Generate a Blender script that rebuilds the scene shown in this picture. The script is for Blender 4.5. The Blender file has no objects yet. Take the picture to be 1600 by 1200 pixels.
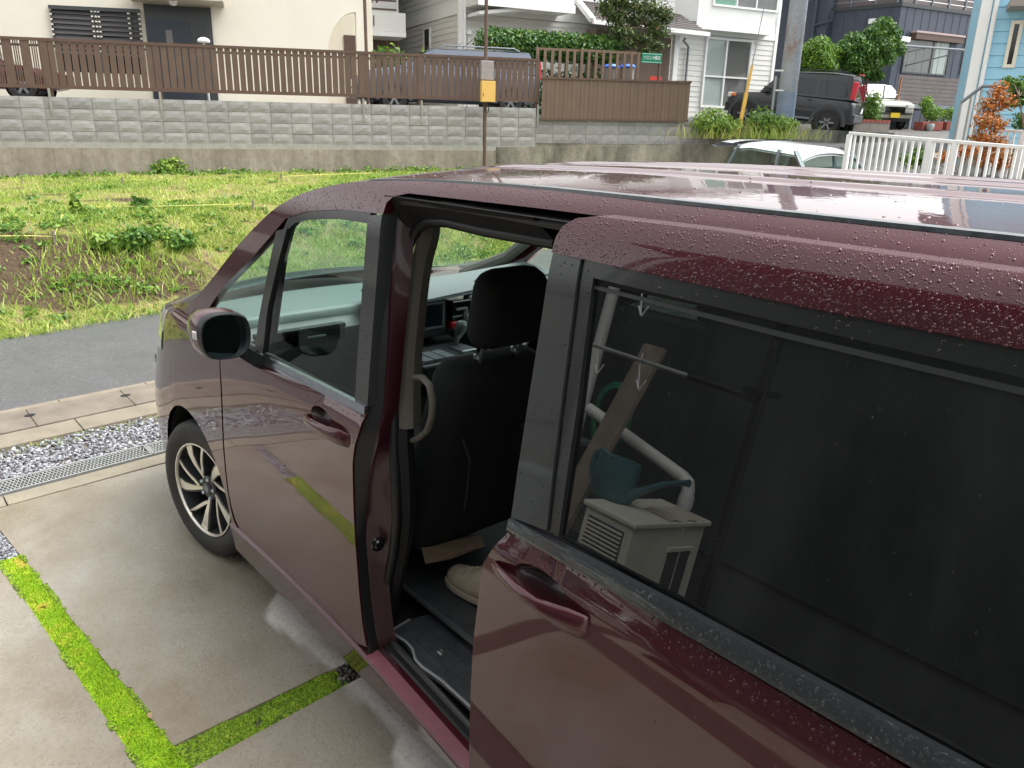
import bpy, bmesh, math, random
import numpy as np
from mathutils import Vector, Matrix
from mathutils.geometry import delaunay_2d_cdt

random.seed(11)
rng = np.random.default_rng(11)
SC = bpy.context.scene
COL = SC.collection

# ------------------------------------------------------------------ camera
# world axes: x = forward along the van, y = towards the van's left side, z = up; origin on the ground under the front axle
CR = np.array([[-.6470, -.7621, .0233], [-.2521, .1850, -.9498], [.7196, -.6204, -.3118]])
CR = np.linalg.qr(CR.T)[0].T * np.sign(np.diag(np.linalg.qr(CR.T)[1]))[:, None]
CC = np.array([-3.37836786, 1.85956679, 1.93480059])
FPX = 1226.6
cam_d = bpy.data.cameras.new('camera')
cam = bpy.data.objects.new('camera', cam_d)
COL.objects.link(cam)
mw = Matrix.Identity(4)
for i in range(3):
    mw[i][0] = CR[0][i]; mw[i][1] = -CR[1][i]; mw[i][2] = -CR[2][i]; mw[i][3] = CC[i]
cam.matrix_world = mw
cam_d.sensor_width = 36
cam_d.lens = FPX / 1600 * 36
cam_d.clip_start = .02
cam_d.clip_end = 900
SC.camera = cam

# ------------------------------------------------------------------ sky, sun, exposure (overcast, wet day)
SUN_EL, SUN_AZ = math.radians(62), math.radians(215)
W = bpy.data.worlds.new('World'); SC.world = W; W.use_nodes = True
nt = W.node_tree
for n in list(nt.nodes): nt.nodes.remove(n)
sky = nt.nodes.new('ShaderNodeTexSky'); sky.sky_type = 'NISHITA'; sky.sun_disc = False
sky.sun_elevation = SUN_EL; sky.sun_rotation = SUN_AZ
sky.air_density = 1.0; sky.dust_density = 4.0; sky.ozone_density = 1.0
hs = nt.nodes.new('ShaderNodeHueSaturation'); hs.inputs['Saturation'].default_value = .04
bg = nt.nodes.new('ShaderNodeBackground'); bg.inputs[1].default_value = .15
wo = nt.nodes.new('ShaderNodeOutputWorld')
nt.links.new(sky.outputs[0], hs.inputs['Color']); nt.links.new(hs.outputs[0], bg.inputs[0]); nt.links.new(bg.outputs[0], wo.inputs[0])
sun_d = bpy.data.lights.new('sun', 'SUN'); sun_d.energy = .9; sun_d.angle = math.radians(40); sun_d.color = (1, .975, .94)
sun = bpy.data.objects.new('sun', sun_d); COL.objects.link(sun)
sd = Vector((math.sin(SUN_AZ) * math.cos(SUN_EL), math.cos(SUN_AZ) * math.cos(SUN_EL), math.sin(SUN_EL)))
sun.rotation_euler = (-sd).to_track_quat('-Z', 'Y').to_euler(); sun.location = (0, 0, 12)
SC.view_settings.view_transform = 'Standard'; SC.view_settings.look = 'None'
SC.view_settings.exposure = 1.45; SC.view_settings.gamma = 1; SC.view_settings.use_curve_mapping = False
SC.cycles.max_bounces = 10; SC.cycles.transparent_max_bounces = 24; SC.cycles.sample_clamp_indirect = 6
SC.cycles.use_denoising = True

# ------------------------------------------------------------------ measuring helpers (photo pixel -> point on a known plane)
def ray(px, py): return np.array([(px - 800) / FPX, (py - 600) / FPX, 1.0]) @ CR
def onax(px, py, ax, val):
    d = ray(px, py); return CC + d * ((val - CC[ax]) / d[ax])
def onx(px, py, v): return onax(px, py, 0, v)
def ony(px, py, v): return onax(px, py, 1, v)
def onz(px, py, v=0.): return onax(px, py, 2, v)
def depth(px, py, t): return CC + ray(px, py) * t

class Plane:
    """vertical plane through O along unit u; n points to the camera side"""
    def __init__(s, O, yaw_deg=None, u=None):
        s.O = np.array([O[0], O[1], 0.])
        if u is None: u = (math.cos(math.radians(yaw_deg)), math.sin(math.radians(yaw_deg)))
        s.u = np.array([u[0], u[1], 0.]); s.n = np.array([s.u[1], -s.u[0], 0.])
        if s.n @ (CC - s.O) < 0: s.n = -s.n
    def sz(s, px, py, d=0.):
        r = ray(px, py); t = ((s.O - CC) @ s.n + d) / (r @ s.n); P = CC + r * t
        return float((P - s.O) @ s.u), float(P[2])
    def P(s, a, z, d=0.): return s.O + s.u * a + s.n * d + np.array([0, 0, z])

# ------------------------------------------------------------------ mesh builder
ROOTS = {}
class MB:
    def __init__(s): s.v = []; s.f = []; s.n = 0
    def add(s, v, f):
        o = s.n; v = [tuple(map(float, p)) for p in v]; s.v += v; s.n += len(v); s.f += [tuple(i + o for i in q) for q in f]; return s
    def hexa(s, c):  # 8 corners, bottom 4 (ccw) then top 4
        return s.add(c, [(3, 2, 1, 0), (4, 5, 6, 7), (0, 1, 5, 4), (1, 2, 6, 5), (2, 3, 7, 6), (3, 0, 4, 7)])
    def box(s, a, b):
        x0, y0, z0 = np.minimum(a, b); x1, y1, z1 = np.maximum(a, b)
        return s.hexa([(x0, y0, z0), (x1, y0, z0), (x1, y1, z0), (x0, y1, z0), (x0, y0, z1), (x1, y0, z1), (x1, y1, z1), (x0, y1, z1)])
    def pbox(s, pl, s0, s1, z0, z1, d0, d1):
        P = pl.P
        c = [P(s0, z0, d0), P(s1, z0, d0), P(s1, z0, d1), P(s0, z0, d1), P(s0, z1, d0), P(s1, z1, d0), P(s1, z1, d1), P(s0, z1, d1)]
        return s.hexa(c)
    def bar(s, p0, p1, w, h=None, up=(0, 0, 1)):
        p0 = np.array(p0, float); p1 = np.array(p1, float); h = h or w
        t = p1 - p0; t /= np.linalg.norm(t); up = np.array(up, float)
        if abs(t @ up) > .95: up = np.array([1., 0, 0])
        a = np.cross(t, up); a /= np.linalg.norm(a); b = np.cross(a, t); a *= w / 2; b *= h / 2
        return s.hexa([p0 - a - b, p0 + a - b, p0 + a + b, p0 - a + b, p1 - a - b, p1 + a - b, p1 + a + b, p1 - a + b])
    def tube(s, path, r, n=10, closed=False, cap=True, flat=1.0):
        P = [np.array(p, float) for p in path]; m = len(P); rr = r if hasattr(r, '__len__') else [r] * m
        v = []; ref = None
        for i in range(m):
            t = (P[(i + 1) % m] - P[i - 1]) if closed else P[min(i + 1, m - 1)] - P[max(i - 1, 0)]
            t /= np.linalg.norm(t) + 1e-12
            if ref is None:
                ref = np.array([0, 0, 1.]) if abs(t[2]) < .9 else np.array([1., 0, 0])
            a = np.cross(t, ref); a /= np.linalg.norm(a) + 1e-12; b = np.cross(a, t); ref = b
            for k in range(n):
                q = 2 * math.pi * k / n; v.append(P[i] + rr[i] * (math.cos(q) * a + flat * math.sin(q) * b))
        f = []
        for i in range(m if closed else m - 1):
            j = (i + 1) % m
            for k in range(n): f.append((i * n + k, i * n + (k + 1) % n, j * n + (k + 1) % n, j * n + k))
        if cap and not closed: f += [tuple(range(n - 1, -1, -1)), tuple(range((m - 1) * n, m * n))]
        return s.add(v, f)
    def lathe(s, prof, mat, n=24, a0=0, a1=2 * math.pi):  # prof: (radius, height) along local z
        m = len(prof); full = abs(a1 - a0 - 2 * math.pi) < 1e-6; k = n if full else n + 1; v = []; f = []
        for (r, h) in prof:
            for i in range(k):
                q = a0 + (a1 - a0) * i / n; v.append(mat @ Vector((r * math.cos(q), r * math.sin(q), h)))
        for j in range(m - 1):
            for i in range(n):
                i2 = (i + 1) % k; f.append((j * k + i, j * k + i2, (j + 1) * k + i2, (j + 1) * k + i))
        return s.add(v, f)
    def loft(s, secs, closed=False, cap=False):
        n = len(secs[0]); v = [p for q in secs for p in q]; f = []
        for i in range(len(secs) - 1):
            for k in range(n if closed else n - 1): f.append((i * n + k, i * n + (k + 1) % n, (i + 1) * n + (k + 1) % n, (i + 1) * n + k))
        if cap: f += [tuple(range(n - 1, -1, -1)), tuple(range((len(secs) - 1) * n, len(secs) * n))]
        return s.add(v, f)
    def prism(s, poly, fn, d0, d1):  # poly 2d, fn(a,b,d)->point
        n = len(poly); v = [fn(a, b, d0) for a, b in poly] + [fn(a, b, d1) for a, b in poly]
        f = [tuple(range(n)), tuple(range(2 * n - 1, n - 1, -1))] + [(i, i + n, (i + 1) % n + n, (i + 1) % n) for i in range(n)]
        return s.add(v, f)
    def build(s, name, mat, parent=None, smooth=False, bevel=0, seg=2, sharp=40, flip=False):
        me = bpy.data.meshes.new(name); me.from_pydata(s.v, [], s.f)
        bm = bmesh.new(); bm.from_mesh(me)
        if not flip: bmesh.ops.recalc_face_normals(bm, faces=bm.faces)
        if bevel: bmesh.ops.bevel(bm, geom=[e for e in bm.edges if e.is_manifold and e.calc_face_angle(0) > .5], offset=bevel, segments=seg, affect='EDGES', profile=.5, clamp_overlap=True)
        bm.to_mesh(me); bm.free()
        return link(name, me, mat, parent, smooth, sharp)

def link(name, me, mat, parent=None, smooth=False, sharp=40):
    if mat: me.materials.append(mat)
    if smooth:
        me.shade_smooth()
        if sharp: me.set_sharp_from_angle(angle=math.radians(sharp))
    o = bpy.data.objects.new(name, me); COL.objects.link(o)
    if parent is not None:
        o.parent = parent
        if parent.name in ROOTS: o.location = -ROOTS[parent.name]
    return o
def thing(name, label, cat, loc=(0, 0, 0), group=None, local=False, rz=0):
    o = bpy.data.objects.new(name, None); COL.objects.link(o); o.location = loc; o.rotation_euler = (0, 0, rz)
    o.empty_display_size = .2
    if not local: ROOTS[o.name] = Vector(loc)
    return tag(o, label, cat, group)
def tag(o, label, cat, group=None, kind=None):
    if label: o['label'] = label
    if cat: o['category'] = cat
    if group: o['group'] = group
    if kind: o['kind'] = kind
    return o
def struct(o): o['kind'] = 'structure'; return o
def stuff(o): o['kind'] = 'stuff'; return o
def dup(o, parent=None):
    c = o.copy(); COL.objects.link(c)
    if parent is not None: c.parent = parent
    if o.name in ROOTS: ROOTS[c.name] = ROOTS[o.name].copy()
    for k in list(o.children): dup(k, c)
    return c
def npmesh(name, v, f, mat, parent=None, smooth=False, attr=None, attr_name='tone'):
    """fast mesh from arrays; f is (n,3) or (n,4)"""
    v = np.ascontiguousarray(v, np.float32); f = np.ascontiguousarray(f, np.int32); k = f.shape[1]
    me = bpy.data.meshes.new(name); me.vertices.add(len(v)); me.vertices.foreach_set('co', v.ravel())
    me.loops.add(f.size); me.loops.foreach_set('vertex_index', f.ravel())
    me.polygons.add(len(f)); me.polygons.foreach_set('loop_start', np.arange(0, f.size, k, dtype=np.int32))
    me.update(calc_edges=True)
    if attr is not None:
        a = me.attributes.new(attr_name, 'FLOAT', 'POINT'); a.data.foreach_set('value', np.ascontiguousarray(attr, np.float32))
    me.validate()
    return link(name, me, mat, parent, smooth, 0)

def pchip(xk, yk):
    xk = np.array(xk, float); yk = np.array(yk, float); h = np.diff(xk); d = np.diff(yk) / h
    m = np.zeros(len(xk)); m[0] = d[0]; m[-1] = d[-1]
    for i in range(1, len(xk) - 1):
        if d[i - 1] * d[i] > 0:
            w1 = 2 * h[i] + h[i - 1]; w2 = h[i] + 2 * h[i - 1]; m[i] = (w1 + w2) / (w1 / d[i - 1] + w2 / d[i])
    def ev(x):
        x = np.clip(np.asarray(x, float), xk[0], xk[-1]); i = np.clip(np.searchsorted(xk, x) - 1, 0, len(xk) - 2)
        t = (x - xk[i]) / h[i]
        return ((1 + 2 * t) * (1 - t) ** 2 * yk[i] + t * (1 - t) ** 2 * h[i] * m[i] + t * t * (3 - 2 * t) * yk[i + 1] + t * t * (t - 1) * h[i] * m[i + 1])
    return ev

# ------------------------------------------------------------------ materials
def srgb(r, g, b):
    f = lambda c: (c / 255 / 12.92) if c / 255 <= .04045 else ((c / 255 + .055) / 1.055) ** 2.4
    return (f(r), f(g), f(b))
class N:
    def __init__(s, name):
        s.m = bpy.data.materials.new(name); s.m.use_nodes = True; s.t = s.m.node_tree
        s.b = s.t.nodes['Principled BSDF']; s.out = s.t.nodes['Material Output']
    def n(s, typ, **kw):
        x = s.t.nodes.new(typ)
        for k, val in kw.items(): setattr(x, k, val)
        return x
    def l(s, a, b): s.t.links.new(a, b)
    def tc(s): return s.n('ShaderNodeTexCoord').outputs['Object']
    def noise(s, scale, detail=4, rough=.6, vec=None, stretch=None):
        x = s.n('ShaderNodeTexNoise'); x.inputs['Scale'].default_value = scale; x.inputs['Detail'].default_value = detail; x.inputs['Roughness'].default_value = rough
        vec = vec or s.tc()
        if stretch:
            mp = s.n('ShaderNodeMapping'); mp.inputs['Scale'].default_value = stretch; s.l(vec, mp.inputs['Vector']); vec = mp.outputs[0]
        s.l(vec, x.inputs['Vector']); return x.outputs['Fac']
    def ramp(s, fac, stops, interp='LINEAR'):
        r = s.n('ShaderNodeValToRGB'); e = r.color_ramp.elements; r.color_ramp.interpolation = interp
        while len(e) < len(stops): e.new(.5)
        for q, (p, c) in zip(e, stops): q.position = p; q.color = (*c, 1) if hasattr(c, '__len__') else (c, c, c, 1)
        s.l(fac, r.inputs[0]); return r.outputs[0]
    def mix(s, fac, a, b, mode='MIX'):
        x = s.n('ShaderNodeMix'); x.data_type = 'RGBA'; x.blend_type = mode
        for sock, val in ((x.inputs[0], fac), (x.inputs[6], a), (x.inputs[7], b)):
            if hasattr(val, 'is_linked'): s.l(val, sock)
            elif hasattr(val, '__len__'): sock.default_value = (*val, 1)
            else: sock.default_value = val
        return x.outputs[2]
    def math(s, op, a, b=0.):
        x = s.n('ShaderNodeMath'); x.operation = op
        for sock, val in ((x.inputs[0], a), (x.inputs[1], b)):
            if hasattr(val, 'is_linked'): s.l(val, sock)
            else: sock.default_value = val
        return x.outputs[0]
    def attr(s, name): x = s.n('ShaderNodeAttribute'); x.attribute_name = name; return x.outputs['Fac']
    def bump(s, h, strength=.3, dist=.01):
        x = s.n('ShaderNodeBump'); x.inputs['Strength'].default_value = strength; x.inputs['Distance'].default_value = dist
        s.l(h, x.inputs['Height']); s.l(x.outputs[0], s.b.inputs['Normal']); return x
    def set(s, **kw):
        names = dict(col='Base Color', rough='Roughness', metal='Metallic', coat='Coat Weight', coatr='Coat Roughness', ior='IOR', spec='Specular IOR Level', trans='Transmission Weight', sheen='Sheen Weight', alpha='Alpha')
        for k, val in kw.items():
            sock = s.b.inputs[names[k]]
            if hasattr(val, 'is_linked'): s.l(val, sock)
            elif hasattr(val, '__len__'): sock.default_value = (*val, 1)
            else: sock.default_value = val
        return s
def mat(name, col, rough=.5, metal=0, coat=0, var=0, vs=6, bump=0, bs=60, spec=.5, dirt=0, ob=0):
    k = N(name); k.set(rough=rough, metal=metal, coat=coat, coatr=.04, spec=spec)
    if var or dirt:
        f = k.noise(vs, 5); lo = tuple(c * (1 - var) for c in col); hi = tuple(min(1, c * (1 + var)) for c in col)
        c = k.ramp(f, [(.3, lo), (.7, hi)])
        if dirt:
            g = k.noise(vs * .35, 6, .7, stretch=(1, 1, .25)); c = k.mix(k.ramp(g, [(.5, 0.), (.75, dirt)]), c, tuple(x * .45 for x in col))
        if ob:
            oi = k.n('ShaderNodeObjectInfo'); c = k.mix(1., c, k.ramp(oi.outputs['Random'], [(0, 1 - ob), (1, 1.)]), 'MULTIPLY')
        k.set(col=c)
    else: k.set(col=col)
    if bump: k.bump(k.noise(bs, 4), bump, .01)
    return k.m
# ------------------------------------------------------------------ material palette
M = {}
def paint_mat(name='wine_red_paint', film=False):
    k = N(name)
    if film:   # a film of rain water lies on the flat roof
        h = k.noise(9, 4, .6, stretch=(.5, 1, 1)); bp = k.n('ShaderNodeBump'); bp.inputs['Strength'].default_value = .22; bp.inputs['Distance'].default_value = .004; k.l(h, bp.inputs['Height']); k.l(bp.outputs[0], k.b.inputs['Coat Normal'])
    k.set(rough=.46, metal=.55, coat=1., coatr=.03, spec=.3)
    k.b.inputs['Coat IOR'].default_value = 1.6
    f = k.noise(900, 2, .5); k.set(col=k.ramp(f, [(.35, (.054, .0042, .0105)), (.7, (.090, .0076, .018))]))
    g = k.noise(14, 3); k.l(k.ramp(g, [(.4, .02), (.75, .07)]), k.b.inputs['Coat Roughness'])
    return k.m
M['paint'] = paint_mat()
M['roof_paint'] = paint_mat('wet_roof_paint', True)
def glass_mat(name, tint, refl_ior, dark=0.):
    k = N(name); t = k.t; t.nodes.remove(k.b)
    tr = k.n('ShaderNodeBsdfTransparent'); tr.inputs[0].default_value = (*tint, 1)
    gl = k.n('ShaderNodeBsdfGlossy'); gl.inputs['Roughness'].default_value = .004; gl.inputs[0].default_value = (.95, .98, .97, 1)
    fr = k.n('ShaderNodeFresnel'); ge_ = k.n('ShaderNodeNewGeometry'); im = k.n('ShaderNodeMix'); im.inputs[2].default_value = refl_ior; im.inputs[3].default_value = 1 / refl_ior
    k.l(ge_.outputs['Backfacing'], im.inputs[0]); k.l(im.outputs[0], fr.inputs[0])   # a thin sheet reflects alike from both sides
    mx = k.n('ShaderNodeMixShader'); k.l(fr.outputs[0], mx.inputs[0]); base = tr
    if dark:   # a film of dust and dried drops
        df = k.n('ShaderNodeBsdfDiffuse'); df.inputs[0].default_value = (.62, .68, .66, 1); m2 = k.n('ShaderNodeMixShader'); q = k.noise(5, 5, .7, stretch=(1, 1, .35)); k.l(k.ramp(q, [(.35, dark * .35), (.7, dark * 1.5)]), m2.inputs[0]); k.l(tr.outputs[0], m2.inputs[1]); k.l(df.outputs[0], m2.inputs[2]); base = m2
    k.l(base.outputs[0], mx.inputs[1]); k.l(gl.outputs[0], mx.inputs[2]); k.l(mx.outputs[0], k.out.inputs[0])
    return k.m
M['glass'] = glass_mat('green_tinted_glass', (.74, .88, .83), 1.33)
M['screen_glass'] = glass_mat('clear_glass', (.80, .90, .86), 1.35)
M['privacy'] = glass_mat('privacy_glass', (.035, .045, .045), 1.68, .024)
M['water'] = glass_mat('water_bead', (.93, .95, .95), 1.5)
M['jamb'] = mat('shaded_wine_red', (.032, .003, .008), .4, coat=.35)  # darker body paint copy, shade of jamb and cups put into the colour
M['black_trim'] = mat('satin_black_trim', (.018, .020, .020), .32, coat=.25, var=.1)
M['black_gloss'] = mat('gloss_black_trim', (.006, .006, .007), .12, coat=.6)
M['rubber'] = mat('black_rubber', (.012, .013, .014), .45)
M['sash'] = mat('grey_green_film_trim', (.030, .034, .033), .30, coat=.3)
M['chrome'] = mat('dark_chrome_moulding', (.32, .34, .37), .22, metal=1.)
M['tyre'] = mat('tyre_rubber', (.022, .021, .021), .62, var=.25, vs=18)
M['rim_face'] = mat('machined_alloy', (.78, .74, .66), .28, metal=.75)
M['rim_dark'] = mat('dark_grey_alloy', (.060, .062, .066), .4, metal=.3)
M['black'] = mat('cabin_black', (.006, .006, .007), .75)
M['fabric'] = mat('black_seat_fabric', (.009, .009, .010), .85, bump=.2, bs=300)
M['dash'] = mat('dash_plastic', (.034, .040, .043), .42)
M['door_trim'] = mat('grey_door_trim', (.11, .12, .115), .6)
M['dusty_sheen_paint'] = mat('dusty_sheen_wine_paint', (.26, .085, .11), .42, coat=.5, var=.15, vs=30)  # paler pink puts the sky sheen of the dusty sill top into colour
M['dash_top'] = mat('dash_soft_top', (.15, .18, .18), .45)
M['silver'] = mat('silver_trim', (.45, .50, .52), .3, metal=.8)
M['beige'] = mat('beige_trim', (.13, .12, .10), .6)
M['liner'] = mat('grey_headliner', (.16, .155, .14), .85)
M['screen'] = mat('display_panel', (.006, .010, .016), .15)
M['red_plastic'] = mat('red_plastic', (.45, .02, .03), .35)
M['lamp'] = mat('clear_lamp_lens', (.75, .78, .72), .08, coat=1.)
M['carpet'] = mat('dark_grey_vinyl', (.065, .070, .076), .36, var=.25, vs=25, bump=.25, bs=60)
M['piping'] = mat('grey_mat_piping', (.30, .32, .33), .5)
M['white_print'] = mat('white_print', (.75, .73, .68), .5)
M['shoe'] = mat('beige_canvas', (.50, .42, .32), .8, var=.12, vs=40, bump=.2, bs=200)
M['sole'] = mat('pale_rubber_sole', (.55, .47, .37), .6)
M['trouser'] = mat('dark_navy_cloth', (.010, .012, .02), .9)
M['shirt'] = mat('grey_cloth', (.10, .10, .11), .9)
M['skin'] = mat('skin', (.46, .27, .19), .5)
M['hair'] = mat('black_hair', (.01, .008, .007), .5)
M['paper'] = mat('brown_paper', (.22, .15, .10), .8, var=.15, vs=20)
M['indicator'] = mat('indicator_lens', (.75, .72, .70), .15)

M['ditch'] = mat('wet_grey_moulding', (.07, .08, .085), .3, var=.4, vs=60, coat=.4)
def slab_mat():
    k = N('wet_concrete'); dry = k.attr('dry')
    big = k.noise(1.1, 5, .62); fine = k.noise(55, 4, .7); mid = k.noise(7, 5, .6)
    wet = k.ramp(big, [(.32, srgb(124, 113, 94)), (.5, srgb(148, 141, 127)), (.70, srgb(165, 161, 152))])
    dryc = k.mix(mid, srgb(214, 211, 203), srgb(226, 223, 215))
    c = k.mix(dry, wet, dryc)
    c = k.mix(k.ramp(fine, [(.30, .35), (.5, 0.), (.72, .0)]), c, srgb(82, 76, 66))
    c = k.mix(k.ramp(k.noise(130, 3, .6), [(.64, 0.), (.77, .35)]), c, srgb(190, 182, 166))
    sp = k.noise(21, 2, .5); c = k.mix(k.ramp(sp, [(.73, 0.), (.77, .45)]), c, srgb(72, 66, 56))
    st = k.noise(2.3, 5, .7); c = k.mix(k.ramp(st, [(.56, 0.), (.78, .5)]), c, srgb(112, 90, 62))
    rw = k.ramp(k.noise(5, 4, .6), [(.32, .14), (.6, .34)]); rw2 = k.ramp(k.noise(90, 3), [(.4, 0.), (.7, .22)])
    rough = k.math('ADD', rw, rw2)
    r = k.n('ShaderNodeMix'); k.l(dry, r.inputs[0]); k.l(rough, r.inputs[2]); r.inputs[3].default_value = .8
    k.set(col=c, rough=r.outputs[0], spec=.5)
    h = k.math('ADD', k.math('MULTIPLY', fine, .6), k.math('MULTIPLY', k.noise(170, 3), .5)); k.bump(h, .32, .006)
    return k.m
M['slab'] = slab_mat()
def asphalt_mat(name, a, b, r0=.3, r1=.6):
    k = N(name); big = k.noise(.9, 5, .6); f = k.noise(160, 3, .7)
    c = k.ramp(big, [(.3, a), (.7, b)]); c = k.mix(k.ramp(k.noise(28, 5, .75), [(.36, .65), (.60, 0.)]), c, tuple(x * .5 for x in a)); c = k.mix(k.ramp(f, [(.55, 0.), (.68, .6)]), c, tuple(min(1, x * 2.6) for x in b))
    c = k.mix(k.ramp(k.noise(70, 2), [(.60, 0.), (.68, .6)]), c, tuple(x * .45 for x in a)); c = k.mix(k.ramp(k.noise(45, 2), [(.66, 0.), (.70, .8)]), c, (.40, .40, .39))
    k.set(col=c, rough=k.ramp(k.noise(3, 4), [(.3, r0), (.7, r1)])); k.bump(f, .5, .008); return k.m
M['asphalt'] = asphalt_mat('wet_asphalt', (.085, .085, .088), (.125, .125, .13), .3, .55)
M['drive_asphalt'] = asphalt_mat('grey_driveway', (.085, .078, .070), (.12, .115, .105), .4, .7)
M['gutter'] = mat('gutter_concrete', srgb(116, 107, 96), .6, var=.22, vs=5, bump=.3, bs=90, dirt=.3)
M['gutter_pale'] = mat('pale_kerb_concrete', srgb(130, 121, 106), .6, var=.18, vs=5, bump=.3, bs=90, dirt=.25)
M['strip'] = mat('edge_concrete', srgb(140, 132, 115), .5, var=.15, vs=5, bump=.3, bs=90)
M['galv'] = mat('galvanised_steel', srgb(168, 170, 168), .45, metal=.35, var=.12, vs=15)
M['bed'] = mat('wet_bedding', (.07, .062, .052), .8, var=.3, vs=20, bump=.6, bs=60)
def tone_mat(name, stops, rough=.6, trans=0., coat=0):
    k = N(name); c = k.ramp(k.attr('tone'), stops); k.set(col=c, rough=rough, coat=coat)
    if trans:
        tl = k.n('ShaderNodeBsdfTranslucent'); k.l(c, tl.inputs[0]); mx = k.n('ShaderNodeMixShader'); mx.inputs[0].default_value = trans
        k.l(k.b.outputs[0], mx.inputs[1]); k.l(tl.outputs[0], mx.inputs[2]); k.l(mx.outputs[0], k.out.inputs[0])
    return k.m
M['pebble'] = tone_mat('grey_crushed_stone', [(0, srgb(74, 74, 78)), (.5, srgb(126, 127, 132)), (1, srgb(186, 187, 192))], .45)
M['dark_pebble'] = tone_mat('wet_dark_pebble', [(0, (.035, .032, .03)), (.6, (.12, .11, .10)), (1, (.32, .30, .27))], .3)
M['moss'] = tone_mat('bright_moss', [(0, (.11, .18, .006)), (.45, (.225, .41, .008)), (.8, (.33, .55, .012)), (1, (.46, .38, .05))], .9)
M['moss_dull'] = tone_mat('patchy_moss', [(0, (.05, .055, .02)), (.35, (.15, .27, .015)), (.75, (.27, .43, .02)), (1, (.40, .38, .08))], .9)
M['grass'] = tone_mat('meadow_grass', [(0, (.14, .26, .045)), (.4, (.30, .43, .07)), (.72, (.45, .53, .10)), (1, (.57, .52, .24))], .55, .3)
M['weed'] = tone_mat('weed_leaf', [(0, (.045, .12, .02)), (.5, (.11, .24, .035)), (1, (.26, .38, .05))], .5, .25)
M['hedge_leaf'] = tone_mat('hedge_leaf', [(0, (.015, .055, .010)), (.5, (.05, .15, .022)), (.85, (.11, .25, .03)), (1, (.30, .30, .04))], .38, .2)
M['pine_leaf'] = tone_mat('conifer_needle', [(0, (.030, .060, .016)), (.6, (.09, .14, .03)), (.9, (.16, .19, .045)), (1, (.24, .15, .07))], .55, .15)
M['shrub_leaf'] = tone_mat('shrub_leaf', [(0, (.03, .085, .012)), (.5, (.10, .22, .022)), (1, (.22, .36, .03))], .45, .25)
M['needle_leaf'] = tone_mat('dark_pine_needle', [(0, (.015, .06, .010)), (.5, (.055, .15, .018)), (1, (.16, .29, .025))], .45, .2)
M['orange_leaf'] = tone_mat('withered_leaf', [(0, (.25, .07, .015)), (.5, (.48, .16, .03)), (.85, (.55, .25, .06)), (1, (.16, .2, .04))], .6, .2)
M['bark'] = mat('bark', (.16, .115, .085), .85, var=.3, vs=14, bump=.8, bs=30)
M['petal'] = mat('white_petal', (.8, .8, .78), .5)
def field_mat():
    k = N('field_soil'); s = k.attr('soil'); n1 = k.noise(3.2, 6, .68); n2 = k.noise(38, 4, .7)
    soil = k.ramp(n2, [(.3, srgb(66, 54, 44)), (.6, srgb(96, 80, 64)), (.8, srgb(134, 118, 98))])
    green = k.ramp(n1, [(.3, srgb(112, 122, 60)), (.46, srgb(140, 144, 76)), (.60, srgb(146, 130, 96)), (.75, srgb(120, 102, 80))])
    green = k.mix(k.ramp(n2, [(.55, 0.), (.75, .5)]), green, srgb(140, 124, 94))
    f = k.math('ADD', s, k.math('MULTIPLY', k.math('SUBTRACT', n1, .5), 1.3))
    c = k.mix(k.ramp(f, [(.36, 0.), (.58, 1.)]), green, soil)
    k.set(col=c, rough=.9, spec=.2); k.bump(n2, .9, .04); return k.m
M['field'] = field_mat()
M['ground'] = mat('far_ground', (.16, .15, .13), .85, var=.2, vs=.6, bump=.3, bs=12)
M['string'] = mat('yellow_string', (.60, .58, .16), .7)
M['block'] = mat('split_face_block', srgb(166, 164, 162), .85, var=.20, vs=2.2, bump=.5, bs=30, dirt=.75, ob=.22)
M['mortar'] = mat('mortar_joint', srgb(150, 148, 140), .9, var=.15, vs=8, bump=.4, bs=50)
def base_mat():
    k = N('stained_concrete_footing'); a = k.noise(1.6, 6, .7, stretch=(1, 1, .22)); b = k.noise(9, 5, .65); w = k.noise(26, 4, .65, stretch=(1, 1, .12))
    c = k.ramp(a, [(.3, srgb(122, 114, 102)), (.5, srgb(150, 141, 128)), (.72, srgb(174, 167, 155))])
    c = k.mix(k.ramp(b, [(.42, .0), (.7, .4)]), c, srgb(104, 94, 82)); c = k.mix(k.ramp(w, [(.62, 0.), (.74, .45)]), c, srgb(190, 182, 168))
    k.set(col=c, rough=.85); k.bump(b, .5, .02); return k.m
M['base'] = base_mat()
def dirty_mat():
    k = N('blackened_concrete'); a = k.noise(1.2, 6, .7, stretch=(1, 1, .45)); b = k.noise(11, 5, .65)
    c = k.ramp(a, [(.34, srgb(74, 72, 66)), (.46, srgb(128, 122, 110)), (.62, srgb(168, 160, 144))]); c = k.mix(k.ramp(b, [(.5, 0.), (.8, .4)]), c, srgb(90, 84, 72))
    k.set(col=c, rough=.85); k.bump(b, .6, .02); return k.m
M['dirty'] = dirty_mat()
M['fence'] = mat('brown_wood_effect_slat', srgb(98, 78, 66), .6, var=.12, vs=4, ob=.12)
M['fence_dark'] = mat('brown_fence_rail', srgb(92, 70, 58), .6, var=.1, vs=4)
M['fence_panel'] = mat('brown_metal_panel', srgb(110, 90, 74), .6, var=.08, vs=4, ob=.08)
M['fence_old'] = mat('weathered_brown_slat', srgb(122, 102, 84), .75, var=.15, vs=5)
M['cream'] = mat('cream_stucco', srgb(232, 226, 210), .85, var=.04, vs=1.2, bump=.25, bs=70)
M['siding_white'] = mat('white_siding', srgb(228, 228, 224), .6, var=.04, vs=1.5)
M['siding_grey'] = mat('shadow_white_siding', srgb(222, 221, 216), .6, var=.04, vs=1.5)
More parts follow.
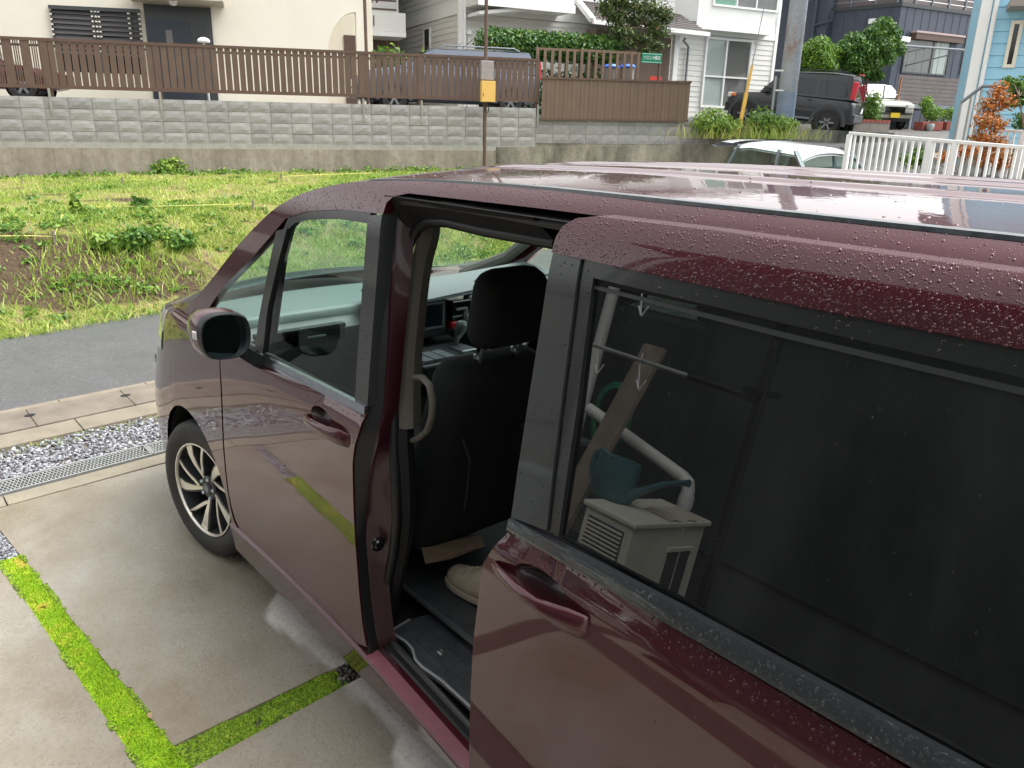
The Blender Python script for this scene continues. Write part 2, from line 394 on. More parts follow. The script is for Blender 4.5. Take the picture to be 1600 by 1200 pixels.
M['white'] = mat('white_trim', srgb(240, 240, 238), .45)
M['navy'] = mat('navy_siding', srgb(62, 70, 84), .5, var=.08, vs=2)
M['blue'] = mat('pale_blue_siding', srgb(156, 208, 232), .55, var=.05, vs=1.5)
M['charcoal'] = mat('charcoal_frame', srgb(58, 62, 64), .4)
M['dark_blue_door'] = mat('dark_door', srgb(40, 48, 58), .4)
M['brown_wall'] = mat('brown_plaster', srgb(124, 108, 96), .8, var=.05, vs=2)
M['roof_tile'] = mat('dark_roof_shingle', srgb(92, 86, 84), .75, var=.15, vs=5, bump=.3, bs=30)
M['curtain'] = mat('pale_curtain', srgb(186, 190, 186), .8)
M['curtain_grey'] = mat('grey_curtain', srgb(120, 116, 114), .8)
M['pane'] = glass_mat('window_glass', (.93, .95, .95), 1.35)
M['dark_pane'] = mat('dark_window_glass', (.012, .014, .016), .06, coat=.3)
M['deck'] = mat('weathered_grey_deck', srgb(108, 100, 98), .7, var=.15, vs=4)
M['steel_grey'] = mat('grey_painted_steel', srgb(118, 124, 130), .5, var=.06)
M['wood_door'] = mat('varnished_wood', srgb(128, 92, 52), .45, var=.15, vs=5)
M['brown_metal'] = mat('brown_metal', srgb(92, 72, 64), .5)
def pole_mat():
    k = N('rusty_galvanised_pole'); a = k.noise(2.6, 6, .7, stretch=(1, 1, .45)); b = k.noise(20, 4)
    c = k.ramp(b, [(.3, srgb(146, 150, 156)), (.7, srgb(172, 174, 178))]); c = k.mix(k.ramp(a, [(.52, 0.), (.66, .8)]), c, srgb(140, 108, 84)); k.set(col=c, rough=.6, metal=.1); return k.m
M['pole'] = pole_mat()
M['rust_pole'] = mat('brown_rusty_pole', srgb(98, 76, 66), .65, var=.2, vs=8)
M['guard_yellow'] = mat('yellow_plastic', srgb(214, 168, 72), .5, var=.1, vs=6)
M['box_yellow'] = mat('ochre_box', srgb(222, 180, 96), .55, var=.05)
M['box_grey'] = mat('grey_meter_box', srgb(150, 142, 140), .4, var=.15, vs=12)
M['sign_green'] = mat('green_sign', srgb(22, 128, 96), .4)
M['sign_red'] = mat('red_sign', srgb(232, 78, 70), .5)
M['blue_plastic'] = mat('blue_plastic', srgb(64, 120, 214), .4)
M['terracotta'] = mat('terracotta', srgb(142, 76, 64), .8, var=.12, vs=8)
M['car_black'] = mat('black_car_paint', (.030, .031, .034), .4, coat=.3)
M['car_flare'] = mat('grey_wheel_flare', (.055, .058, .062), .55)
M['car_white'] = mat('white_car_paint', (.78, .80, .82), .3, coat=.8)
M['car_cream'] = mat('cream_car_paint', srgb(136, 132, 122), .4, coat=.4)
M['car_blue'] = mat('blue_grey_car_paint', srgb(92, 100, 114), .3, metal=.2, coat=.6)
M['car_red'] = mat('dark_red_car_paint', (.07, .008, .010), .4, coat=.3)
M['tail_red'] = mat('red_tail_lens', (.75, .03, .05), .2, coat=.5)
M['amber'] = mat('amber_lens', (.85, .25, .08), .25)
M['plate_yellow'] = mat('yellow_plate', srgb(236, 196, 50), .5)
M['plate_white'] = mat('white_plate', (.75, .75, .73), .5)
M['dark_siding'] = mat('dark_grey_house_siding', (.034, .039, .039), .6, var=.15, vs=2)
M['ac'] = mat('off_white_metal_case', srgb(200, 197, 186), .5, var=.06, vs=9)
M['ac_dark'] = mat('dark_vent', (.06, .065, .065), .6)
M['pipe'] = mat('white_pvc_pipe', srgb(206, 206, 204), .45, var=.05)
M['can'] = mat('teal_plastic', srgb(66, 102, 108), .45, var=.08, vs=8)
M['plank'] = mat('weathered_timber', srgb(132, 120, 110), .85, var=.3, vs=7, bump=.4, bs=40)
M['planter_wall'] = mat('planter_concrete', srgb(134, 126, 116), .85, var=.15, vs=5)
# ------------------------------------------------------------------ the van: measured side surface y = S(x, z)
SPf = pchip([.10, .18, .22, .30, .40, .60, .85, 1.0, 1.09, 1.126, 1.152, 1.175, 1.30, 1.45, 1.60, 1.68, 1.735, 1.775, 1.80, 1.815, 1.84],
            [.76, .79, .815, .826, .835, .843, .848, .8468, .844, .8400, .8235, .819, .8015, .779, .7555, .743, .727, .705, .68, .655, .45])
STf = pchip([-9, -.30, 0, .2, .4, .55, .70, .80, .88, .92, .935], [0, 0, -.002, -.012, -.045, -.095, -.19, -.32, -.52, -.68, -.80])
SBf = pchip([.1, .2, .3, .4, .6, .8, .95, 1.05, 1.12, 1.2, 1.3, 1.9], [.08, .10, .17, .20, .17, .07, -.02, -.09, -.15, -.2, -.22, -.25])
def S(x, z): return SPf(z) + STf(np.asarray(x, float) - np.where(np.asarray(x) > -.6, SBf(z), 0))
def onS(px, py, dy=0., dx=0.):
    y = .84
    for i in range(60):
        P = ony(px, py, y); y = .5 * y + .5 * (float(S(P[0] - dx, P[2])) + dy)
    return P
def pin(px, pts):  # points in polygon
    p = np.asarray(px, float); r = np.zeros(len(p), bool); q = np.asarray(pts, float); j = len(q) - 1
    for i in range(len(q)):
        c = ((q[i, 1] > p[:, 1]) != (q[j, 1] > p[:, 1])) & (p[:, 0] < (q[j, 0] - q[i, 0]) * (p[:, 1] - q[i, 1]) / (q[j, 1] - q[i, 1] + 1e-15) + q[i, 0]); r ^= c; j = i
    return r
def segdist(p, q):
    p = np.asarray(p, float); q = np.asarray(q, float); d = np.full(len(p), 1e9)
    for i in range(len(q)):
        a, b = q[i], q[(i + 1) % len(q)]; ab = b - a; t = np.clip(((p - a) @ ab) / (ab @ ab + 1e-15), 0, 1)
        d = np.minimum(d, np.linalg.norm(p - a - t[:, None] * ab, axis=1))
    return d
def resample(pts, h):
    q = []
    for i in range(len(pts)):
        a = np.array(pts[i], float); b = np.array(pts[(i + 1) % len(pts)], float); m = max(1, int(math.ceil(np.linalg.norm(b - a) / h)))
        q += [a + (b - a) * k / m for k in range(m)]
    return q
def rnd(pts, r):
    """round the corners of a polygon; r is a number or one per corner"""
    n = len(pts); out = []
    for i in range(n):
        p = np.array(pts[i], float); a = np.array(pts[i - 1], float); b = np.array(pts[(i + 1) % n], float); ri = r[i] if hasattr(r, '__len__') else r
        la, lb = np.linalg.norm(a - p), np.linalg.norm(b - p); k = min(ri, .45 * la, .45 * lb)
        if k < 1e-4: out.append(p); continue
        s, e = p + (a - p) / la * k, p + (b - p) / lb * k
        out += [(1 - t) ** 2 * s + 2 * t * (1 - t) * p + t * t * e for t in (0, .25, .5, .75, 1)]
    return [tuple(p) for p in out]
DROPS = {}
def panel(name, outline, m, parent, surf=None, off=0., side=1, h=.03, depth=.02, dx=0., dy=0., hole=None, keep=None):
    """sheet cut to an outline in (x, z), lifted on to the side surface, with a turned-in edge"""
    f = surf or S
    Y = lambda x, z: side * (f(np.asarray(x) - dx, np.asarray(z)) + off + dy)
    out = resample(outline, h); nb = len(out); pts = [p for p in out]; edges = []
    if hole:
        hb = resample(hole, h * .6); edges = [(nb + i, nb + (i + 1) % len(hb)) for i in range(len(hb))]; pts += hb
    o = np.array(out); x0, z0 = o.min(0); x1, z1 = o.max(0)
    g = np.array([(x, z) for i, z in enumerate(np.arange(z0, z1, h)) for x in np.arange(x0 + (i % 2) * h / 2, x1, h)])
    if len(g):
        ok = pin(g, o) & (segdist(g, o) > .45 * h)
        if hole: ok &= ~pin(g, hole) & (segdist(g, hole) > .3 * h)
        pts += list(g[ok])
    vs, _, fs, *_r = delaunay_2d_cdt([Vector((float(a), float(b))) for a, b in pts], edges, [list(range(nb))], 1, 1e-6)
    V2 = np.array([(q.x, q.y) for q in vs]); F = [tuple(t) for t in fs]
    if hole:
        cen = np.array([V2[list(t)].mean(0) for t in F]); F = [t for t, i in zip(F, pin(cen, hole)) if not i]
    e = .004; yy = Y(V2[:, 0], V2[:, 1])
    gx = (Y(V2[:, 0] + e, V2[:, 1]) - Y(V2[:, 0] - e, V2[:, 1])) / (2 * e); gz = (Y(V2[:, 0], V2[:, 1] + e) - Y(V2[:, 0], V2[:, 1] - e)) / (2 * e)
    nn = np.stack([-gx, np.ones(len(V2)), -gz], 1) * side; nn /= np.linalg.norm(nn, axis=1)[:, None]
    V = np.stack([V2[:, 0], yy, V2[:, 1]], 1); verts = [tuple(p) for p in V]; faces = []; nrm = []
    for t in F:
        a, b, c = V[t[0]], V[t[1]], V[t[2]]; q = np.cross(b - a, c - a)
        t = t if q @ nn[t[0]] > 0 else t[::-1]
        faces.append(t); nrm += [tuple(nn[i]) for i in t]
    if depth:
        cnt = {}
        for t in faces:
            for i in range(len(t)):
                k = (t[i], t[(i + 1) % len(t)]); cnt[k] = 1
        base = len(verts); mp = {}
        for (a, b) in list(cnt):
            if (b, a) in cnt: continue
            for i in (a, b):
                if i not in mp:
                    mp[i] = len(verts); verts.append(tuple(V[i])); verts.append(tuple(V[i] - nn[i] * .0 - np.array([0, side * depth, 0])))
            q = (mp[b], mp[a], mp[a] + 1, mp[b] + 1); faces.append(q)
            n_ = np.cross(np.array(verts[q[1]]) - np.array(verts[q[0]]), np.array(verts[q[2]]) - np.array(verts[q[0]])); n_ /= np.linalg.norm(n_) + 1e-12
            nrm += [tuple(n_)] * 4
    me = bpy.data.meshes.new(name); me.from_pydata(verts, [], faces); me.shade_smooth(); me.normals_split_custom_set(nrm)
    ob = link(name, me, m, parent)
    if keep: DROPS[keep] = (V, np.array(F), nn)
    return ob
def drops(key, n, rmin, rmax, m, parent, where=None, name='rain_drops', flat=.45, seg=7, dens=None):
    V, F, nn = DROPS[key]; a, b, c = V[F[:, 0]], V[F[:, 1]], V[F[:, 2]]
    ar = np.linalg.norm(np.cross(b - a, c - a), axis=1) / 2
    if where is not None: ar = ar * where((a + b + c) / 3)
    idx = rng.choice(len(F), n, p=ar / ar.sum()); u, w = rng.random(n), rng.random(n); fl = u + w > 1; u[fl] = 1 - u[fl]; w[fl] = 1 - w[fl]
    P = a[idx] + u[:, None] * (b - a)[idx] + w[:, None] * (c - a)[idx]; nr = nn[F[idx, 0]]
    r = rmin + (rmax - rmin) * rng.random(n) ** 2.6
    t1 = np.cross(nr, [1., 0, 0]); t1 /= np.linalg.norm(t1, axis=1)[:, None]; t2 = np.cross(nr, t1)
    vs = []
    st = 1 + .5 * rng.random(n)
    ph = rng.random(n) * 6.28
    for (rr, hh) in ((1.0, -.02), (.86, .55), (.45, .93)):
        for k in range(seg):
            q = 2 * math.pi * k / seg + ph; wob = 1 + .22 * rng.random(n)
            vs.append(P + nr * (r * hh * flat)[:, None] + t1 * (r * rr * np.cos(q) * st * wob)[:, None] + t2 * (r * rr * np.sin(q) * wob)[:, None])
    vs.append(P + nr * (r * flat)[:, None]); m_ = 3 * seg + 1
    A = np.stack(vs, 1).reshape(-1, 3); f = []
    for k in range(seg):
        k2 = (k + 1) % seg
        for j in (0, seg): f += [(j + k, j + k2, j + seg + k2), (j + k, j + seg + k2, j + seg + k)]
        f.append((2 * seg + k, 2 * seg + k2, 3 * seg))
    f = np.array(f); Fa = (f[None] + (np.arange(n) * m_)[:, None, None]).reshape(-1, 3)
    return stuff(npmesh(name, A, Fa, m, parent, True))

van = thing('minivan', 'wine red rain-beaded minivan parked on the concrete slab with its side door slid open', 'minivan', (-1.4, 0, 0))
# ---- lines of the body in (x, z)
TOPL = [(.15, 1.16), (-.172, 1.239), (-.342, 1.339), (-.646, 1.539), (-.88, 1.662), (-1.078, 1.728), (-1.348, 1.775), (-1.7, 1.797), (-2.2, 1.806), (-3.0, 1.806), (-3.6, 1.795), (-3.84, 1.77)]
tl = sorted(TOPL); TOPz = pchip([p[0] for p in tl], [p[1] for p in tl])
xs = np.concatenate([np.arange(.15, -.7, -.06), np.arange(-.7, -1.5, -.05), np.arange(-1.5, -3.8, -.15), [-3.84]])
topl = [(float(x), float(TOPz(x))) for x in xs]
low = [(-3.84, 1.70), (-2.62, 1.70), (-2.60, 1.764), (-2.554, 1.773), (-2.1, 1.770), (-1.62, 1.764), (-1.56, 1.752), (-1.536, 1.735), (-1.531, 1.704), (-1.30, 1.695), (-1.1, 1.672), (-.96, 1.638), (-.90, 1.598), (-.738, 1.491), (-.473, 1.335), (-.26, 1.172), (-.2, 1.13), (.12, 1.135)]
panel('roof_side', topl + low, M['paint'], van, keep='roof_side', h=.022, depth=.03)
panel('roof_side', topl + low[:3] + low[8:], M['paint'], van, side=-1)
AC_, AR_ = (-.04, .355), .384
arch = [(AC_[0] + AR_ * math.cos(math.radians(a)), AC_[1] + AR_ * math.sin(math.radians(a))) for a in range(-4, 62, 6)]
archr = [(AC_[0] + AR_ * math.cos(math.radians(a)), AC_[1] + AR_ * math.sin(math.radians(a))) for a in range(62, 185, 6)]
shut = [(-.514, 1.085), (-.503, .96), (-.492, .868), (-.476, .78), (-.461, .697), (-.449, .59), (-.445, .492), (-.452, .42), (-.462, .37), (-.50, .335)]
fend = [(-.506, 1.088), (-.23, 1.126), (.12, 1.132), (.20, 1.11), (.25, 1.02), (.272, .928), (.62, .926), (.70, .80), (.72, .704)] + [a for a in arch if a[1] > .52][::1][:0] + [p for p in arch if p[1] > .705] + archr[:-1] + [(-.424, .345), (-.494, .338)] + [(x + .007, z) for x, z in shut[::-1][1:-1]]
for sd_ in (1, -1):
    panel('front_fender', fend, M['paint'], van, side=sd_, h=.026, keep='fender' if sd_ == 1 else None)
# wheel-arch liner
for sd_ in (1, -1):
    mb = MB(); sec = []
    for a in range(-10, 195, 10):
        q = math.radians(a); sec.append([(AC_[0] + (AR_ + .004) * math.cos(q), sd_ * y, AC_[1] + (AR_ + .004) * math.sin(q)) for y in (.82, .7, .5, .42)])
    mb.loft(sec); mb.prism([(AC_[0] + .4 * math.cos(a / 10 * math.pi), AC_[1] + .4 * math.sin(a / 10 * math.pi)) for a in range(0, 11)], lambda a, b, d: (a, d, b), sd_ * .43, sd_ * .42)
    mb.build('wheel_arch_liner', M['black'], van, True)
# ---- bumper and nose: the same surface wrapped round the front
def wrap(z0, z1, xa, m, name, off=0., nz=10, xfn=None):
    mb = MB(); secs = []
    for z in np.linspace(z0, z1, nz):
        b = float(SBf(z)); x_end = .9349 + b; x_st = xfn(z) if xfn else xa
        xx = x_st + (x_end - x_st) * (np.sin(np.linspace(0, math.pi / 2, 26)))
        y = S(xx, z); y[-1] = max(0, y[-1] - .02)
        y = np.maximum(y + off, 0); xx = xx + off
        L = [(float(a), float(c), float(z)) for a, c in zip(xx, y)]; k = y[-1]
        L = L[:-1] + [(L[-1][0] + .02 * (1 - (c / k) ** 2), c, float(z)) for c in np.linspace(k, -k, 9)] + [(a, -c, zz) for a, c, zz in L[:-1][::-1]]
        secs.append(L)
    mb.loft(secs); return mb.build(name, m, van, True, sharp=0)
wrap(.20, .70, .42, M['paint'], 'front_bumper', xfn=lambda z: AC_[0] + math.sqrt(max(.001, AR_ ** 2 - (z - AC_[1]) ** 2)) + .002)
wrap(.70, .935, .42, M['black_gloss'], 'radiator_grille', off=-.012, xfn=lambda z: .70 - max(0, z - .80) * .6)
wrap(.93, 1.085, .24, M['lamp'], 'headlight', off=.004, xfn=lambda z: .265 - (z - .93) * .22)
mb = MB(); secs = []
for i in range(9):   # bonnet
    t = i / 8; x = .15 + .40 * t; z = 1.155 - .11 * t ** 1.6; row = []
    for k in range(17):
        w = -1 + k / 8; b = .22 + .03 * t; y = float(S(x, z)) * w
        row.append((x + b * (1 - abs(w) ** 2.4), y, z + .05 * (1 - w * w) - .02 * t * (1 - w * w)))
    secs.append(row)
mb.loft(secs); mb.build('bonnet', M['paint'], van, True)
# ---- windscreen and roof
mb = MB(); secs = []
for i in range(15):
    t = i / 14; x = .13 - (.13 + .885) * t; z = float(TOPz(x)); ye = float(S(x, z)) - .012; bow = .23 - .13 * t
    secs.append([(x + bow * (1 - w * w), ye * w, z + .012 * (1 - w * w)) for w in np.linspace(-1, 1, 17)])
mb.loft(secs); mb.build('windscreen', M['screen_glass'], van, True)
mb = MB(); secs = []; ribs = [.47, .30, .12, -.12, -.30, -.47]
roofx = np.concatenate([np.arange(-.885, -1.6, -.045), np.arange(-1.6, -3.8, -.12), [-3.84]])
rw = np.linspace(-1, 1, 121)
for x in roofx:
    z = float(TOPz(x)); ye = float(S(x, z)) - .004; t = min(1, max(0, (-.885 - x) / .7)); bow = .10 * (1 - t) ** 2; cr = .030 + .006 * min(1, t * 1.4)
    row = []
    for w in rw:
        y = ye * w; zz = z + cr * (1 - abs(w) ** 2.2)
        for rb in (.30, .02, -.26, -.50):
            d = (y - rb) / .030; zz += .0080 * max(0, 1 - d * d) ** 1.5 * min(1, max(0, (-1.25 - x) / .25)) * (1 if abs(rb) < .6 else 0)
        row.append((float(x) + bow * (1 - w * w), y, zz))
    secs.append(row)
mb.loft(secs); roof = mb.build('roof', M['roof_paint'], van, True, sharp=0)
me_ = roof.data; me_.calc_loop_triangles()
RV = np.array([v.co for v in me_.vertices]); RF = np.array([t.vertices for t in me_.loop_triangles]); RN = np.array([v.normal for v in me_.vertices]); RN *= np.sign(RN[:, 2:3])
DROPS['roof'] = (RV, RF, RN)
for sd_ in (1, -1):   # roof ditch mouldings
    mb = MB()
    path = [(x, sd_ * (float(S(x, z)) - .006), z + .004) for x, z in topl if -3.8 < x < -1.40]
    mb.loft([[(p[0], p[1] + sd_ * .007 * w_, p[2] - .004), (p[0], p[1] + sd_ * .005 * w_, p[2] + .003 * w_), (p[0], p[1] - sd_ * .006 * w_, p[2] + .005 * w_), (p[0], p[1] - sd_ * .010 * w_, p[2] + .002)] for p in path for w_ in [min(1, .25 + max(0, -1.4 - p[0]) * .8)]])
    mb.build('roof_ditch_moulding', M['ditch'], van, True)
# ---- windows of the front
tri = [(-.275, 1.172), (-.46, 1.318), (-.738, 1.482), (-.893, 1.588), (-.868, 1.50), (-.80, 1.27), (-.785, 1.172)]
fwin = [(-.842, 1.176), (-.86, 1.33), (-.925, 1.52), (-.968, 1.614), (-1.02, 1.640), (-1.1, 1.655), (-1.3, 1.672), (-1.462, 1.675), (-1.487, 1.178)]
sash = [(-1.462, 1.694), (-1.531, 1.703), (-1.545, 1.45), (-1.556, 1.180), (-1.487, 1.178)]
toprail = [(-.940, 1.598), (-.970, 1.640), (-1.1, 1.678), (-1.3, 1.701), (-1.465, 1.706), (-1.462, 1.672), (-1.3, 1.668), (-1.1, 1.648), (-1.02, 1.630), (-.978, 1.606)]
bar_ = [(-.890, 1.590), (-.940, 1.600), (-.975, 1.625), (-.925, 1.50), (-.868, 1.33), (-.850, 1.172), (-.785, 1.172), (-.80, 1.27), (-.835, 1.40)]
trim_low = [(-.22, 1.128), (-.27, 1.176), (-.80, 1.18), (-.80, 1.135), (-.51, 1.09)]
fdoor = [(-.514, 1.087), (-.62, 1.115), (-.846, 1.142), (-1.24, 1.152), (-1.553, 1.158), (-1.546, 1.11), (-1.520, 1.055), (-1.507, 1.0), (-1.504, .90), (-1.503, .75), (-1.504, .58), (-1.509, .45), (-1.521, .375), (-1.46, .350), (-.9, .342), (-.57, .336)] + shut[::-1][0:0]
fdoor = fdoor + [(-.52, .345), (-.478, .385), (-.458, .44), (-.452, .50), (-.456, .59), (-.468, .697), (-.483, .78), (-.499, .868), (-.510, .96)]
for sd_ in (1, -1):
    door = panel('front_door', fdoor, M['paint'], van, side=sd_, h=.026, depth=.006, keep='fdoor' if sd_ == 1 else None,
                 hole=[(-1.245 - .062 + .062 * math.cos(a) * 1.0 - .01, 1.086 + .030 * math.sin(a)) for a in np.linspace(0, 2 * math.pi, 20)[:-1]] if sd_ == 1 else None)
    z_ = 0
    panel('door_window', fwin, M['glass'], door, side=sd_, off=-.012, depth=0, h=.05, keep='fglass' if sd_ == 1 else None)
    panel('pillar_cover', sash, M['sash'], door, side=sd_, off=.002, depth=.05, h=.03, keep='sash' if sd_ == 1 else None)
    panel('window_top_rail', toprail, M['black_trim'], door, side=sd_, off=-.003, depth=.02, h=.03, keep='trail' if sd_ == 1 else None)
    panel('window_divider', bar_, M['black_trim'], door, side=sd_, off=-.002, depth=.03, h=.03)
    panel('quarter_window', tri, M['glass'], van, side=sd_, off=-.010, depth=0, h=.06)
    panel('window_corner_trim', trim_low, M['black_trim'], van, side=sd_, off=-.004, depth=.01, h=.05)
    panel('belt_moulding', [(-.64, 1.120), (-.66, 1.150), (-.846, 1.172), (-1.24, 1.180), (-1.556, 1.184), (-1.557, 1.160), (-1.24, 1.154), (-.846, 1.144)], M['chrome'], door, side=sd_, off=.010, depth=.014, h=.02, keep='fbelt' if sd_ == 1 else None)
    if sd_ == 1: FDOOR = door
# bowl and handle bar
def bowl(cx, cz, rx, rz, deep, m, parent, name='handle_cup', dx=0., dy=0.):
    mb = MB(); secs = []
    for j in range(7):
        t = j / 6; r = math.cos(t * math.pi / 2 * .93); d = deep * math.sin(t * math.pi / 2)
        secs.append([(cx + rx * r * math.cos(a), float(S(cx - dx + rx * r * math.cos(a), cz + rz * r * math.sin(a))) + dy - d, cz + rz * r * math.sin(a)) for a in np.linspace(0, 2 * math.pi, 20)[:-1]])
    mb.loft(secs, closed=True); mb.f.append(tuple(range(6 * 19, 7 * 19))); return mb.build(name, m, parent, True, sharp=0)
def handle(st, parent, m, dx=0., dy=0., name='door_handle'):
    mb = MB(); secs = []   # st: (x, z, half height, stand-off, thickness)
    for x, z, hh, so, th in st:
        y0 = float(S(x - dx, z)) + dy
        secs.append([(x, y0 + so + th * math.sin(a) * (1 if math.sin(a) > 0 else .5), z + hh * math.cos(a)) for a in np.linspace(0, 2 * math.pi, 13)[:-1]])
    mb.loft(secs, closed=True, cap=True); return mb.build(name, m, parent, True, sharp=50)
bowl(-1.317, 1.086, .062, .030, .036, M['jamb'], FDOOR)
handle([(-1.205, 1.052, .003, .0, .004), (-1.225, 1.054, .014, .006, .010), (-1.27, 1.062, .017, .020, .012), (-1.33, 1.066, .016, .026, .012), (-1.40, 1.066, .020, .022, .012), (-1.45, 1.064, .025, .010, .012), (-1.485, 1.062, .022, .0, .008), (-1.49, 1.062, .015, -.005, .004)], FDOOR, M['paint'])
# ---- mirror
mir = MB(); ring = [(-.58, y, z) for y, z in [(.880, 1.292), (.93, 1.312), (1.0, 1.318), (1.05, 1.305), (1.072, 1.272), (1.073, 1.215), (1.058, 1.172), (1.02, 1.152), (.95, 1.146), (.90, 1.156), (.876, 1.19), (.868, 1.24)]]
def chaik(p, n=2):
    for _ in range(n): p = [q for i in range(len(p)) for q in (tuple(.75 * np.array(p[i]) + .25 * np.array(p[(i + 1) % len(p)])), tuple(.25 * np.array(p[i]) + .75 * np.array(p[(i + 1) % len(p)])))]
    return p
ring = [(-.88, .958 + (y - .97) * .82, 1.266 + (z - 1.232) * .92) for x, y, z in chaik(ring)]
c0 = np.array([-.88, .958, 1.266])
def scl(k, dx): return [tuple(c0 + (np.array(p) - c0) * k + np.array([dx, 0, 0])) for p in ring]
mir.loft([scl(1.0, 0), scl(1.04, .02), scl(1.03, .06), scl(.9, .11), scl(.6, .15), scl(.2, .165)], closed=True, cap=True)
mirror = mir.build('wing_mirror', M['paint'], FDOOR, True, sharp=60)
mb = MB(); mb.loft([scl(1.0, .004), scl(1.02, -.022), scl(.97, -.036), scl(.93, -.036), scl(.90, .04)], closed=True); mb.build('mirror_surround', M['rubber'], mirror, True)
mb = MB(); mb.add([tuple(np.array(p) + [-(p[1] - .958) * .22 + .012 + (p[2] - 1.266) * .06, 0, 0]) for p in scl(.93, -.036)], [tuple(range(len(ring)))]); k_ = N('mirror_glass'); k_.set(col=(.24, .31, .31), metal=1., rough=.03); mb.build('mirror_glass', k_.m, mirror)
mb = MB(); mb.loft([[(-.895, 1.046, 1.262), (-.895, 1.046, 1.288), (-.865, 1.052, 1.288), (-.865, 1.052, 1.262)], [(-.79, 1.022, 1.266), (-.79, 1.022, 1.284), (-.78, 1.0, 1.284), (-.78, 1.0, 1.266)]], closed=True, cap=True)
mb.build('turn_indicator', M['indicator'], mirror, bevel=.003)
mb = MB(); mb.loft([[(-.895, .885, 1.215), (-.895, .93, 1.198), (-.80, .93, 1.194), (-.80, .885, 1.215)], [(-.885, .85, 1.185), (-.885, .862, 1.14), (-.76, .862, 1.14), (-.76, .85, 1.185)], [(-.875, .815, 1.165), (-.875, .83, 1.120), (-.74, .83, 1.120), (-.74, .815, 1.165)]], closed=True, cap=True)
mb.build('mirror_arm', M['black_trim'], mirror, True, sharp=50)
# ---- sills
ridge_px = [(366, 827), (400, 858), (448, 903), (490, 945), (533, 990), (575, 1036), (620, 1088), (668, 1144), (716, 1200), (790, 1288)]
low_px = [(361.7, 852), (450, 942), (539, 1033), (620, 1115), (704, 1200), (780, 1280)]
rp = np.array([ony(a, b, .842) for a, b in ridge_px]); lp = np.array([ony(a, b, .82) for a, b in low_px])
for sd_ in (1, -1):
    mb = MB(); secs = []
    for x in np.concatenate([np.linspace(-.425, -2.2, 40), [-2.5, -2.505]]):
        zr = np.interp(-x, -rp[:, 0], rp[:, 2]); zl = np.interp(-x, -lp[:, 0], lp[:, 2])
        secs.append([(x, sd_ * a, b) for a, b in [(.60, zl - .02), (.800, zl - .006), (.818, zl), (.824, zl + .015), (.838, zr - .012), (.842, zr - .004), (.8415, zr), (.836, zr + .004), (.795, zr + .013), (.770, zr + .016), (.766, zr + .004), (.70, zr - .01)]])
    mb.loft(secs, cap=True); mb.build('sill', M['paint'], van, True, sharp=25)
    tp_ = [[(q[8][0], q[8][1], q[8][2] + .0012), (q[7][0], q[7][1] - sd_ * .001, q[7][2] + .0012)] for q in secs if q[0][0] < -1.49]; mb = MB(); mb.loft(tp_); mb.build('sill_top', M['dusty_sheen_paint'], van, True)
# ---- door opening: shut pillar, seal, tracks
def curve(px, dy): 
    q = np.array([onS(a, b, dy) for a, b in px]); q = q[np.argsort(q[:, 2])]; return q
edge = curve([(597, 338), (584, 490), (571, 640), (560, 665), (553, 700), (552, 760), (554, 850), (560, 920), (568, 985), (574, 1012)], -.004)
rdg = curve([(611, 320), (614, 345), (612, 420), (607, 540), (603, 600), (600, 647), (590, 690), (581, 721), (577, 750), (576, 780), (573, 830), (572, 860), (574, 900), (579, 945), (585, 1000)], -.045)
sealpx = [(870, 380), (760, 361), (700, 347), (672, 346), (655, 354), (643, 372), (634, 400), (627, 440), (621, 500), (616, 560), (614, 620), (615, 700), (619, 760), (620, 810), (615, 860), (605, 910), (597, 950), (594, 985), (601, 1010), (618, 1034), (642, 1057), (690, 1103), (730, 1141), (790, 1200)]
seal = np.array([onS(a, b, -.095) for a, b in sealpx])
sv = seal[5:18]; sv = sv[np.argsort(sv[:, 2])]
zz = np.linspace(.335, 1.748, 50)
def at(c, z, k): return float(np.interp(z, c[:, 2], c[:, k]))
mb = MB(); mb.loft([[(at(edge, z, 0) + .003, float(S(-1.5, z)) - .004, z), (at(edge, z, 0) - .004, float(S(-1.5, z)) - .012, z), (min(at(rdg, z, 0) + .002, at(edge, z, 0) - .004), float(S(-1.5, z)) - .043, z)] for z in zz])
mb.build('door_shut_flange', M['rubber'], van, True)
mb = MB(); mb.loft([[(min(at(rdg, z, 0) + .002, at(edge, z, 0) - .004), float(S(-1.5, z)) - .042, z), (min(at(rdg, z, 0), at(edge, z, 0)) - .006, float(S(-1.5, z)) - .044, z), (min(at(rdg, z, 0), at(edge, z, 0)) - .009, float(S(-1.5, z)) - .056, z), (min(at(sv, z, 0), at(edge, z, 0) - .03) - .004, float(S(-1.5, z)) - .092, z)] for z in zz])
mb.build('door_pillar', M['jamb'], van, True, sharp=60)
mb = MB(); q = seal.copy(); mb.tube(q, .015, 10); mb.build('door_seal', M['rubber'], van, True)
mb = MB()   # pillar trim inside the opening
mb.loft([[(at(sv, z, 0) - .012, at(sv, z, 1) - .012, z), (at(sv, z, 0) - .030, at(sv, z, 1) - .022, z), (at(sv, z, 0) - .036, at(sv, z, 1) - .045, z), (at(sv, z, 0) - .01, at(sv, z, 1) - .09, z)] for z in np.linspace(1.10, 1.69, 16)])
mb.build('pillar_trim', M['beige'], van, True)
mb = MB(); mb.loft([[(at(sv, z, 0) - .012, at(sv, z, 1) - .012, z), (at(sv, z, 0) - .026, at(sv, z, 1) - .03, z), (at(sv, z, 0) + .03, at(sv, z, 1) - .09, z)] for z in np.linspace(.36, 1.10, 14)])
mb.build('lower_pillar_trim', M['black'], van, True)
g = [(648, 590), (660, 590), (671, 602), (676, 625), (675, 650), (668, 672), (655, 684), (645, 688)]
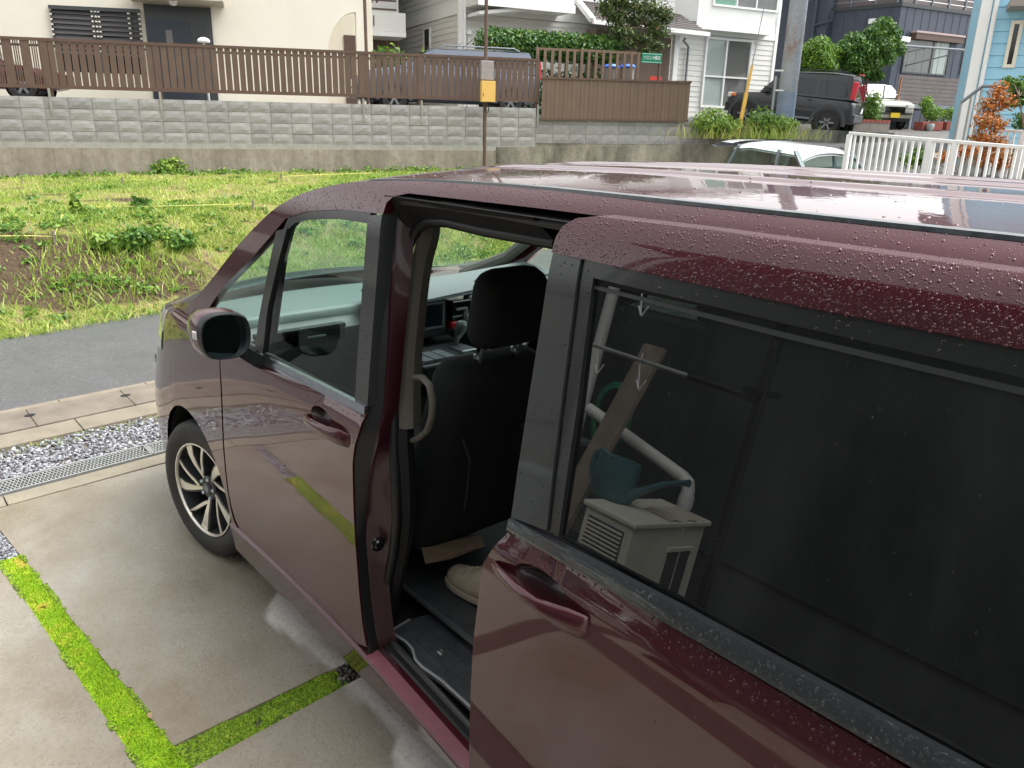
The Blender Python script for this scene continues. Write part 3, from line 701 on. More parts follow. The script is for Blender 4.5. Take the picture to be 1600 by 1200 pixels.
mb = MB(); pth = [ony(a, b, .70) for a, b in g]; mb.tube(pth, [.0105, .011, .011, .011, .011, .011, .0105, .0105], 10, flat=.8); mb.build('grab_handle', M['beige'], van, True)
tr_ = [onS(a, b, -.028) for a, b in [(612, 313), (640, 315), (700, 321), (780, 334), (868, 350), (990, 372), (1110, 392)]]
mb = MB(); mb.tube(tr_, .013, 8); mb.build('roof_weatherstrip', M['rubber'], van, True)
mb = MB(); top_ = seal[0:4][::-1]; xx = np.linspace(-1.56, -3.4, 24)
mb.loft([[(x, .722, 1.752), (x, .640, 1.758), (x, .625, 1.735), (x, .640, 1.714), (x, .655, 1.706), (x, .60, 1.69)] for x in xx]); mb.build('door_track', M['black'], van, True)
mb = MB(); mb.loft([[tuple(seal[i]), (seal[i][0] if i < 4 else max(seal[i][0], -1.63), .722, 1.752)] for i in range(9)]); mb.build('opening_header', M['black'], van)
mb = MB(); P_ = [ony(a, b, .66) for a, b in [(749, 342), (812, 351)]]; mb.bar(P_[0], P_[1], .012, .02); mb.build('track_plate', mat('brass_plate', (.16, .12, .05), .45, metal=.6), van)
mb = MB(); a_ = onS(592, 851, -.052); mb.lathe([(0, .006), (.012, .006), (.016, 0), (.022, 0), (.024, -.006)], Matrix.Translation(a_) @ Matrix.Rotation(math.radians(90), 4, 'Y') @ Matrix.Rotation(math.radians(180), 4, 'X'), 14); mb.build('striker_plug', M['black_gloss'], van, True)
# ------------------------------------------------------------------ sliding door (slid back and out)
DX, DY = -.75, .11
def Sg(x, z): return np.interp(z, [1.10, 1.69], [.826, .738])
sdl = [(-2.305, 1.158), (-2.30, 1.145), (-2.272, 1.10), (-2.251, 1.063), (-2.240, .982), (-2.224, .86), (-2.212, .70), (-2.203, .55), (-2.200, .42), (-2.21, .345), (-2.9, .335), (-3.30, .335), (-3.36, .40), (-3.36, 1.158)]
hole = [(-2.424 + .074 * math.cos(a), 1.098 + .031 * math.sin(a)) for a in np.linspace(0, 2 * math.pi, 24)[:-1]]
SD = panel('sliding_door', sdl, M['paint'], van, dx=DX, dy=DY, h=.024, depth=.05, keep='sdl', hole=hole)
panel('roof_band', [(-2.306, 1.712), (-2.305, 1.740), (-2.312, 1.760), (-2.335, 1.776), (-2.38, 1.784), (-2.6, 1.786), (-3.36, 1.784), (-3.36, 1.706), (-2.8, 1.704)], M['paint'], SD, dx=DX, dy=DY, h=.014, depth=.05, keep='band')
panel('front_sash', [(-2.312, 1.712), (-2.385, 1.710), (-2.408, 1.200), (-2.306, 1.186)], M['sash'], SD, dx=DX, dy=DY, off=.002, h=.03, depth=.05, keep='sdsash')
panel('window_frame', [(-2.388, 1.712), (-2.8, 1.706), (-3.36, 1.707), (-3.36, 1.672), (-2.8, 1.676), (-2.42, 1.682), (-2.432, 1.45), (-2.436, 1.196), (-2.411, 1.198)], M['black_trim'], SD, dx=DX, dy=DY, off=-.004, h=.02, depth=.03, keep='sdframe')
panel('door_window', [(-2.418, 1.684), (-2.8, 1.678), (-3.36, 1.676), (-3.36, 1.190), (-2.436, 1.192)], M['privacy'], SD, surf=Sg, dx=DX, dy=DY, off=-.010, h=.08, depth=0, keep='sdglass')
panel('belt_moulding', [(-2.306, 1.162), (-2.308, 1.186), (-2.73, 1.200), (-3.36, 1.209), (-3.36, 1.172), (-2.73, 1.166)], mat('wet_dark_moulding', (.035, .040, .045), .30, metal=.2, coat=1., var=.15, vs=60), SD, surf=lambda x, z: S(x, 1.165) + .010 - np.clip((z - 1.16) / .05, 0, 1) ** 2 * .014, dx=DX, dy=DY, h=.012, depth=.014, keep='sdbelt')
bowl(-2.424, 1.098, .074, .031, .044, M['jamb'], SD, dx=DX, dy=DY)
handle([(-2.280, 1.079, .002, .0, .003), (-2.292, 1.080, .010, .004, .008), (-2.33, 1.082, .0135, .016, .012), (-2.39, 1.084, .0135, .028, .013), (-2.45, 1.082, .0145, .030, .013), (-2.485, 1.080, .020, .024, .014), (-2.52, 1.076, .026, .013, .014), (-2.548, 1.074, .026, .004, .012), (-2.556, 1.074, .020, -.004, .006)], SD, M['paint'], dx=DX, dy=DY)
panel('glass_lip', [(-2.418, 1.668), (-2.8, 1.662), (-3.36, 1.660), (-3.36, 1.652), (-2.8, 1.654), (-2.418, 1.662)], mat('grey_lip', (.05, .053, .055), .4), SD, surf=Sg, dx=DX, dy=DY, off=-.006, h=.05, depth=.004)
mb = MB()   # inner trim panel of the door
mb.box((-2.26, .80, .36), (-3.34, .885, 1.14)); mb.build('door_card', M['black'], SD, bevel=.01)
mb = MB(); mb.box((-2.34, .83, 1.672), (-3.34, .842, 1.70)); mb.build('window_inner_rail', M['black'], SD)
# ---- body behind the open door, tail and underside
rear = [(-2.60, 1.70), (-3.84, 1.70), (-3.86, 1.25), (-3.84, .45), (-3.72, .34), (-3.31, .34), (-3.27, .50), (-3.15, .64), (-2.98, .71), (-2.80, .71), (-2.63, .64), (-2.51, .50), (-2.47, .34), (-2.40, .36), (-2.42, 1.10), (-2.60, 1.20)]
for sd_ in (1, -1):
    panel('rear_quarter', rear, M['paint'], van, side=sd_, h=.08, off=-.006)
    panel('rear_window', [(-2.64, 1.67), (-3.70, 1.66), (-3.74, 1.23), (-2.64, 1.22)], M['dark_pane'], van, side=sd_, off=-.002, h=.2, depth=.005)
panel('side_door', [(-1.50, 1.16), (-2.40, 1.17), (-2.42, 1.10), (-2.40, .36), (-1.53, .36), (-1.50, .9)], M['paint'], van, side=-1, h=.08)
panel('side_window', [(-1.47, 1.69), (-2.60, 1.70), (-2.62, 1.18), (-1.49, 1.18)], M['privacy'], van, side=-1, h=.2, depth=0)
mb = MB(); secs = []
for z in np.linspace(.30, 1.80, 16):
    y = float(S(-3.8, min(z, 1.795))) - .004; x = -3.85 - .05 * math.sin(min(1, (z - .3) / .6) * 1.57) + max(0, z - 1.0) * .06
    secs.append([(x - .05 * (1 - (t / 1.0) ** 4), y * t, z) for t in np.linspace(-1, 1, 15)])
mb.loft(secs); mb.build('tailgate', M['paint'], van, True)
mb = MB(); mb.box((-3.80, -.76, .20), (-.45, .70, .30)); mb.box((-.42, -.45, .18), (.75, .45, .6)); mb.box((.40, -.70, .25), (.85, .70, .75)); mb.build('underbody', M['black'], van)
# ---- wheels
def tyre_wheel(loc, steer, side, parent):
    R_ = Matrix.Translation(loc) @ Matrix.Rotation(steer, 4, 'Z') @ Matrix.Rotation(math.radians(-90 * side), 4, 'X')   # local z -> outward (+y)
    w = MB(); w.lathe([(.215, -.09), (.225, -.105), (.27, -.112), (.305, -.105), (.322, -.085), (.3275, -.05), (.3285, 0), (.3275, .05), (.322, .082), (.308, .100), (.285, .108), (.262, .107), (.240, .100), (.226, .093), (.215, .085)], R_, 72)
    wh = w.build('wheel', M['tyre'], parent, True, sharp=60)
    g = MB()   # tread grooves as thin dark ridges are left to the tyre; rim barrel and lip
    g.lathe([(.2245, .094), (.2235, .099), (.217, .099), (.2135, .093), (.2130, .088)], R_, 72); g.build('rim_lip', M['rim_face'], wh, True)
    g = MB(); g.lathe([(.214, .090), (.205, .02), (.205, -.08), (.05, -.06), (0, -.06)], R_, 48); g.build('rim_barrel', M['rim_dark'], wh, True)
    g = MB(); g.lathe([(.17, -.02), (.17, -.035), (.0, -.035)], R_, 40); g.lathe([(.06, .0), (.06, -.03)], R_, 24); g.build('brake_disc', mat('brake_steel', (.06, .06, .062), .4, metal=.7), wh, True)
    def xz(r, a): return (r * math.cos(a), r * math.sin(a))
    bk = MB(); fc = []
    for k in range(5):
        a0 = 2 * math.pi * k / 5 + .20
        for arm, (pts_, ws_) in enumerate((([(.048, .10), (.085, .06), (.125, .03), (.17, .0), (.2145, -.06)], [.013, .018, .027, .038, .050]), ([(.2145, -.62), (.175, -.56), (.135, -.47), (.10, -.33), (.074, -.06)], [.016, .014, .014, .015, .014]))):
            L = []; Rr = []
            C2_ = [np.array([r * math.cos(a0 + a), r * math.sin(a0 + a)]) for r, a in pts_]
            for q in range(5):
                tg = C2_[min(q + 1, 4)] - C2_[max(q - 1, 0)]; tg /= np.linalg.norm(tg); nn_ = np.array([-tg[1], tg[0]]) * ws_[q] / 2; L.append(tuple(C2_[q] + nn_)); Rr.append(tuple(C2_[q] - nn_))
            zf = lambda r: .062 + .022 * min(1, max(0, (r - .05) / .1))
            def slabs(L, Rr, dz0, dz1, mb_):
                poly = L + Rr[::-1]; n_ = len(L)
                top = [R_ @ Vector((p[0], p[1], zf(math.hypot(*p)) + dz0)) for p in poly]; bot = [R_ @ Vector((p[0], p[1], (zf(math.hypot(*p)) + dz1) if dz1 > -.01 else .02)) for p in poly]
                mb_.add(top + bot, [(i, i + 1, 2 * n_ - 2 - i, 2 * n_ - 1 - i) for i in range(n_ - 1)] + [(i, i + 2 * n_, (i + 1) % (2 * n_) + 2 * n_, (i + 1) % (2 * n_)) for i in range(2 * n_)])
            f = MB(); slabs(L, Rr, .003, .0, f); fc.append(f)
            ex = lambda A, B, w: [tuple(np.array(a) + (np.array(a) - np.array(b)) / np.linalg.norm(np.array(a) - np.array(b)) * w) for a, b in zip(A, B)]
            slabs(ex(L, Rr, .010 if arm == 0 else .004), ex(Rr, L, .004), -.0005, -1, bk)
    for f in fc: f.build('spoke', M['rim_face'], wh)
    bk.lathe([(.058, .02), (.058, .062), (.05, .068), (0, .068)], R_, 24); bk.build('rim_centre', M['rim_dark'], wh)
    for k in range(5):
        a = 2 * math.pi * k / 5 + .7; g = MB(); g.lathe([(.0, .078), (.008, .078), (.010, .074), (.010, .06)], R_ @ Matrix.Translation((.047 * math.cos(a), .047 * math.sin(a), 0)), 6); g.build('wheel_nut', M['silver'], wh)
    g = MB(); g.lathe([(.030, .066), (.029, .074), (.0, .076)], R_, 24); cap = g.build('centre_cap', M['rim_dark'], wh, True)
    g = MB(); q = .013   # the emblem: a frame with an H
    for (p0, p1) in (((-q, -q), (-q * .72, q)), ((q, -q), (q * .72, q)), ((-q, -q), (q, -q)), ((-q * .72, q), (q * .72, q)), ((-q * .45, -q * .7), (-q * .40, q * .7)), ((q * .45, -q * .7), (q * .40, q * .7)), ((-q * .42, 0), (q * .42, 0))):
        g.bar(R_ @ Matrix.Rotation(math.radians(35), 4, 'Z') @ Vector((p0[0], p0[1], .0765)), R_ @ Matrix.Rotation(math.radians(35), 4, 'Z') @ Vector((p1[0], p1[1], .0765)), .0032, .0022, up=R_.to_3x3() @ Vector((0, 0, 1)))
    if side == 1: g.build('wheel_emblem', M['silver'], wh)
    g = MB(); g.tube([R_ @ Vector((.205 * math.cos(.9), .205 * math.sin(.9), .07)), R_ @ Vector((.185 * math.cos(.9), .185 * math.sin(.9), .10))], .004, 6); g.build('tyre_valve', M['rubber'], wh)
    return wh
tyre_wheel((0, .712, .329), .196, 1, van)
tyre_wheel((0, -.712, .329), .196, -1, van)
tyre_wheel((-2.89, .712, .329), 0, 1, van); tyre_wheel((-2.89, -.712, .329), 0, -1, van)
# ------------------------------------------------------------------ cabin
mb = MB(); mb.box((-3.7, -.76, .28), (-.3, .70, .34)); mb.build('cabin_floor', M['black'], van)
mb = MB(); mb.loft([[(x, -.64, 1.70), (x, -.5, 1.745), (x, 0, 1.765), (x, .5, 1.745), (x, .625, 1.70)] for x in (-1.0, -1.5, -2.5, -3.7)]); mb.build('headliner', M['liner'], van, True)
mb = MB()   # inner side walls
mb.box((-.45, -.78, .33), (-3.75, -.76, 1.16)); mb.box((-3.76, -.76, .33), (-3.74, .74, 1.15)); mb.build('inner_side_trim', M['black'], van); mb = MB(); mb.box((-.45, .755, .36), (-1.47, .775, 1.15)); mb.box((-.5, .66, .86), (-1.40, .75, .92)); mb.build('front_door_trim', M['door_trim'], van, bevel=.01)
mb = MB(); mb.box((-2.62, .70, .34), (-3.74, .72, 1.70)); mb.build('rear_inner_trim', M['black'], van)
for sd_ in (1, -1):   # A-pillar trims
    mb = MB(); mb.tube([(.10, sd_ * .76, 1.15), (-.30, sd_ * .745, 1.30), (-.60, sd_ * .72, 1.485), (-.86, sd_ * .69, 1.63), (-1.1, sd_ * .665, 1.70)], .030, 8); mb.build('screen_pillar_trim', M['liner'], van, True)
    mb = MB(); mb.tube([(-.85, sd_ * .785, 1.17), (-.93, sd_ * .735, 1.58)], .012, 6); mb.build('quarter_post', M['black'], van)
# dashboard
mb = MB(); secs = []
for y in np.linspace(-.76, .76, 21):
    k = 1 - (y / .76) ** 2; secs.append([(.26 + .16 * k, y, 1.10), (.0 + .06 * k, y, 1.17), (-.30, y, 1.20 + .0 * k), (-.42, y, 1.205), (-.455, y, 1.19), (-.45, y, 1.15)])
mb.loft(secs); mb.build('dashboard_top', M['dash_top'], van, True, sharp=0)
mb = MB(); mb.loft([[(-.45, y, 1.16), (-.46, y, 1.145), (-.50, y, 1.12), (-.50, y, 1.02), (-.46, y, .96), (-.40, y, .85), (-.30, y, .70)] for y in np.linspace(-.76, .76, 9)]); dashb = mb.build('dashboard', M['door_trim'] if 0 else M['dash'], van, True)
mb = MB(); p = [onx(*q, -.64) for q in ((648, 484), (692, 474), (699, 512), (648, 524))]
mb.box((-.50, -.12, 1.05), (-.632, .20, 1.225)); mb.build('centre_console', M['dash'], dashb, bevel=.012)
mb = MB(); mb.box((-.628, -.085, 1.098), (-.642, .13, 1.198)); mb.build('display', M['screen'], dashb, bevel=.003)
mb = MB()
for (y0, z0, y1, z1) in ((-.092, 1.092, .14, 1.096), (-.092, 1.200, .14, 1.204), (-.096, 1.092, -.091, 1.204)): mb.box((-.636, y0, z0), (-.645, y1, z1))
mb.build('display_frame', M['silver'], dashb)
mb = MB(); mb.loft([[(-.47, y, 1.222 + max(0, -y) * .06), (-.655, y, 1.216 + max(0, -y) * .06), (-.658, y, 1.228 + max(0, -y) * .06), (-.60, y, 1.242 + max(0, -y) * .06), (-.45, y, 1.262 + max(0, -y) * .05)] for y in np.linspace(.2, -.72, 10)], cap=True); mb.build('silver_shelf', M['dash_top'], dashb, True)
mb = MB(); mb.bar((-.655, .19, 1.214), (-.655, -.3, 1.232), .008, .008); mb.build('chrome_strip', M['silver'], dashb)
mb = MB(); mb.box((-.52, -.14, 1.11), (-.645, -.30, 1.20)); mb.build('air_vent', M['black_gloss'], dashb, bevel=.006)
mb = MB(); mb.box((-.63, -.16, 1.158), (-.652, -.22, 1.166)); mb.box((-.63, -.14, 1.128), (-.65, -.29, 1.133)); mb.build('vent_blade', M['silver'], dashb)
mb = MB(); mb.box((-.60, -.135, 1.075), (-.648, -.165, 1.108)); mb.build('hazard_switch', M['red_plastic'], dashb, bevel=.004)
mb = MB(); mb.lathe([(.026, 0), (.026, .02), (.02, .024), (0, .024)], Matrix.Translation((-.62, -.205, 1.085)) @ Matrix.Rotation(math.radians(-90), 4, 'Y'), 16); mb.build('dial', M['silver'], dashb, True)
mb = MB(); mb.box((-.46, .30, 1.06), (-.50, .70, 1.14)); mb.build('glove_vent', M['black_gloss'], dashb, bevel=.01)
mb = MB(); mb.box((-.498, .40, 1.098), (-.506, .48, 1.104)); mb.build('glove_vent_blade', M['silver'], dashb)
mb = MB(); mb.loft([[(-.50, -.20, .90), (-.50, .14, .90), (-.50, .14, 1.03), (-.50, -.20, 1.03)], [(-.80, -.18, .90), (-.80, .12, .90), (-.80, .12, .985), (-.80, -.18, .985)]], closed=True, cap=True); mb.build('shift_console', M['dash'], dashb, bevel=.01)
mb = MB(); kk = 0
for i in range(2):
    for j in range(3): mb.box((-.66 - i * .065, .105 - j * .055, .985), (-.72 - i * .065, .057 - j * .055, 1.004))
mb.build('console_key', M['steel_grey'], dashb, bevel=.003)
mb = MB(); mb.tube([(-.66, -.145, .99), (-.67, -.15, 1.04), (-.675, -.152, 1.055), (-.685, -.155, 1.08), (-.69, -.158, 1.105), (-.69, -.158, 1.118)], [.010, .012, .020, .026, .027, .018], 12); mb.build('gear_lever', M['dash_top'], dashb, True)
mb = MB(); mb.box((-.60, -.19, .99), (-.76, -.11, 1.006)); mb.build('gear_plate', M['silver'], dashb, bevel=.004)
mb = MB(); ccw = np.array([-.66, -.39, 1.10]); tz = math.radians(62)
mb.tube([ccw + .185 * (math.cos(a) * np.array([0, 1, 0]) + math.sin(a) * np.array([.42, 0, .9])) for a in np.linspace(0, 2 * math.pi, 33)[:-1]], .016, 8, closed=True); mb.bar(ccw + np.array([0, -.17, 0]), ccw + np.array([0, .17, 0]), .05, .03); mb.bar(ccw, ccw + np.array([.25, 0, -.1]), .06, .06); mb.build('steering_wheel', M['dash'], van, True)
# seats
def rbox(name, c, sz, m, parent, rot=0., bev=.05, taper=1.):
    mb = MB(); x, y, z = np.array(sz) / 2
    cs = [(-x, -y, -z), (x, -y, -z), (x, y, -z), (-x, y, -z), (-x, -y * taper, z), (x, -y * taper, z), (x, y * taper, z), (-x, y * taper, z)]
    mt = Matrix.Translation(c) @ Matrix.Rotation(rot, 4, 'Y'); mb.hexa([mt @ Vector(q) for q in cs])
    return mb.build(name, m, parent, True, bevel=bev, seg=4, sharp=0)
def front_seat(y, x0):
    bk = rbox('seat_backrest', (x0, y, .90), (.17, .50, .72), M['fabric'], van, rot=math.radians(-16), bev=.07, taper=.80)
    hr = rbox('headrest', (x0 - .16, y, 1.415), (.13, .285, .245), M['fabric'], bk, rot=math.radians(-8), bev=.062, taper=.86)
    for q in (-.075, .075):
        mb = MB(); mb.tube([(x0 - .10, y + q, 1.20), (x0 - .145, y + q, 1.33)], .007, 8); mb.build('headrest_post', M['silver'], bk, True)
        mb = MB(); mb.lathe([(.017, 0), (.017, .012), (.009, .016)], Matrix.Translation((x0 - .108, y + q, 1.252)), 12); mb.build('post_collar', M['silver'], bk, True)
    rbox('seat_cushion', (x0 + .33, y, .66), (.56, .52, .18), M['fabric'], van, rot=math.radians(-6), bev=.06)
    mb = MB(); mb.box((x0 + .24, y - .2, .33), (x0 + .55, y + .2, .60)); mb.build('seat_base', M['black'], van, bevel=.02)
    # pocket seam on the back
    mb = MB(); mb.tube([(x0 - .155, y + .17, 1.02), (x0 - .165, y + .15, .95), (x0 - .14, y + .14, .84), (x0 - .125, y + .14, .76)], .004, 5); mb.tube([(x0 - .175, y - .05, 1.02), (x0 - .18, y - .12, 1.035), (x0 - .178, y - .2, 1.04)], .004, 5); mb.build('pocket_piping', M['dash'], bk)
front_seat(.345, -1.44); front_seat(-.38, -1.25)
for y in (.40, -.40):
    rbox('rear_seat_cushion', (-2.45, y, .70), (.55, .56, .18), M['fabric'], van, bev=.06); b2 = rbox('rear_seat_backrest', (-2.82, y, 1.02), (.17, .54, .66), M['fabric'], van, rot=math.radians(-16), bev=.06, taper=.85); rbox('rear_headrest', (-2.97, y, 1.46), (.12, .28, .2), M['fabric'], b2, bev=.05)
# step mat
mpx = [(612, 985), (640, 968), (690, 952), (740, 930), (790, 950), (790, 1160), (735, 1104), (690, 1063), (660, 1042), (649, 1030), (645, 1014), (634, 1002), (620, 994)]
mat2 = [tuple(onz(a, b, .372)[:2]) for a, b in mpx]
mb = MB(); mb.prism(mat2, lambda a, b, d: (a, b, d), .352, .372); smat = mb.build('step_mat', M['carpet'], van, bevel=.003)
mb = MB(); e_ = [onz(a, b, .374) for a, b in [(640, 968), (612, 985), (620, 994), (634, 1002), (645, 1014), (649, 1030), (660, 1042), (690, 1063), (735, 1104), (790, 1160)]]; mb.tube(e_, .0045, 6); mb.build('mat_piping', M['piping'], smat, True)
mb = MB()
for k in range(6):
    a = onz(652 + k * 8, 1000 - k * 9, .3735); b = onz(745 + k * 4, 1096 - k * 19, .3735); mb.bar(a, b, .006, .006)
for k in range(4): a = onz(700 + k * 11, 985 - k * 12, .3735); b = onz(724 + k * 9, 962 - k * 9, .3735); c = onz(742 + k * 6, 975 - k * 8, .3735); mb.bar(a, b, .007, .007); mb.bar(b, c, .007, .007)
mb.build('mat_rib', M['carpet'], smat)
mb = MB(); c = onz(688, 1020, .3745)
for k in range(3): mb.bar(c + np.array([-.010, -.005 + k * .005, 0]), c + np.array([.012, -.010 + k * .006, 0]), .0032, .002)
mb.build('mat_tag', M['white_print'], smat)
mb = MB(); mb.box((-1.2, -.7, .40), (-2.25, .60, .425)); mb.build('upper_floor_carpet', M['carpet'], van, bevel=.02)
mb = MB()
for q in np.linspace(-1.62, -2.6, 22): mb.box((q, .672, .330), (q - .03 - .01 * rng.random(), .700, .336 + .004 * rng.random()))
mb.box((-1.5, .62, .325), (-3.4, .715, .332)); mb.build('lower_door_track', M['black_gloss'], van)
mb = MB(); zr_ = lambda x: float(np.interp(-x, -rp[:, 0], rp[:, 2])); mb.loft([[(x, .777, zr_(x) + .017), (x, .772, zr_(x) + .024), (x, .745, zr_(x) + .026), (x, .735, zr_(x) + .012), (x, .70, zr_(x) + .010)] for x in np.linspace(-1.50, -2.5, 12)]); mb.build('step_trim', M['rubber'], van, True)
mb = MB(); mb.tube([(x, .748, zr_(x) + .030) for x in np.linspace(-1.49, -2.5, 12)], .011, 8); mb.build('sill_seal', mat('grey_rubber', (.035, .037, .04), .35), van, True)
mb = MB(); mb.tube([(-1.50, .705, .343), (-1.6, .712, .342), (-2.6, .712, .342)], .006, 6); mb.build('track_edge', M['steel_grey'], van, True)
# ---- rain
pt = M['paint']
drops('roof_side', 3800, .0005, .0020, pt, van, where=lambda c: np.clip((-.5 - c[:, 0]) * 2, .15, 1))
drops('band', 3400, .0005, .0020, pt, SD)
drops('roof_side', 5000, .00035, .0010, pt, van, name='fine_rain'); drops('band', 4200, .00035, .0010, pt, SD, name='fine_rain'); drops('sdglass', 900, .0003, .0007, M['water'], SD, name='fine_rain')
drops('band', 60, .0018, .0027, pt, SD, name='large_drops'); drops('roof_side', 60, .0018, .0027, pt, van, name='large_drops')
drops('roof', 260, .001, .0035, pt, van, where=lambda c: (c[:, 1] > -.2) * np.clip((c[:, 1] - .1) * 2, .03, 1))
drops('sdl', 800, .0006, .0024, pt, SD, where=lambda c: 1. * (c[:, 2] > 1.122) * 3 + .05 * (c[:, 2] > .98))
drops('fdoor', 380, .0006, .0022, pt, FDOOR, where=lambda c: 1. * (c[:, 2] > 1.11) * 4 + .04)
drops('fender', 150, .0006, .0020, pt, van, where=lambda c: 1. * (c[:, 2] > 1.0))
drops('sdbelt', 1300, .0006, .0026, M['water'], SD)
drops('fbelt', 300, .0008, .0025, M['water'], FDOOR)
drops('sdsash', 80, .0006, .0024, M['black_gloss'], SD); drops('sdframe', 130, .0006, .0028, M['black_gloss'], SD)
drops('sash', 60, .001, .0025, M['black_gloss'], FDOOR); drops('trail', 70, .0006, .0022, M['water'], FDOOR)
drops('sdglass', 420, .0005, .0015, M['water'], SD, flat=.35)
drops('fglass', 260, .0005, .0016, M['water'], FDOOR, flat=.35)
# ------------------------------------------------------------------ ground by the van
def vnoise(x, y, seed=0):
    r = np.random.default_rng(seed).random((64, 64)); xi, yi = np.floor(x).astype(int), np.floor(y).astype(int); fx, fy = x - xi, y - yi
    fx, fy = fx * fx * (3 - 2 * fx), fy * fy * (3 - 2 * fy); g = lambda a, b: r[a % 64, b % 64]
    return (g(xi, yi) * (1 - fx) + g(xi + 1, yi) * fx) * (1 - fy) + (g(xi, yi + 1) * (1 - fx) + g(xi + 1, yi + 1) * fx) * fy
def fbm(x, y, s=1., seed=0, o=4): return sum(vnoise(x * s * 2 ** i, y * s * 2 ** i, seed + i) * .5 ** (i + 1) for i in range(o)) / (1 - .5 ** o)
def slab(name, poly, m, z=0., thick=.09, h=.06, fn=None, parent=None, rough=.0):
    out = resample(rnd(poly, .008), h); nb = len(out); o = np.array(out); pts = list(out)
    g = np.array([(x, y) for x in np.arange(o[:, 0].min(), o[:, 0].max(), h) for y in np.arange(o[:, 1].min(), o[:, 1].max(), h)])
    if len(g):
        k = pin(g, o) & (segdist(g, o) > .4 * h); pts += list(g[k])
    vs, _, fs, *_r = delaunay_2d_cdt([Vector((float(a), float(b))) for a, b in pts], [], [list(range(nb))], 1, 1e-6)
    V = np.array([(q.x, q.y, z) for q in vs]); F = [tuple(t) for t in fs]
    n0 = len(V); oi = np.array([(a, b, z) for a, b in out]); V2 = np.vstack([V, oi - [0, 0, .004], oi - [0, 0, thick]]); W_ = [tuple(v) for v in V2]
    # outline vertices keep their order at the start of vs
    a = np.roll(np.arange(nb), -1)
    S1 = [(i, int(a[i]), n0 + int(a[i]), n0 + i) for i in range(nb)]; S2 = [(n0 + i, n0 + int(a[i]), n0 + nb + int(a[i]), n0 + nb + i) for i in range(nb)]
    me = bpy.data.meshes.new(name); me.from_pydata(W_, [], F + S1 + S2); b = bmesh.new(); b.from_mesh(me); bmesh.ops.recalc_face_normals(b, faces=b.faces); b.to_mesh(me); b.free()
    if fn is not None:
        at_ = me.attributes.new('dry', 'FLOAT', 'POINT'); at_.data.foreach_set('value', np.ascontiguousarray(fn(V2[:, 0], V2[:, 1]), np.float32))
    return struct(link(name, me, m, parent))
DRY = [[(-.52, .70), (-.57, .765), (-.68, .815), (-.88, .785), (-1.00, .772), (-1.13, .752), (-1.13, .0), (-.5, 0)],
       [(-1.2, .70), (-1.21, .765), (-1.30, .758), (-1.39, .735), (-1.55, .752), (-1.60, .80), (-1.68, .83), (-1.85, .85), (-2.6, .9), (-2.6, 0), (-1.2, 0)]]
def dryfn(x, y):
    p = np.stack([x, y], 1) + .022 * np.stack([fbm(x, y, 9, 3) - .5, fbm(x, y, 9, 9) - .5], 1); d = np.zeros(len(x))
    for q in DRY: sd_ = segdist(p, q) * np.where(pin(p, q), 1, -1); d = np.maximum(d, np.clip(.5 + sd_ / .02, 0, 1))
    return d
SA = [(-1.129, 1.335), (1.085, 1.541), (1.151, .687), (1.45, -3.2), (-.973, -3.2)]
slab('driveway_slab', SA, M['slab'], h=.025, fn=dryfn)
slab('driveway_slab', [(1.075, 1.620), (1.02, 2.30), (-1.31, 2.18), (-1.265, 1.436)], M['slab'], h=.06, fn=dryfn)
slab('driveway_slab', [(-1.262, 1.318), (-1.216, .703), (-.93, -3.2), (-6.5, -3.2), (-6.5, .85)], M['slab'], h=.03, fn=dryfn)
slab('driveway_slab', [(-1.375, 1.424), (-1.425, 2.16), (-6.5, 1.72), (-6.5, .96)], M['slab'], h=.08, fn=dryfn)
slab('driveway_slab', [(1.0, 2.52), (.97, 2.98), (-1.36, 2.84), (-1.33, 2.40)], M['slab'], h=.09, fn=dryfn); slab('driveway_slab', [(-1.45, 2.38), (-1.48, 2.82), (-6.5, 2.44), (-6.5, 1.95)], M['slab'], h=.09, fn=dryfn)
mb = MB(); mb.box((-7, -3.4, -.10), (1.2, 4.2, -.022)); struct(mb.build('joint_bed', M['bed']))
mb = MB(); mb.box((-9, 3.2, -.09), (1.0, 4.6, -.012)); struct(mb.build('gravel_bed', M['bed']))
def L2(p, q, t): return np.array(p) + (np.array(q) - np.array(p)) * t
def quadfill(a, b, c, d, n):  # random points in a quad a-b (one edge), d-c (other edge)
    u, v = rng.random(n)[:, None], rng.random(n)[:, None]; a, b, c, d = map(np.array, (a, b, c, d)); return (a * (1 - u) + b * u) * (1 - v) + (d * (1 - u) + c * u) * v
def blades(P, z, hmin, hmax, w, lean, tone, name, m, parent=None, seg=1):
    n = len(P); a = rng.random(n) * 2 * math.pi; hh = hmin + (hmax - hmin) * rng.random(n) ** 1.5; ww = w * (.6 + .8 * rng.random(n)); le = lean * rng.standard_normal((n, 2)) * hh[:, None]
    ax, ay = np.cos(a) * ww / 2, np.sin(a) * ww / 2; zc = z if hasattr(z, '__len__') else np.full(n, z)
    A = np.stack([P[:, 0] - ax, P[:, 1] - ay, zc], 1); B = np.stack([P[:, 0] + ax, P[:, 1] + ay, zc], 1)
    C1 = np.stack([P[:, 0] + .4 * le[:, 0] + ax * .7, P[:, 1] + .4 * le[:, 1] + ay * .7, zc + hh * .6], 1); D = np.stack([P[:, 0] + le[:, 0], P[:, 1] + le[:, 1], zc + hh], 1); E_ = C1 - np.stack([ax * 1.4, ay * 1.4, zc * 0], 1)
    V = np.stack([A, B, C1, E_, D], 1).reshape(-1, 3); f = np.array([(0, 1, 2), (0, 2, 3), (3, 2, 4)]); F = (f[None] + (np.arange(n) * 5)[:, None, None]).reshape(-1, 3)
    return stuff(npmesh(name, V, F, m, parent, False, np.repeat(tone, 5)))
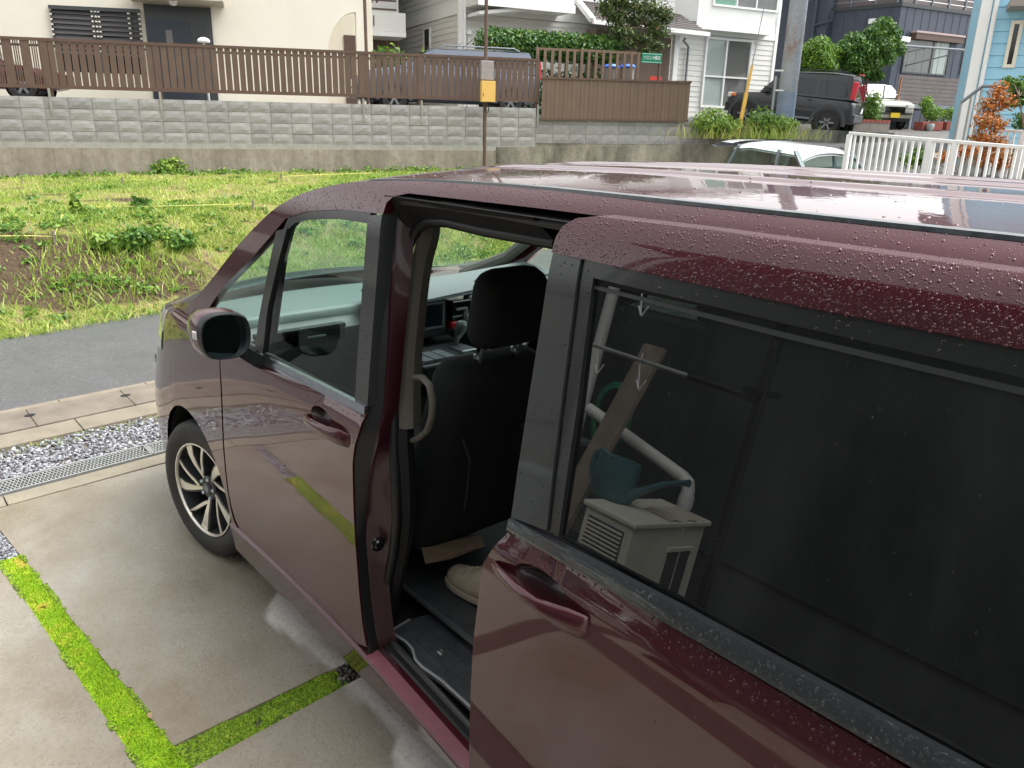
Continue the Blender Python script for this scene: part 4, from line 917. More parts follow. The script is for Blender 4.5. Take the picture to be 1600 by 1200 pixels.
def tufts(P, z, r, m, name, tone, seg=6, flat=.75):
    """many small cushions"""
    n = len(P); rr = r[0] + (r[1] - r[0]) * rng.random(n); vs = []; zc = z if hasattr(z, '__len__') else np.full(n, z)
    for (k, h) in ((1., -.3), (.85, .5), (.0, .95)):
        for i in range(seg if k else 1):
            q = 2 * math.pi * i / seg + rng.random(n); rad = rr * k * (.7 + .6 * rng.random(n)); vs.append(np.stack([P[:, 0] + rad * np.cos(q), P[:, 1] + rad * np.sin(q), zc + rr * h * flat], 1))
    V = np.stack(vs, 1).reshape(-1, 3); m_ = 2 * seg + 1; f = []
    for i in range(seg): j = (i + 1) % seg; f += [(i, j, seg + j), (i, seg + j, seg + i), (seg + i, seg + j, 2 * seg)]
    F = (np.array(f)[None] + (np.arange(n) * m_)[:, None, None]).reshape(-1, 3)
    return stuff(npmesh(name, V, F, m, None, False, np.repeat(tone, m_)))
mo = [(-1.262, 1.432), (.50, 1.573), (.52, 1.488), (-1.129, 1.335)]
P = quadfill((-1.262, 1.436), (.50, 1.574), (.515, 1.484), (-1.125, 1.333), 26000); e_ = quadfill((-1.13, 1.341), (.515, 1.492), (.515, 1.478), (-1.13, 1.327), 1500); e2_ = quadfill((-1.262, 1.443), (.50, 1.582), (.50, 1.568), (-1.262, 1.429), 1500); E2 = np.vstack([e_, e2_]); E2 = E2[fbm(E2[:, 0], E2[:, 1], 11, 91) > .52]; tufts(E2, .002, (.002, .006), M['moss_dull'], 'moss_spill', rng.random(len(E2)) * .9); P2 = quadfill((-1.262, 1.436), (-1.129, 1.335), (-1.129, 1.345), (-1.262, 1.318), 1500)
P = np.vstack([P, P2]); wv = fbm(P[:, 0], P[:, 1], 14, 5); zb = -.010 + .020 * (wv - .4)
br_ = fbm(P[:, 0], P[:, 1], 5, 95); kp = rng.random(len(P)) < np.clip((.74 - br_) * 9, .12, 1); P, wv, zb, br_ = P[kp], wv[kp], zb[kp], br_[kp]; tn_ = np.clip(.55 * rng.random(len(P)) + .9 * (wv - .25) + .1, 0, 1); tn_ = np.where(br_ > .60, np.clip(1.0 - .25 * rng.random(len(P)) * (br_ < .7), 0, 1), tn_); tufts(P, zb, (.0035, .0085), M['moss'], 'moss_strip', tn_)
blades(P[::2], zb[::2], .006, .018, .0035, .5, np.clip(.35 + .6 * rng.random(len(P[::2])), 0, 1), 'moss_fronds', M['moss'])
P = quadfill((-1.262, 1.318), (-1.129, 1.335), (-1.109, .745), (-1.219, .735), 13000); wv = fbm(P[:, 0], P[:, 1], 16, 8); zb = -.016 + .022 * (wv - .4)
keep = rng.random(len(P)) < np.clip((P[:, 1] - .74) * 6, .1, 1) * np.clip(1.6 * (wv - .22) * 2, 0, 1); P, wv, zb = P[keep], wv[keep], zb[keep]
tufts(P, zb, (.004, .010), M['moss_dull'], 'patchy_moss', np.clip(.7 * rng.random(len(P)) + .6 * (wv - .3), 0, 1))
blades(P[::2], zb[::2], .006, .02, .004, .6, np.clip(.2 + .7 * rng.random(len(P[::2])), 0, 1), 'moss_shoots', M['moss_dull'])
def pebbles(P, z, r, m, name, flat=.7):
    ico = bmesh.new(); bmesh.ops.create_icosphere(ico, subdivisions=1, radius=1); iv = np.array([v.co for v in ico.verts]); jf = np.array([[v.index for v in f.verts] for f in ico.faces]); ico.free()
    n = len(P); k = len(iv); A = rng.standard_normal((n, 3, 3)); Q = np.linalg.qr(A)[0]; sc = (r[0] + (r[1] - r[0]) * rng.random(n) ** 1.4)[:, None] * np.array([1, .8, flat]) * (.7 + .6 * rng.random((n, 3)))
    iv2 = iv[None] * (.72 + .5 * rng.random((n, k, 1))); V = np.einsum('nij,nkj->nki', Q, iv2 * sc[:, None]); V[:, :, 2] *= .8
    V += np.stack([P[:, 0], P[:, 1], (z + (r[1]) * .6 * rng.random(n))], 1)[:, None]; F = (jf[None] + (np.arange(n) * k)[:, None, None]).reshape(-1, 3)
    return stuff(npmesh(name, V.reshape(-1, 3), F, m, None, False, np.repeat(rng.random(n), k)))
pebbles(quadfill((-1.219, .76), (-1.111, .76), (-1.05, -.6), (-1.16, -.6), 900), -.018, (.006, .015), M['dark_pebble'], 'joint_pebbles')
pebbles(quadfill((.515, 1.575), (1.08, 1.618), (1.085, 1.545), (.52, 1.488), 900), -.016, (.005, .013), M['pebble'], 'joint_gravel')
leaf = MB(); c = onz(236, 1123, .012); leaf.add([c, c + [.02, .008, .004], c + [.034, .0, .002], c + [.018, -.010, .006]], [(0, 1, 2), (0, 2, 3)])
tag(leaf.build('fallen_leaf', mat('dry_leaf', (.40, .25, .16), .7)), 'small dry brown leaf lying on the bright moss by the slab corner', 'leaf')
# ---- lines across the drive entrance: x = a - .085 y
def ln(a, y, z=0.): return (a - .085 * y, y, z)
def bandslab(name, a0, a1, y0, y1, z, thick, m, parent=None, bevel=.004):
    mb = MB(); b = [ln(a0, y0, z - thick), ln(a1, y0, z - thick), ln(a1, y1, z - thick), ln(a0, y1, z - thick)]; mb.hexa(b + [(p[0], p[1], z) for p in b]); return mb.build(name, m, parent, bevel=bevel)
yl = [ny for ny in np.arange(9.0, -14, -1.2)]
kerb = thing('edge_strip', 'pale concrete edging strip along the front of the driveway slab', 'edging', (1.3, 0, 0))
for a, b in zip(yl[:-1], yl[1:]): bandslab('edging_block', 1.222, 1.355, a - .36, b - .354, .004, .08, M['strip'], kerb)
gr = thing('drain_grating', 'galvanised drain grating between the driveway edging and the gravel', 'grating', (1.48, 0, 0))
for a, b in zip(np.arange(5.62, -5, -.995), np.arange(4.625, -6, -.995)):
    mb = MB(); a_, b_ = a - .004, b + .004
    for q in (1.400, 1.570): mb.hexa([ln(q - .006, a_, -.03), ln(q + .006, a_, -.03), ln(q + .006, b_, -.03), ln(q - .006, b_, -.03), ln(q - .006, a_, .002), ln(q + .006, a_, .002), ln(q + .006, b_, .002), ln(q - .006, b_, .002)])
    for yy in (a_, b_): mb.bar(ln(1.400, yy, -.012), ln(1.570, yy, -.012), .012, .028)
    for yy in np.arange(b_, a_, .020): mb.bar(ln(1.405, yy, -.006), ln(1.565, min(a_, yy + .055), -.006), .0045, .010); mb.bar(ln(1.565, yy, -.009), ln(1.405, min(a_, yy + .055), -.009), .0045, .010)
    mb.build('grating_panel', M['galv'], gr)
mb = MB(); mb.hexa([ln(1.36, 9, -.25), ln(1.60, 9, -.25), ln(1.60, -8, -.25), ln(1.36, -8, -.25), ln(1.36, 9, -.055), ln(1.60, 9, -.055), ln(1.60, -8, -.055), ln(1.36, -8, -.055)]); struct(mb.build('drain_channel', M['gutter']))
mb = MB(); mb.hexa([ln(1.578, 9, -.2), ln(2.09, 9, -.2), ln(2.09, -12, -.2), ln(1.578, -12, -.2), ln(1.578, 9, -.018), ln(2.09, 9, -.018), ln(2.09, -12, -.018), ln(1.578, -12, -.018)]); struct(mb.build('gravel_base', M['gutter']))
n = 11000; yy = 2.2 - 4.6 * rng.random(n) ; aa = 1.585 + .49 * rng.random(n); kp = rng.random(n) < np.clip((2.10 - aa) / .18 + .25 * rng.random(n), 0, 1)
P = np.stack([aa - .085 * yy, yy], 1)[kp]; pebbles(P, -.014, (.007, .017), M['pebble'], 'gravel_strip')
n = 900; yy = 2.2 - 3 * rng.random(n); aa = 1.92 + .15 * rng.random(n); blades(np.stack([aa - .085 * yy, yy], 1), -.01, .01, .03, .004, .6, rng.random(n), 'gravel_moss', M['moss_dull'])
gut = thing('gutter', 'row of brown concrete gutter covers along the near side of the road', 'gutter', (2.5, 0, 0))
for a in np.arange(9.3, -14, -.602): bandslab('inner_kerb_block', 2.085, 2.318, a, a - .598, .006, .14, M['gutter_pale'], gut, .006)
y_a, y_b = onz(48, 653)[1], onz(197, 621)[1]; pit = abs(y_a - y_b)
k = y_a + 8 * pit
cover = None
while k > -13:
    c = bandslab('gutter_cover', 2.332, 2.722, k - .0015, k - pit + .0015, .012, .12, M['gutter'], gut, .006)
    mb = MB(); a0 = 2.56
    q = [ln(a0 + .030 * math.cos(t), k + .036 * math.sin(t), .0135) for t in np.linspace(0, 2 * math.pi, 13)[:-1]]; mb.add(q + [(p[0], p[1], .011) for p in q], [tuple(range(12))]); mb.build('lifting_notch', M['black'], c)
    k -= pit
for a in np.arange(9.3, -14, -.602): bandslab('road_edge_block', 2.730, 2.806, a, a - .598, .005, .12, M['gutter_pale'], gut, .004)
mb = MB(); mb.hexa([ln(2.06, 10, -.3), ln(2.80, 10, -.3), ln(2.80, -14, -.3), ln(2.06, -14, -.3), ln(2.06, 10, -.03), ln(2.80, 10, -.03), ln(2.80, -14, -.03), ln(2.06, -14, -.03)]); struct(mb.build('gutter_bed', M['black']))
def ge(y): return 4.889 - .182 * y          # far edge of the road
mb = MB(); ys = np.linspace(16, -30, 47); mb.loft([[(2.806 - .085 * y + (ge(y) + .25 - 2.806 + .085 * y) * t, y, .0) for t in np.linspace(0, 1, 9)] for y in ys]); struct(mb.build('road', M['asphalt'])); mb = MB(); mb.loft([[(x, y, -.004) for x in (4.2, 9, 15, 24, 40)] for y in (1.4, 5, 10, 20, 40)]); struct(mb.build('parking_lot', M['asphalt']))
# ------------------------------------------------------------------ block wall line
T0 = 14.26; WP = Plane(depth(0, 190, T0), u=(-.38825, -.92155))
def wz(s): return .0075 * s
# ---- field between the road and the wall
def wall_d(x, y): return (np.stack([x, y], -1) - WP.O[:2]) @ WP.n[:2]
def hfield(x, y):
    d = (x - (4.889 - .182 * y)) / 1.0164; w = np.clip(wall_d(x, y), 0, None); s = (np.stack([x, y], -1) - WP.O[:2]) @ WP.u[:2]
    top = .80 + .028 * np.clip(s, -4, 14); k = np.clip(d / 1.75, 0, 1); k = k * k * (3 - 2 * k)
    rag = .16 * (fbm(x, y, .8, 21) - .5) * np.clip(d * 1.2, 0, 1)
    z = -.012 + (top - .07) * np.clip(k + rag * (1 - k) * 2, 0, 1) + .08 * np.clip((d - 1.7) / 6, 0, 1) + .07 * (fbm(x, y, 1.7, 31) - .5) * np.clip(d, 0, 1)
    k2 = np.clip((2.9 - y) / .9, 0, 1); k2 = k2 * k2 * (3 - 2 * k2)
    return z * k2 + .004 * (1 - k2)
def onfield(px, py):
    r = ray(px, py); lo, hi = 4., 40.
    for t in np.linspace(4, 24, 800):
        P = CC + r * t
        if P[2] < float(hfield(np.array(P[0]), np.array(P[1]))): return P
    return CC + r * 14
SOIL = [(60, 425, .7), (40, 400, .75), (112, 395, .8), (150, 430, .5), (200, 440, .35), (260, 425, .4), (80, 455, .4), (60, 305, .7), (170, 312, .6), (20, 450, .35), (240, 312, .3), (110, 445, .3), (10, 296, .5), (300, 440, .25)]
SP_ = [(onfield(a, b), c) for a, b, c in SOIL]
def soil(x, y):
    v = np.zeros(np.shape(x))
    for p, c in SP_: v = v + c * np.exp(-((x - p[0]) ** 2 / .10 + (y - p[1]) ** 2 / .42))
    return np.clip(v, 0, 1)
ny_, nd = 170, 110; yy = np.linspace(2.9, -17, ny_); V = []
for y in yy:
    # distance from road edge to wall at this y
    x0 = ge(y); den = WP.n[0]; x1 = WP.O[0] - (WP.n[1] * (y - WP.O[1])) / den + .05; x1 = max(x1, x0 + .05)
    q = np.linspace(0, 1, nd) ** 1.5; xx = x0 + (x1 - x0) * q; V.append(np.stack([xx, np.full(nd, y), hfield(xx, np.full(nd, y))], 1))
V = np.concatenate(V); a = np.arange(ny_ - 1)[:, None] * nd + np.arange(nd - 1)[None]; a = a.ravel(); F = np.stack([a, a + 1, a + nd + 1, a + nd], 1)
struct(npmesh('field', V, F, M['field'], None, True, soil(V[:, 0], V[:, 1]), 'soil'))
def fieldpts(n, y0, y1, pw=1.):
    y = y0 + (y1 - y0) * rng.random(n); x0 = 4.889 - .182 * y; x1 = np.maximum(x0 + .05, WP.O[0] - WP.n[1] * (y - WP.O[1]) / WP.n[0]); x = x0 + (x1 - x0) * rng.random(n) ** pw; return x, y
x, y = fieldpts(215000, 2.7, -12.5, 1.2); s_ = soil(x, y); g_ = fbm(x, y, 1.1, 41); g2 = fbm(x, y, 5, 43)
kp = rng.random(len(x)) < np.clip(.60 - .9 * s_ + 2.6 * (g_ - .5) + 2.0 * (g2 - .5), .03, 1) ; x, y, g_, g2 = x[kp], y[kp], g_[kp], g2[kp]
blades(np.stack([x, y], 1), hfield(x, y) - .006, .02, .085, .012, .6, np.clip(.62 - 1.5 * (fbm(x, y, .7, 47) - .5) + .24 * rng.standard_normal(len(x)), 0, 1), 'meadow_grass', M['grass'])
n = 56000; y = 2.6 - 9.6 * rng.random(n); d = 2.7 * rng.random(n); x = 4.889 - .182 * y + d; s_ = soil(x, y); g_ = fbm(x, y, 1.6, 71); g2 = fbm(x, y, 6, 73)
kp = rng.random(n) < np.clip(.36 - .8 * s_ + 2.4 * (g_ - .5) + 2.2 * (g2 - .5), .02, 1); x, y, g_ = x[kp], y[kp], g_[kp]
blades(np.stack([x, y], 1), hfield(x, y) - .006, .025, .11, .012, .7, np.clip(.50 - 1.3 * (g_ - .5) + .25 * rng.standard_normal(len(x)), 0, 1), 'bank_grass', M['grass'])
def leaves(name, C_, R_, n, size, m, parent=None, shell=.45, tone=None, droop=.0, aspect=1.5, kind=None, up=.3):
    """leaf-sized faces through a set of ellipsoid clumps"""
    C_ = np.atleast_2d(C_).astype(float); R_ = np.atleast_2d(R_).astype(float); vol = R_.prod(1) ** .66; ci = rng.choice(len(C_), n, p=vol / vol.sum())
    d = rng.standard_normal((n, 3)); d /= np.linalg.norm(d, axis=1)[:, None]; rad = 1 - shell * rng.random(n) ** 1.0; P = C_[ci] + d * R_[ci] * rad[:, None]
    nr = d + .9 * rng.standard_normal((n, 3)) + np.array([0, 0, up]); nr /= np.linalg.norm(nr, axis=1)[:, None]; t = np.cross(nr, rng.standard_normal((n, 3))); t[:, 2] -= droop; t /= np.linalg.norm(t, axis=1)[:, None]; b = np.cross(nr, t)
    s = size * (.6 + .8 * rng.random(n)); L = s[:, None] * t * aspect * .5; B = s[:, None] * b * .5
    V = np.stack([P - L, P + B * .9 - L * .1 - nr * (s * .06)[:, None], P + L, P - B * .9 - L * .1 - nr * (s * .06)[:, None]], 1).reshape(-1, 3)
    F = (np.array([(0, 1, 2), (0, 2, 3)])[None] + (np.arange(n) * 4)[:, None, None]).reshape(-1, 3)
    tn = np.clip(.5 + .25 * rng.standard_normal(n) + (0 if tone is None else tone), 0, 1)
    ob = npmesh(name, V, F, m, parent, False, np.repeat(tn, 4))
    if kind: ob['kind'] = kind
    return ob
# low weeds scattered over the bank and along the foot of the wall
def clumps(n, dlo, dhi, y0, y1, thr, seed):
    out_ = []
    while len(out_) < n:
        y = y0 + (y1 - y0) * rng.random(); d = dlo + (dhi - dlo) * rng.random(); x = 4.889 - .182 * y + d
        if float(fbm(np.array(x), np.array(y), .9, seed)) + .25 * rng.random() > thr: out_.append((x, y))
    q = np.array(out_); return np.stack([q[:, 0], q[:, 1], hfield(q[:, 0], q[:, 1]) + .02], 1)
C_ = clumps(320, .1, 2.7, 2.3, -7, .50, 61); k_ = .35 + .9 * rng.random((len(C_), 1)) ** 2
stuff(leaves('bank_weeds', C_, np.array([[.16, .22, .080]]) * k_, 17000, .032, M['weed'], None, 1., .08))
C_ = clumps(90, 2.8, 7., 2.6, -9, .60, 67); stuff(leaves('field_weeds', C_, np.array([[.13, .17, .05]]) * (.4 + .8 * rng.random((len(C_), 1))), 3600, .034, M['weed'], None, 1., .15))
wy = 2.5 - 14 * rng.random(150); wx = WP.O[0] - WP.n[1] * (wy - WP.O[1]) / WP.n[0]; n0_ = WP.n[:2] * .22; C_ = np.stack([wx + n0_[0], wy + n0_[1], hfield(wx, wy) + .03], 1)
stuff(leaves('wall_foot_weeds', C_, np.array([[.2, .22, .10]]) * (.4 + .9 * rng.random((150, 1)) ** 2), 5200, .045, M['weed'], None, 1., .1))
tp_ = [(110, 385), (150, 380), (175, 388), (200, 384), (230, 388), (265, 384), (295, 388), (130, 430), (190, 440), (240, 440), (70, 470), (160, 470), (210, 410), (330, 380), (90, 440), (270, 430)]
for i_, q in enumerate(tp_):
    p = onfield(*q); n = 90; xx_ = p[0] + .13 * rng.standard_normal(n); yy_ = p[1] + .22 * rng.standard_normal(n)
    if i_ == 0: tx, ty = xx_, yy_
    else: tx, ty = np.concatenate([tx, xx_]), np.concatenate([ty, yy_])
blades(np.stack([tx, ty], 1), hfield(tx, ty) - .01, .07, .17, .014, .6, np.clip(.48 + .2 * rng.standard_normal(len(tx)), 0, 1), 'bank_tufts', M['grass'])
wl = [((107, 268), (.15, .15, .20), 420, .06, -.35, 'dark bushy weed standing alone at the foot of the concrete wall'),
      ((270, 274), (.28, .40, .20), 1500, .06, .35, 'bright yellow-green tall weed clump at the foot of the concrete wall'),
      ((165, 392), (.14, .16, .12), 420, .042, .25, 'fresh green weed on the bank right of the bare soil'),
      ((215, 390), (.16, .22, .15), 620, .045, -.1, 'broad dark-leaved weed on the middle of the bank'),
      ((285, 390), (.15, .2, .13), 520, .042, .0, 'leafy weed on the bank beside the van windscreen'),
      ((122, 338), (.07, .07, .16), 110, .06, .3, 'small upright sapling weed in the middle of the field'),
      ((220, 328), (.13, .13, .10), 150, .06, -.3, 'grey-green low weed beside the yellow string')]
for (px, r_, n_, s_, tn, lb) in wl:
    p = onfield(*px); t = thing('weed_plant', lb, 'weed', p, None)
    leaves('leaf_mass', p + np.array([0, 0, r_[2] * .8]), r_, n_, s_, M['weed'], t, .95, tn)
    mb = MB()
    for q in range(5): mb.tube([p - [0, 0, .03], p + np.array([r_[0] * .4 * rng.standard_normal(), r_[1] * .4 * rng.standard_normal(), r_[2] * (1 + .4 * rng.random())])], .006, 5)
    mb.build('stem', M['weed'] if 0 else mat('weed_stem', (.10, .15, .04), .7), t)
def strng(pts_, name, lb, h=.07, stake=()):
    mb = MB(); P = [onfield(a, b) + np.array([0, 0, h]) for a, b in pts_]; mb.tube(P, .006, 6); t = thing('boundary_string', lb, 'string', P[0]); mb.build('cord', M['string'], t)
    for a in stake:
        q = onfield(*a); mb = MB(); mb.box(q + [-.012, -.012, -.1], q + [.012, .012, .14]); mb.build('stake', M['plank'], t)
strng([(-60, 379), (0, 379.5), (45, 379), (86, 380), (99, 345)], 's', 'yellow string pegged round a corner at the top of the soil bank', stake=((86, 381),))
strng([(150, 332.5), (250, 331), (395, 327)], 's', 'long yellow string across the middle of the field', stake=((396, 329),))
strng([(-30, 288), (34, 288.5)], 's', 'short yellow string by the left edge near the concrete wall', stake=((35, 290),))
strng([(193, 287), (228, 287.5)], 's', 'short yellow string in front of the bright weed clump', stake=((192, 290),))
strng([(440, 282), (500, 279), (580, 276)], 's', 'yellow string near the wall running behind the van roof', stake=((440, 284),))
# big ground sheet to the horizon
mb = MB(); g = np.concatenate([[-500, -150, -60], np.linspace(-30, 30, 7), [60, 150, 500]]); mb.loft([[(x, y, -.30) for x in g] for y in g]); struct(mb.build('ground', M['ground']))
mb = MB(); mb.hexa([(-40, 3.2, -.3), (1.2, 3.2, -.3), (1.0, 12, -.3), (-40, 12, -.3), (-40, 3.2, -.03), (1.2, 3.2, -.03), (1.0, 12, -.03), (-40, 12, -.03)]); struct(mb.build('house_plot', M['ground']))
mb = MB(); mb.hexa([(-40, -14, -.3), (1.4, -14, -.3), (1.3, -3.3, -.3), (-40, -3.3, -.3), (-40, -14, -.03), (2.2, -14, -.03), (1.4, -3.3, -.03), (-40, -3.3, -.03)]); struct(mb.build('neighbour_plot', M['strip']))
mb = MB(); mb.hexa([(-40, -3.4, -.3), (-6.4, -3.4, -.3), (-6.4, 4, -.3), (-40, 4, -.3), (-40, -3.4, -.03), (-6.4, -3.4, -.03), (-6.4, 4, -.03), (-40, 4, -.03)]); struct(mb.build('back_plot', M['strip']))
# ------------------------------------------------------------------ the house beside the van, mirrored in the door window
hs_ = thing('dark_house', 'dark grey clad house wall standing beside the driveway, mirrored in the van window', 'house', (-3, 4, 0))
mb = MB(); mb.box((.36, 4.05, .35), (-11, 9.5, 4.42)); mb.build('wall', M['dark_siding'], hs_)
mb = MB(); mb.box((.34, 4.07, -.05), (-11, 9.4, .35)); mb.build('foundation', M['ac_dark'], hs_)
mb = MB(); mb.box((.42, 3.99, .3), (.30, 4.06, 4.4)); mb.build('corner_trim', M['charcoal'], hs_)
mb = MB(); mb.loft([[(.8, 3.60, 4.36), (.8, 3.60, 4.48), (.8, 6.8, 5.5), (.8, 10.0, 4.48), (.8, 10.0, 4.36)], [(-11.5, 3.60, 4.36), (-11.5, 3.60, 4.48), (-11.5, 6.8, 5.5), (-11.5, 10.0, 4.48), (-11.5, 10.0, 4.36)]], closed=True, cap=True); mb.build('roof', M['roof_tile'], hs_)
dp_ = thing('downpipe', 'white downpipe on the dark house wall mirrored at the front edge of the van window', 'pipe', (.16, 3.85, 0))
mb = MB(); mb.tube([(.16, 3.86, 0), (.16, 3.86, 4.4)], .042, 14); mb.build('pipe', M['pipe'], dp_, True)
for z in (.7, 1.9): mb = MB(); mb.box((.10, 3.81, z), (.22, 4.03, z + .03)); mb.build('bracket', M['steel_grey'], dp_)
pv = thing('drain_pipe', 'white bent drain pipe behind the air conditioner mirrored in the van window', 'pipe', (-.4, 3.8, .7))
mb = MB(); mb.tube([(.05, 3.80, .975), (-.30, 3.80, .90), (-.80, 3.80, .79), (-.845, 3.80, .77), (-.86, 3.80, .73), (-.865, 3.80, .0)], .040, 12); mb.build('pipe', M['pipe'], pv, True)
mb = MB(); mb.lathe([(.046, -.04), (.048, 0), (.046, .04)], Matrix.Translation((-.863, 3.80, .66)), 14); mb.build('coupling', M['pipe'], pv, True)
acu = thing('air_conditioner', 'off-white outdoor air conditioner unit mirrored in the van window', 'air conditioner', (-.95, 3.3, 0))
mb = MB(); mb.box((-1.12, 3.0, .09), (-.79, 3.66, .62)); body = mb.build('casing', M['ac'], acu, bevel=.012)
mb = MB(); mb.box((-1.14, 2.985, .615), (-.775, 3.68, .645)); mb.build('top_plate', M['ac'], acu, bevel=.008)
mb = MB(); mb.box((-1.075, 2.992, .14), (-.83, 2.999, .575)); mb.build('grille_recess', M['ac_dark'], body)
mb = MB()
for i in range(19): mb.box((-1.07, 2.982, .15 + i * .0225), (-.835, 2.997, .159 + i * .0225))
mb.build('grille_slats', M['ac'], body)
mb = MB(); mb.box((-1.128, 3.36, .16), (-1.119, 3.56, .48)); mb.build('valve_recess', M['ac_dark'], body)
mb = MB(); mb.box((-1.134, 3.345, .475), (-1.118, 3.575, .495)); mb.box((-1.130, 3.455, .16), (-1.118, 3.462, .48)); mb.build('valve_cover_frame', M['ac'], body)
mb = MB(); mb.box((-1.10, 3.05, -.02), (-1.02, 3.62, .09)); mb.box((-.89, 3.05, -.02), (-.81, 3.62, .09)); mb.build('plinth', M['planter_wall'], acu)
rg = thing('folded_cloth', 'folded grey cloth on the corner of the air conditioner top', 'cloth', (-1.02, 3.45, .65)); mb = MB()
mb.loft([[(-1.13 + .012 * math.sin(k * 2), 3.30 + k * .04, .648 + .006 * math.sin(k * 1.7)), (-1.06, 3.30 + k * .04, .668 + .012 * math.sin(k * 1.3 + 1)), (-.96, 3.31 + k * .04, .664 + .01 * math.sin(k * 2.1)), (-.93, 3.31 + k * .04, .648)] for k in range(9)], cap=True); mb.build('cloth', mat('grey_cloth_wet', srgb(176, 168, 156), .7), rg, True)
cn = thing('watering_can', 'teal plastic watering can standing on the air conditioner, mirrored in the window', 'watering can', (-.76, 3.22, .65))
def oval(cx, cy, z, rx, ry, n=20): return [(cx + rx * math.cos(a), cy + ry * math.sin(a), z) for a in np.linspace(0, 2 * math.pi, n + 1)[:-1]]
mb = MB(); mb.loft([oval(-.76, 3.22, .648, .125, .085), oval(-.76, 3.22, .66, .135, .095), oval(-.76, 3.22, .83, .135, .10), oval(-.76, 3.22, .865, .13, .10), oval(-.76, 3.22, .866, .118, .088), oval(-.76, 3.22, .80, .112, .08)], closed=True, cap=True); cb = mb.build('can_body', M['can'], cn, True, sharp=50)
mb = MB(); mb.tube([(-.87, 3.22, .69), (-.94, 3.23, .745), (-1.06, 3.24, .83), (-1.16, 3.25, .875), (-1.20, 3.25, .885)], [.038, .022, .015, .013, .022], 12); mb.build('spout', M['can'], cn, True)
mb = MB(); mb.tube([(-.70, 3.22, .85), (-.62, 3.22, .875), (-.585, 3.22, .85), (-.578, 3.22, .78), (-.595, 3.22, .72), (-.64, 3.22, .69)], .014, 8, flat=1.4); mb.build('can_handle', M['can'], cn, True)
pk = thing('timber_plank', 'weathered wooden plank leaning beside the air conditioner, mirrored in the window', 'plank', (-.42, 3.14, 0)); mb = MB(); mb.bar((-.40, 3.14, -.01), (-.50, 3.60, 1.50), .20, .035, up=(.3, -1, .3)); mb.build('plank', M['plank'], pk, bevel=.004)
ls = thing('laundry_stand', 'black laundry stand with two horizontal poles, mirrored in the van window', 'laundry stand', (-1.2, 2.7, 0))
for x in (-1.80, .55): mb = MB(); mb.tube([(x, 2.62, -.01), (x, 2.62, 1.84)], .022, 10); mb.box((x - .18, 2.50, -.01), (x + .18, 2.74, .03)); mb.bar((x, 2.50, 1.47), (x, 2.74, 1.47), .03); mb.build('post', M['rubber'], ls)
mb = MB(); mb.tube([(.8, 2.60, 1.80), (-3.4, 2.60, 1.81)], .013, 8); mb.build('pole', M['galv'], ls, True)
mb = MB(); mb.tube([(.8, 2.70, 1.49), (-1.45, 2.70, 1.445)], .010, 8); lp_ = mb.build('pole', M['galv'], ls, True)
mb = MB(); mb.tube([(-1.40, 2.70, 1.448), (-1.75, 2.70, 1.44)], .022, 8); mb.build('grip', M['rubber'], ls, True)
for x, y, z, lb in ((-1.10, 2.60, 1.80, 'white wire hook hanging highest on the laundry stand'), (-.85, 2.70, 1.48, 'white wire hook hanging at the front end of the lower laundry pole'), (-1.12, 2.70, 1.47, 'white wire hook hanging mid-way on the lower laundry pole')):
    h_ = thing('hanger_hook', lb, 'hook', (x, y, z), 'hooks on the laundry stand'); mb = MB(); mb.tube([(x, y, z + .015), (x, y, z - .04), (x - .02, y, z - .12), (x - .035, y, z - .15), (x - .06, y, z - .10)], .004, 5); mb.tube([(x - .03, y, z - .15), (x - .005, y, z - .11)], .005, 5); mb.build('wire', M['white'], h_)
sb_t = thing('storage_bin', 'pale blue-white bin by the downpipe, mirrored at the lower front corner of the van window', 'bin', (.12, 3.55, 0)); mb = MB(); mb.loft([oval(.12, 3.55, -.01, .13, .13), oval(.12, 3.55, .45, .16, .16), oval(.12, 3.55, .46, .175, .175), oval(.12, 3.55, .50, .17, .17), oval(.12, 3.55, .53, .05, .05)], closed=True, cap=True); mb.build('bin', mat('pale_blue_plastic', srgb(170, 184, 196), .5), sb_t, True)
hz = thing('garden_hose', 'green garden hose hanging in loops beside the downpipe, mirrored in the van window', 'hose', (.0, 3.96, .9)); mb = MB(); mb.tube([(-.02 + (.13 + .012 * (k // 24)) * math.cos(k * math.pi / 12), 3.95 + .004 * (k // 24), .95 + (.20 + .012 * (k // 24)) * math.sin(k * math.pi / 12)) for k in range(96)], .011, 6); mb.build('coil', mat('green_hose', srgb(40, 110, 84), .5), hz, True)
n = 2600; P = np.stack([-4.5 + 5.2 * rng.random(n), 3.35 + .62 * rng.random(n)], 1); pebbles(P, -.01, (.012, .03), M['dark_pebble'], 'house_side_gravel')
# ------------------------------------------------------------------ block wall and its footing
rw_ = thing('retaining_wall', 'grey split-face block retaining wall on a stained concrete footing behind the field', 'wall', WP.P(3, .8))
def blockmesh(seed, w=.39, h=.192):
    r = np.random.default_rng(seed); nx, nz = 5, 3; V = []; F = []
    for j in range(nz + 1):
        for i in range(nx + 1):
            e = (i in (0, nx)) or (j in (0, nz)); V.append((i / nx * w, h * j / nz, .0 if e else .006 + .009 * r.random()))
    for j in range(nz):
        for i in range(nx): a = j * (nx + 1) + i; F.append((a, a + 1, a + nx + 2, a + nx + 1))
    o = len(V); V += [(0, 0, -.03), (w, 0, -.03), (w, h, -.03), (0, h, -.03)]; c = [0, nx, (nz + 1) * (nx + 1) - 1, nz * (nx + 1)]
    for i in range(4): F.append((c[i], o + i, o + (i + 1) % 4, c[(i + 1) % 4]))
    return V, F
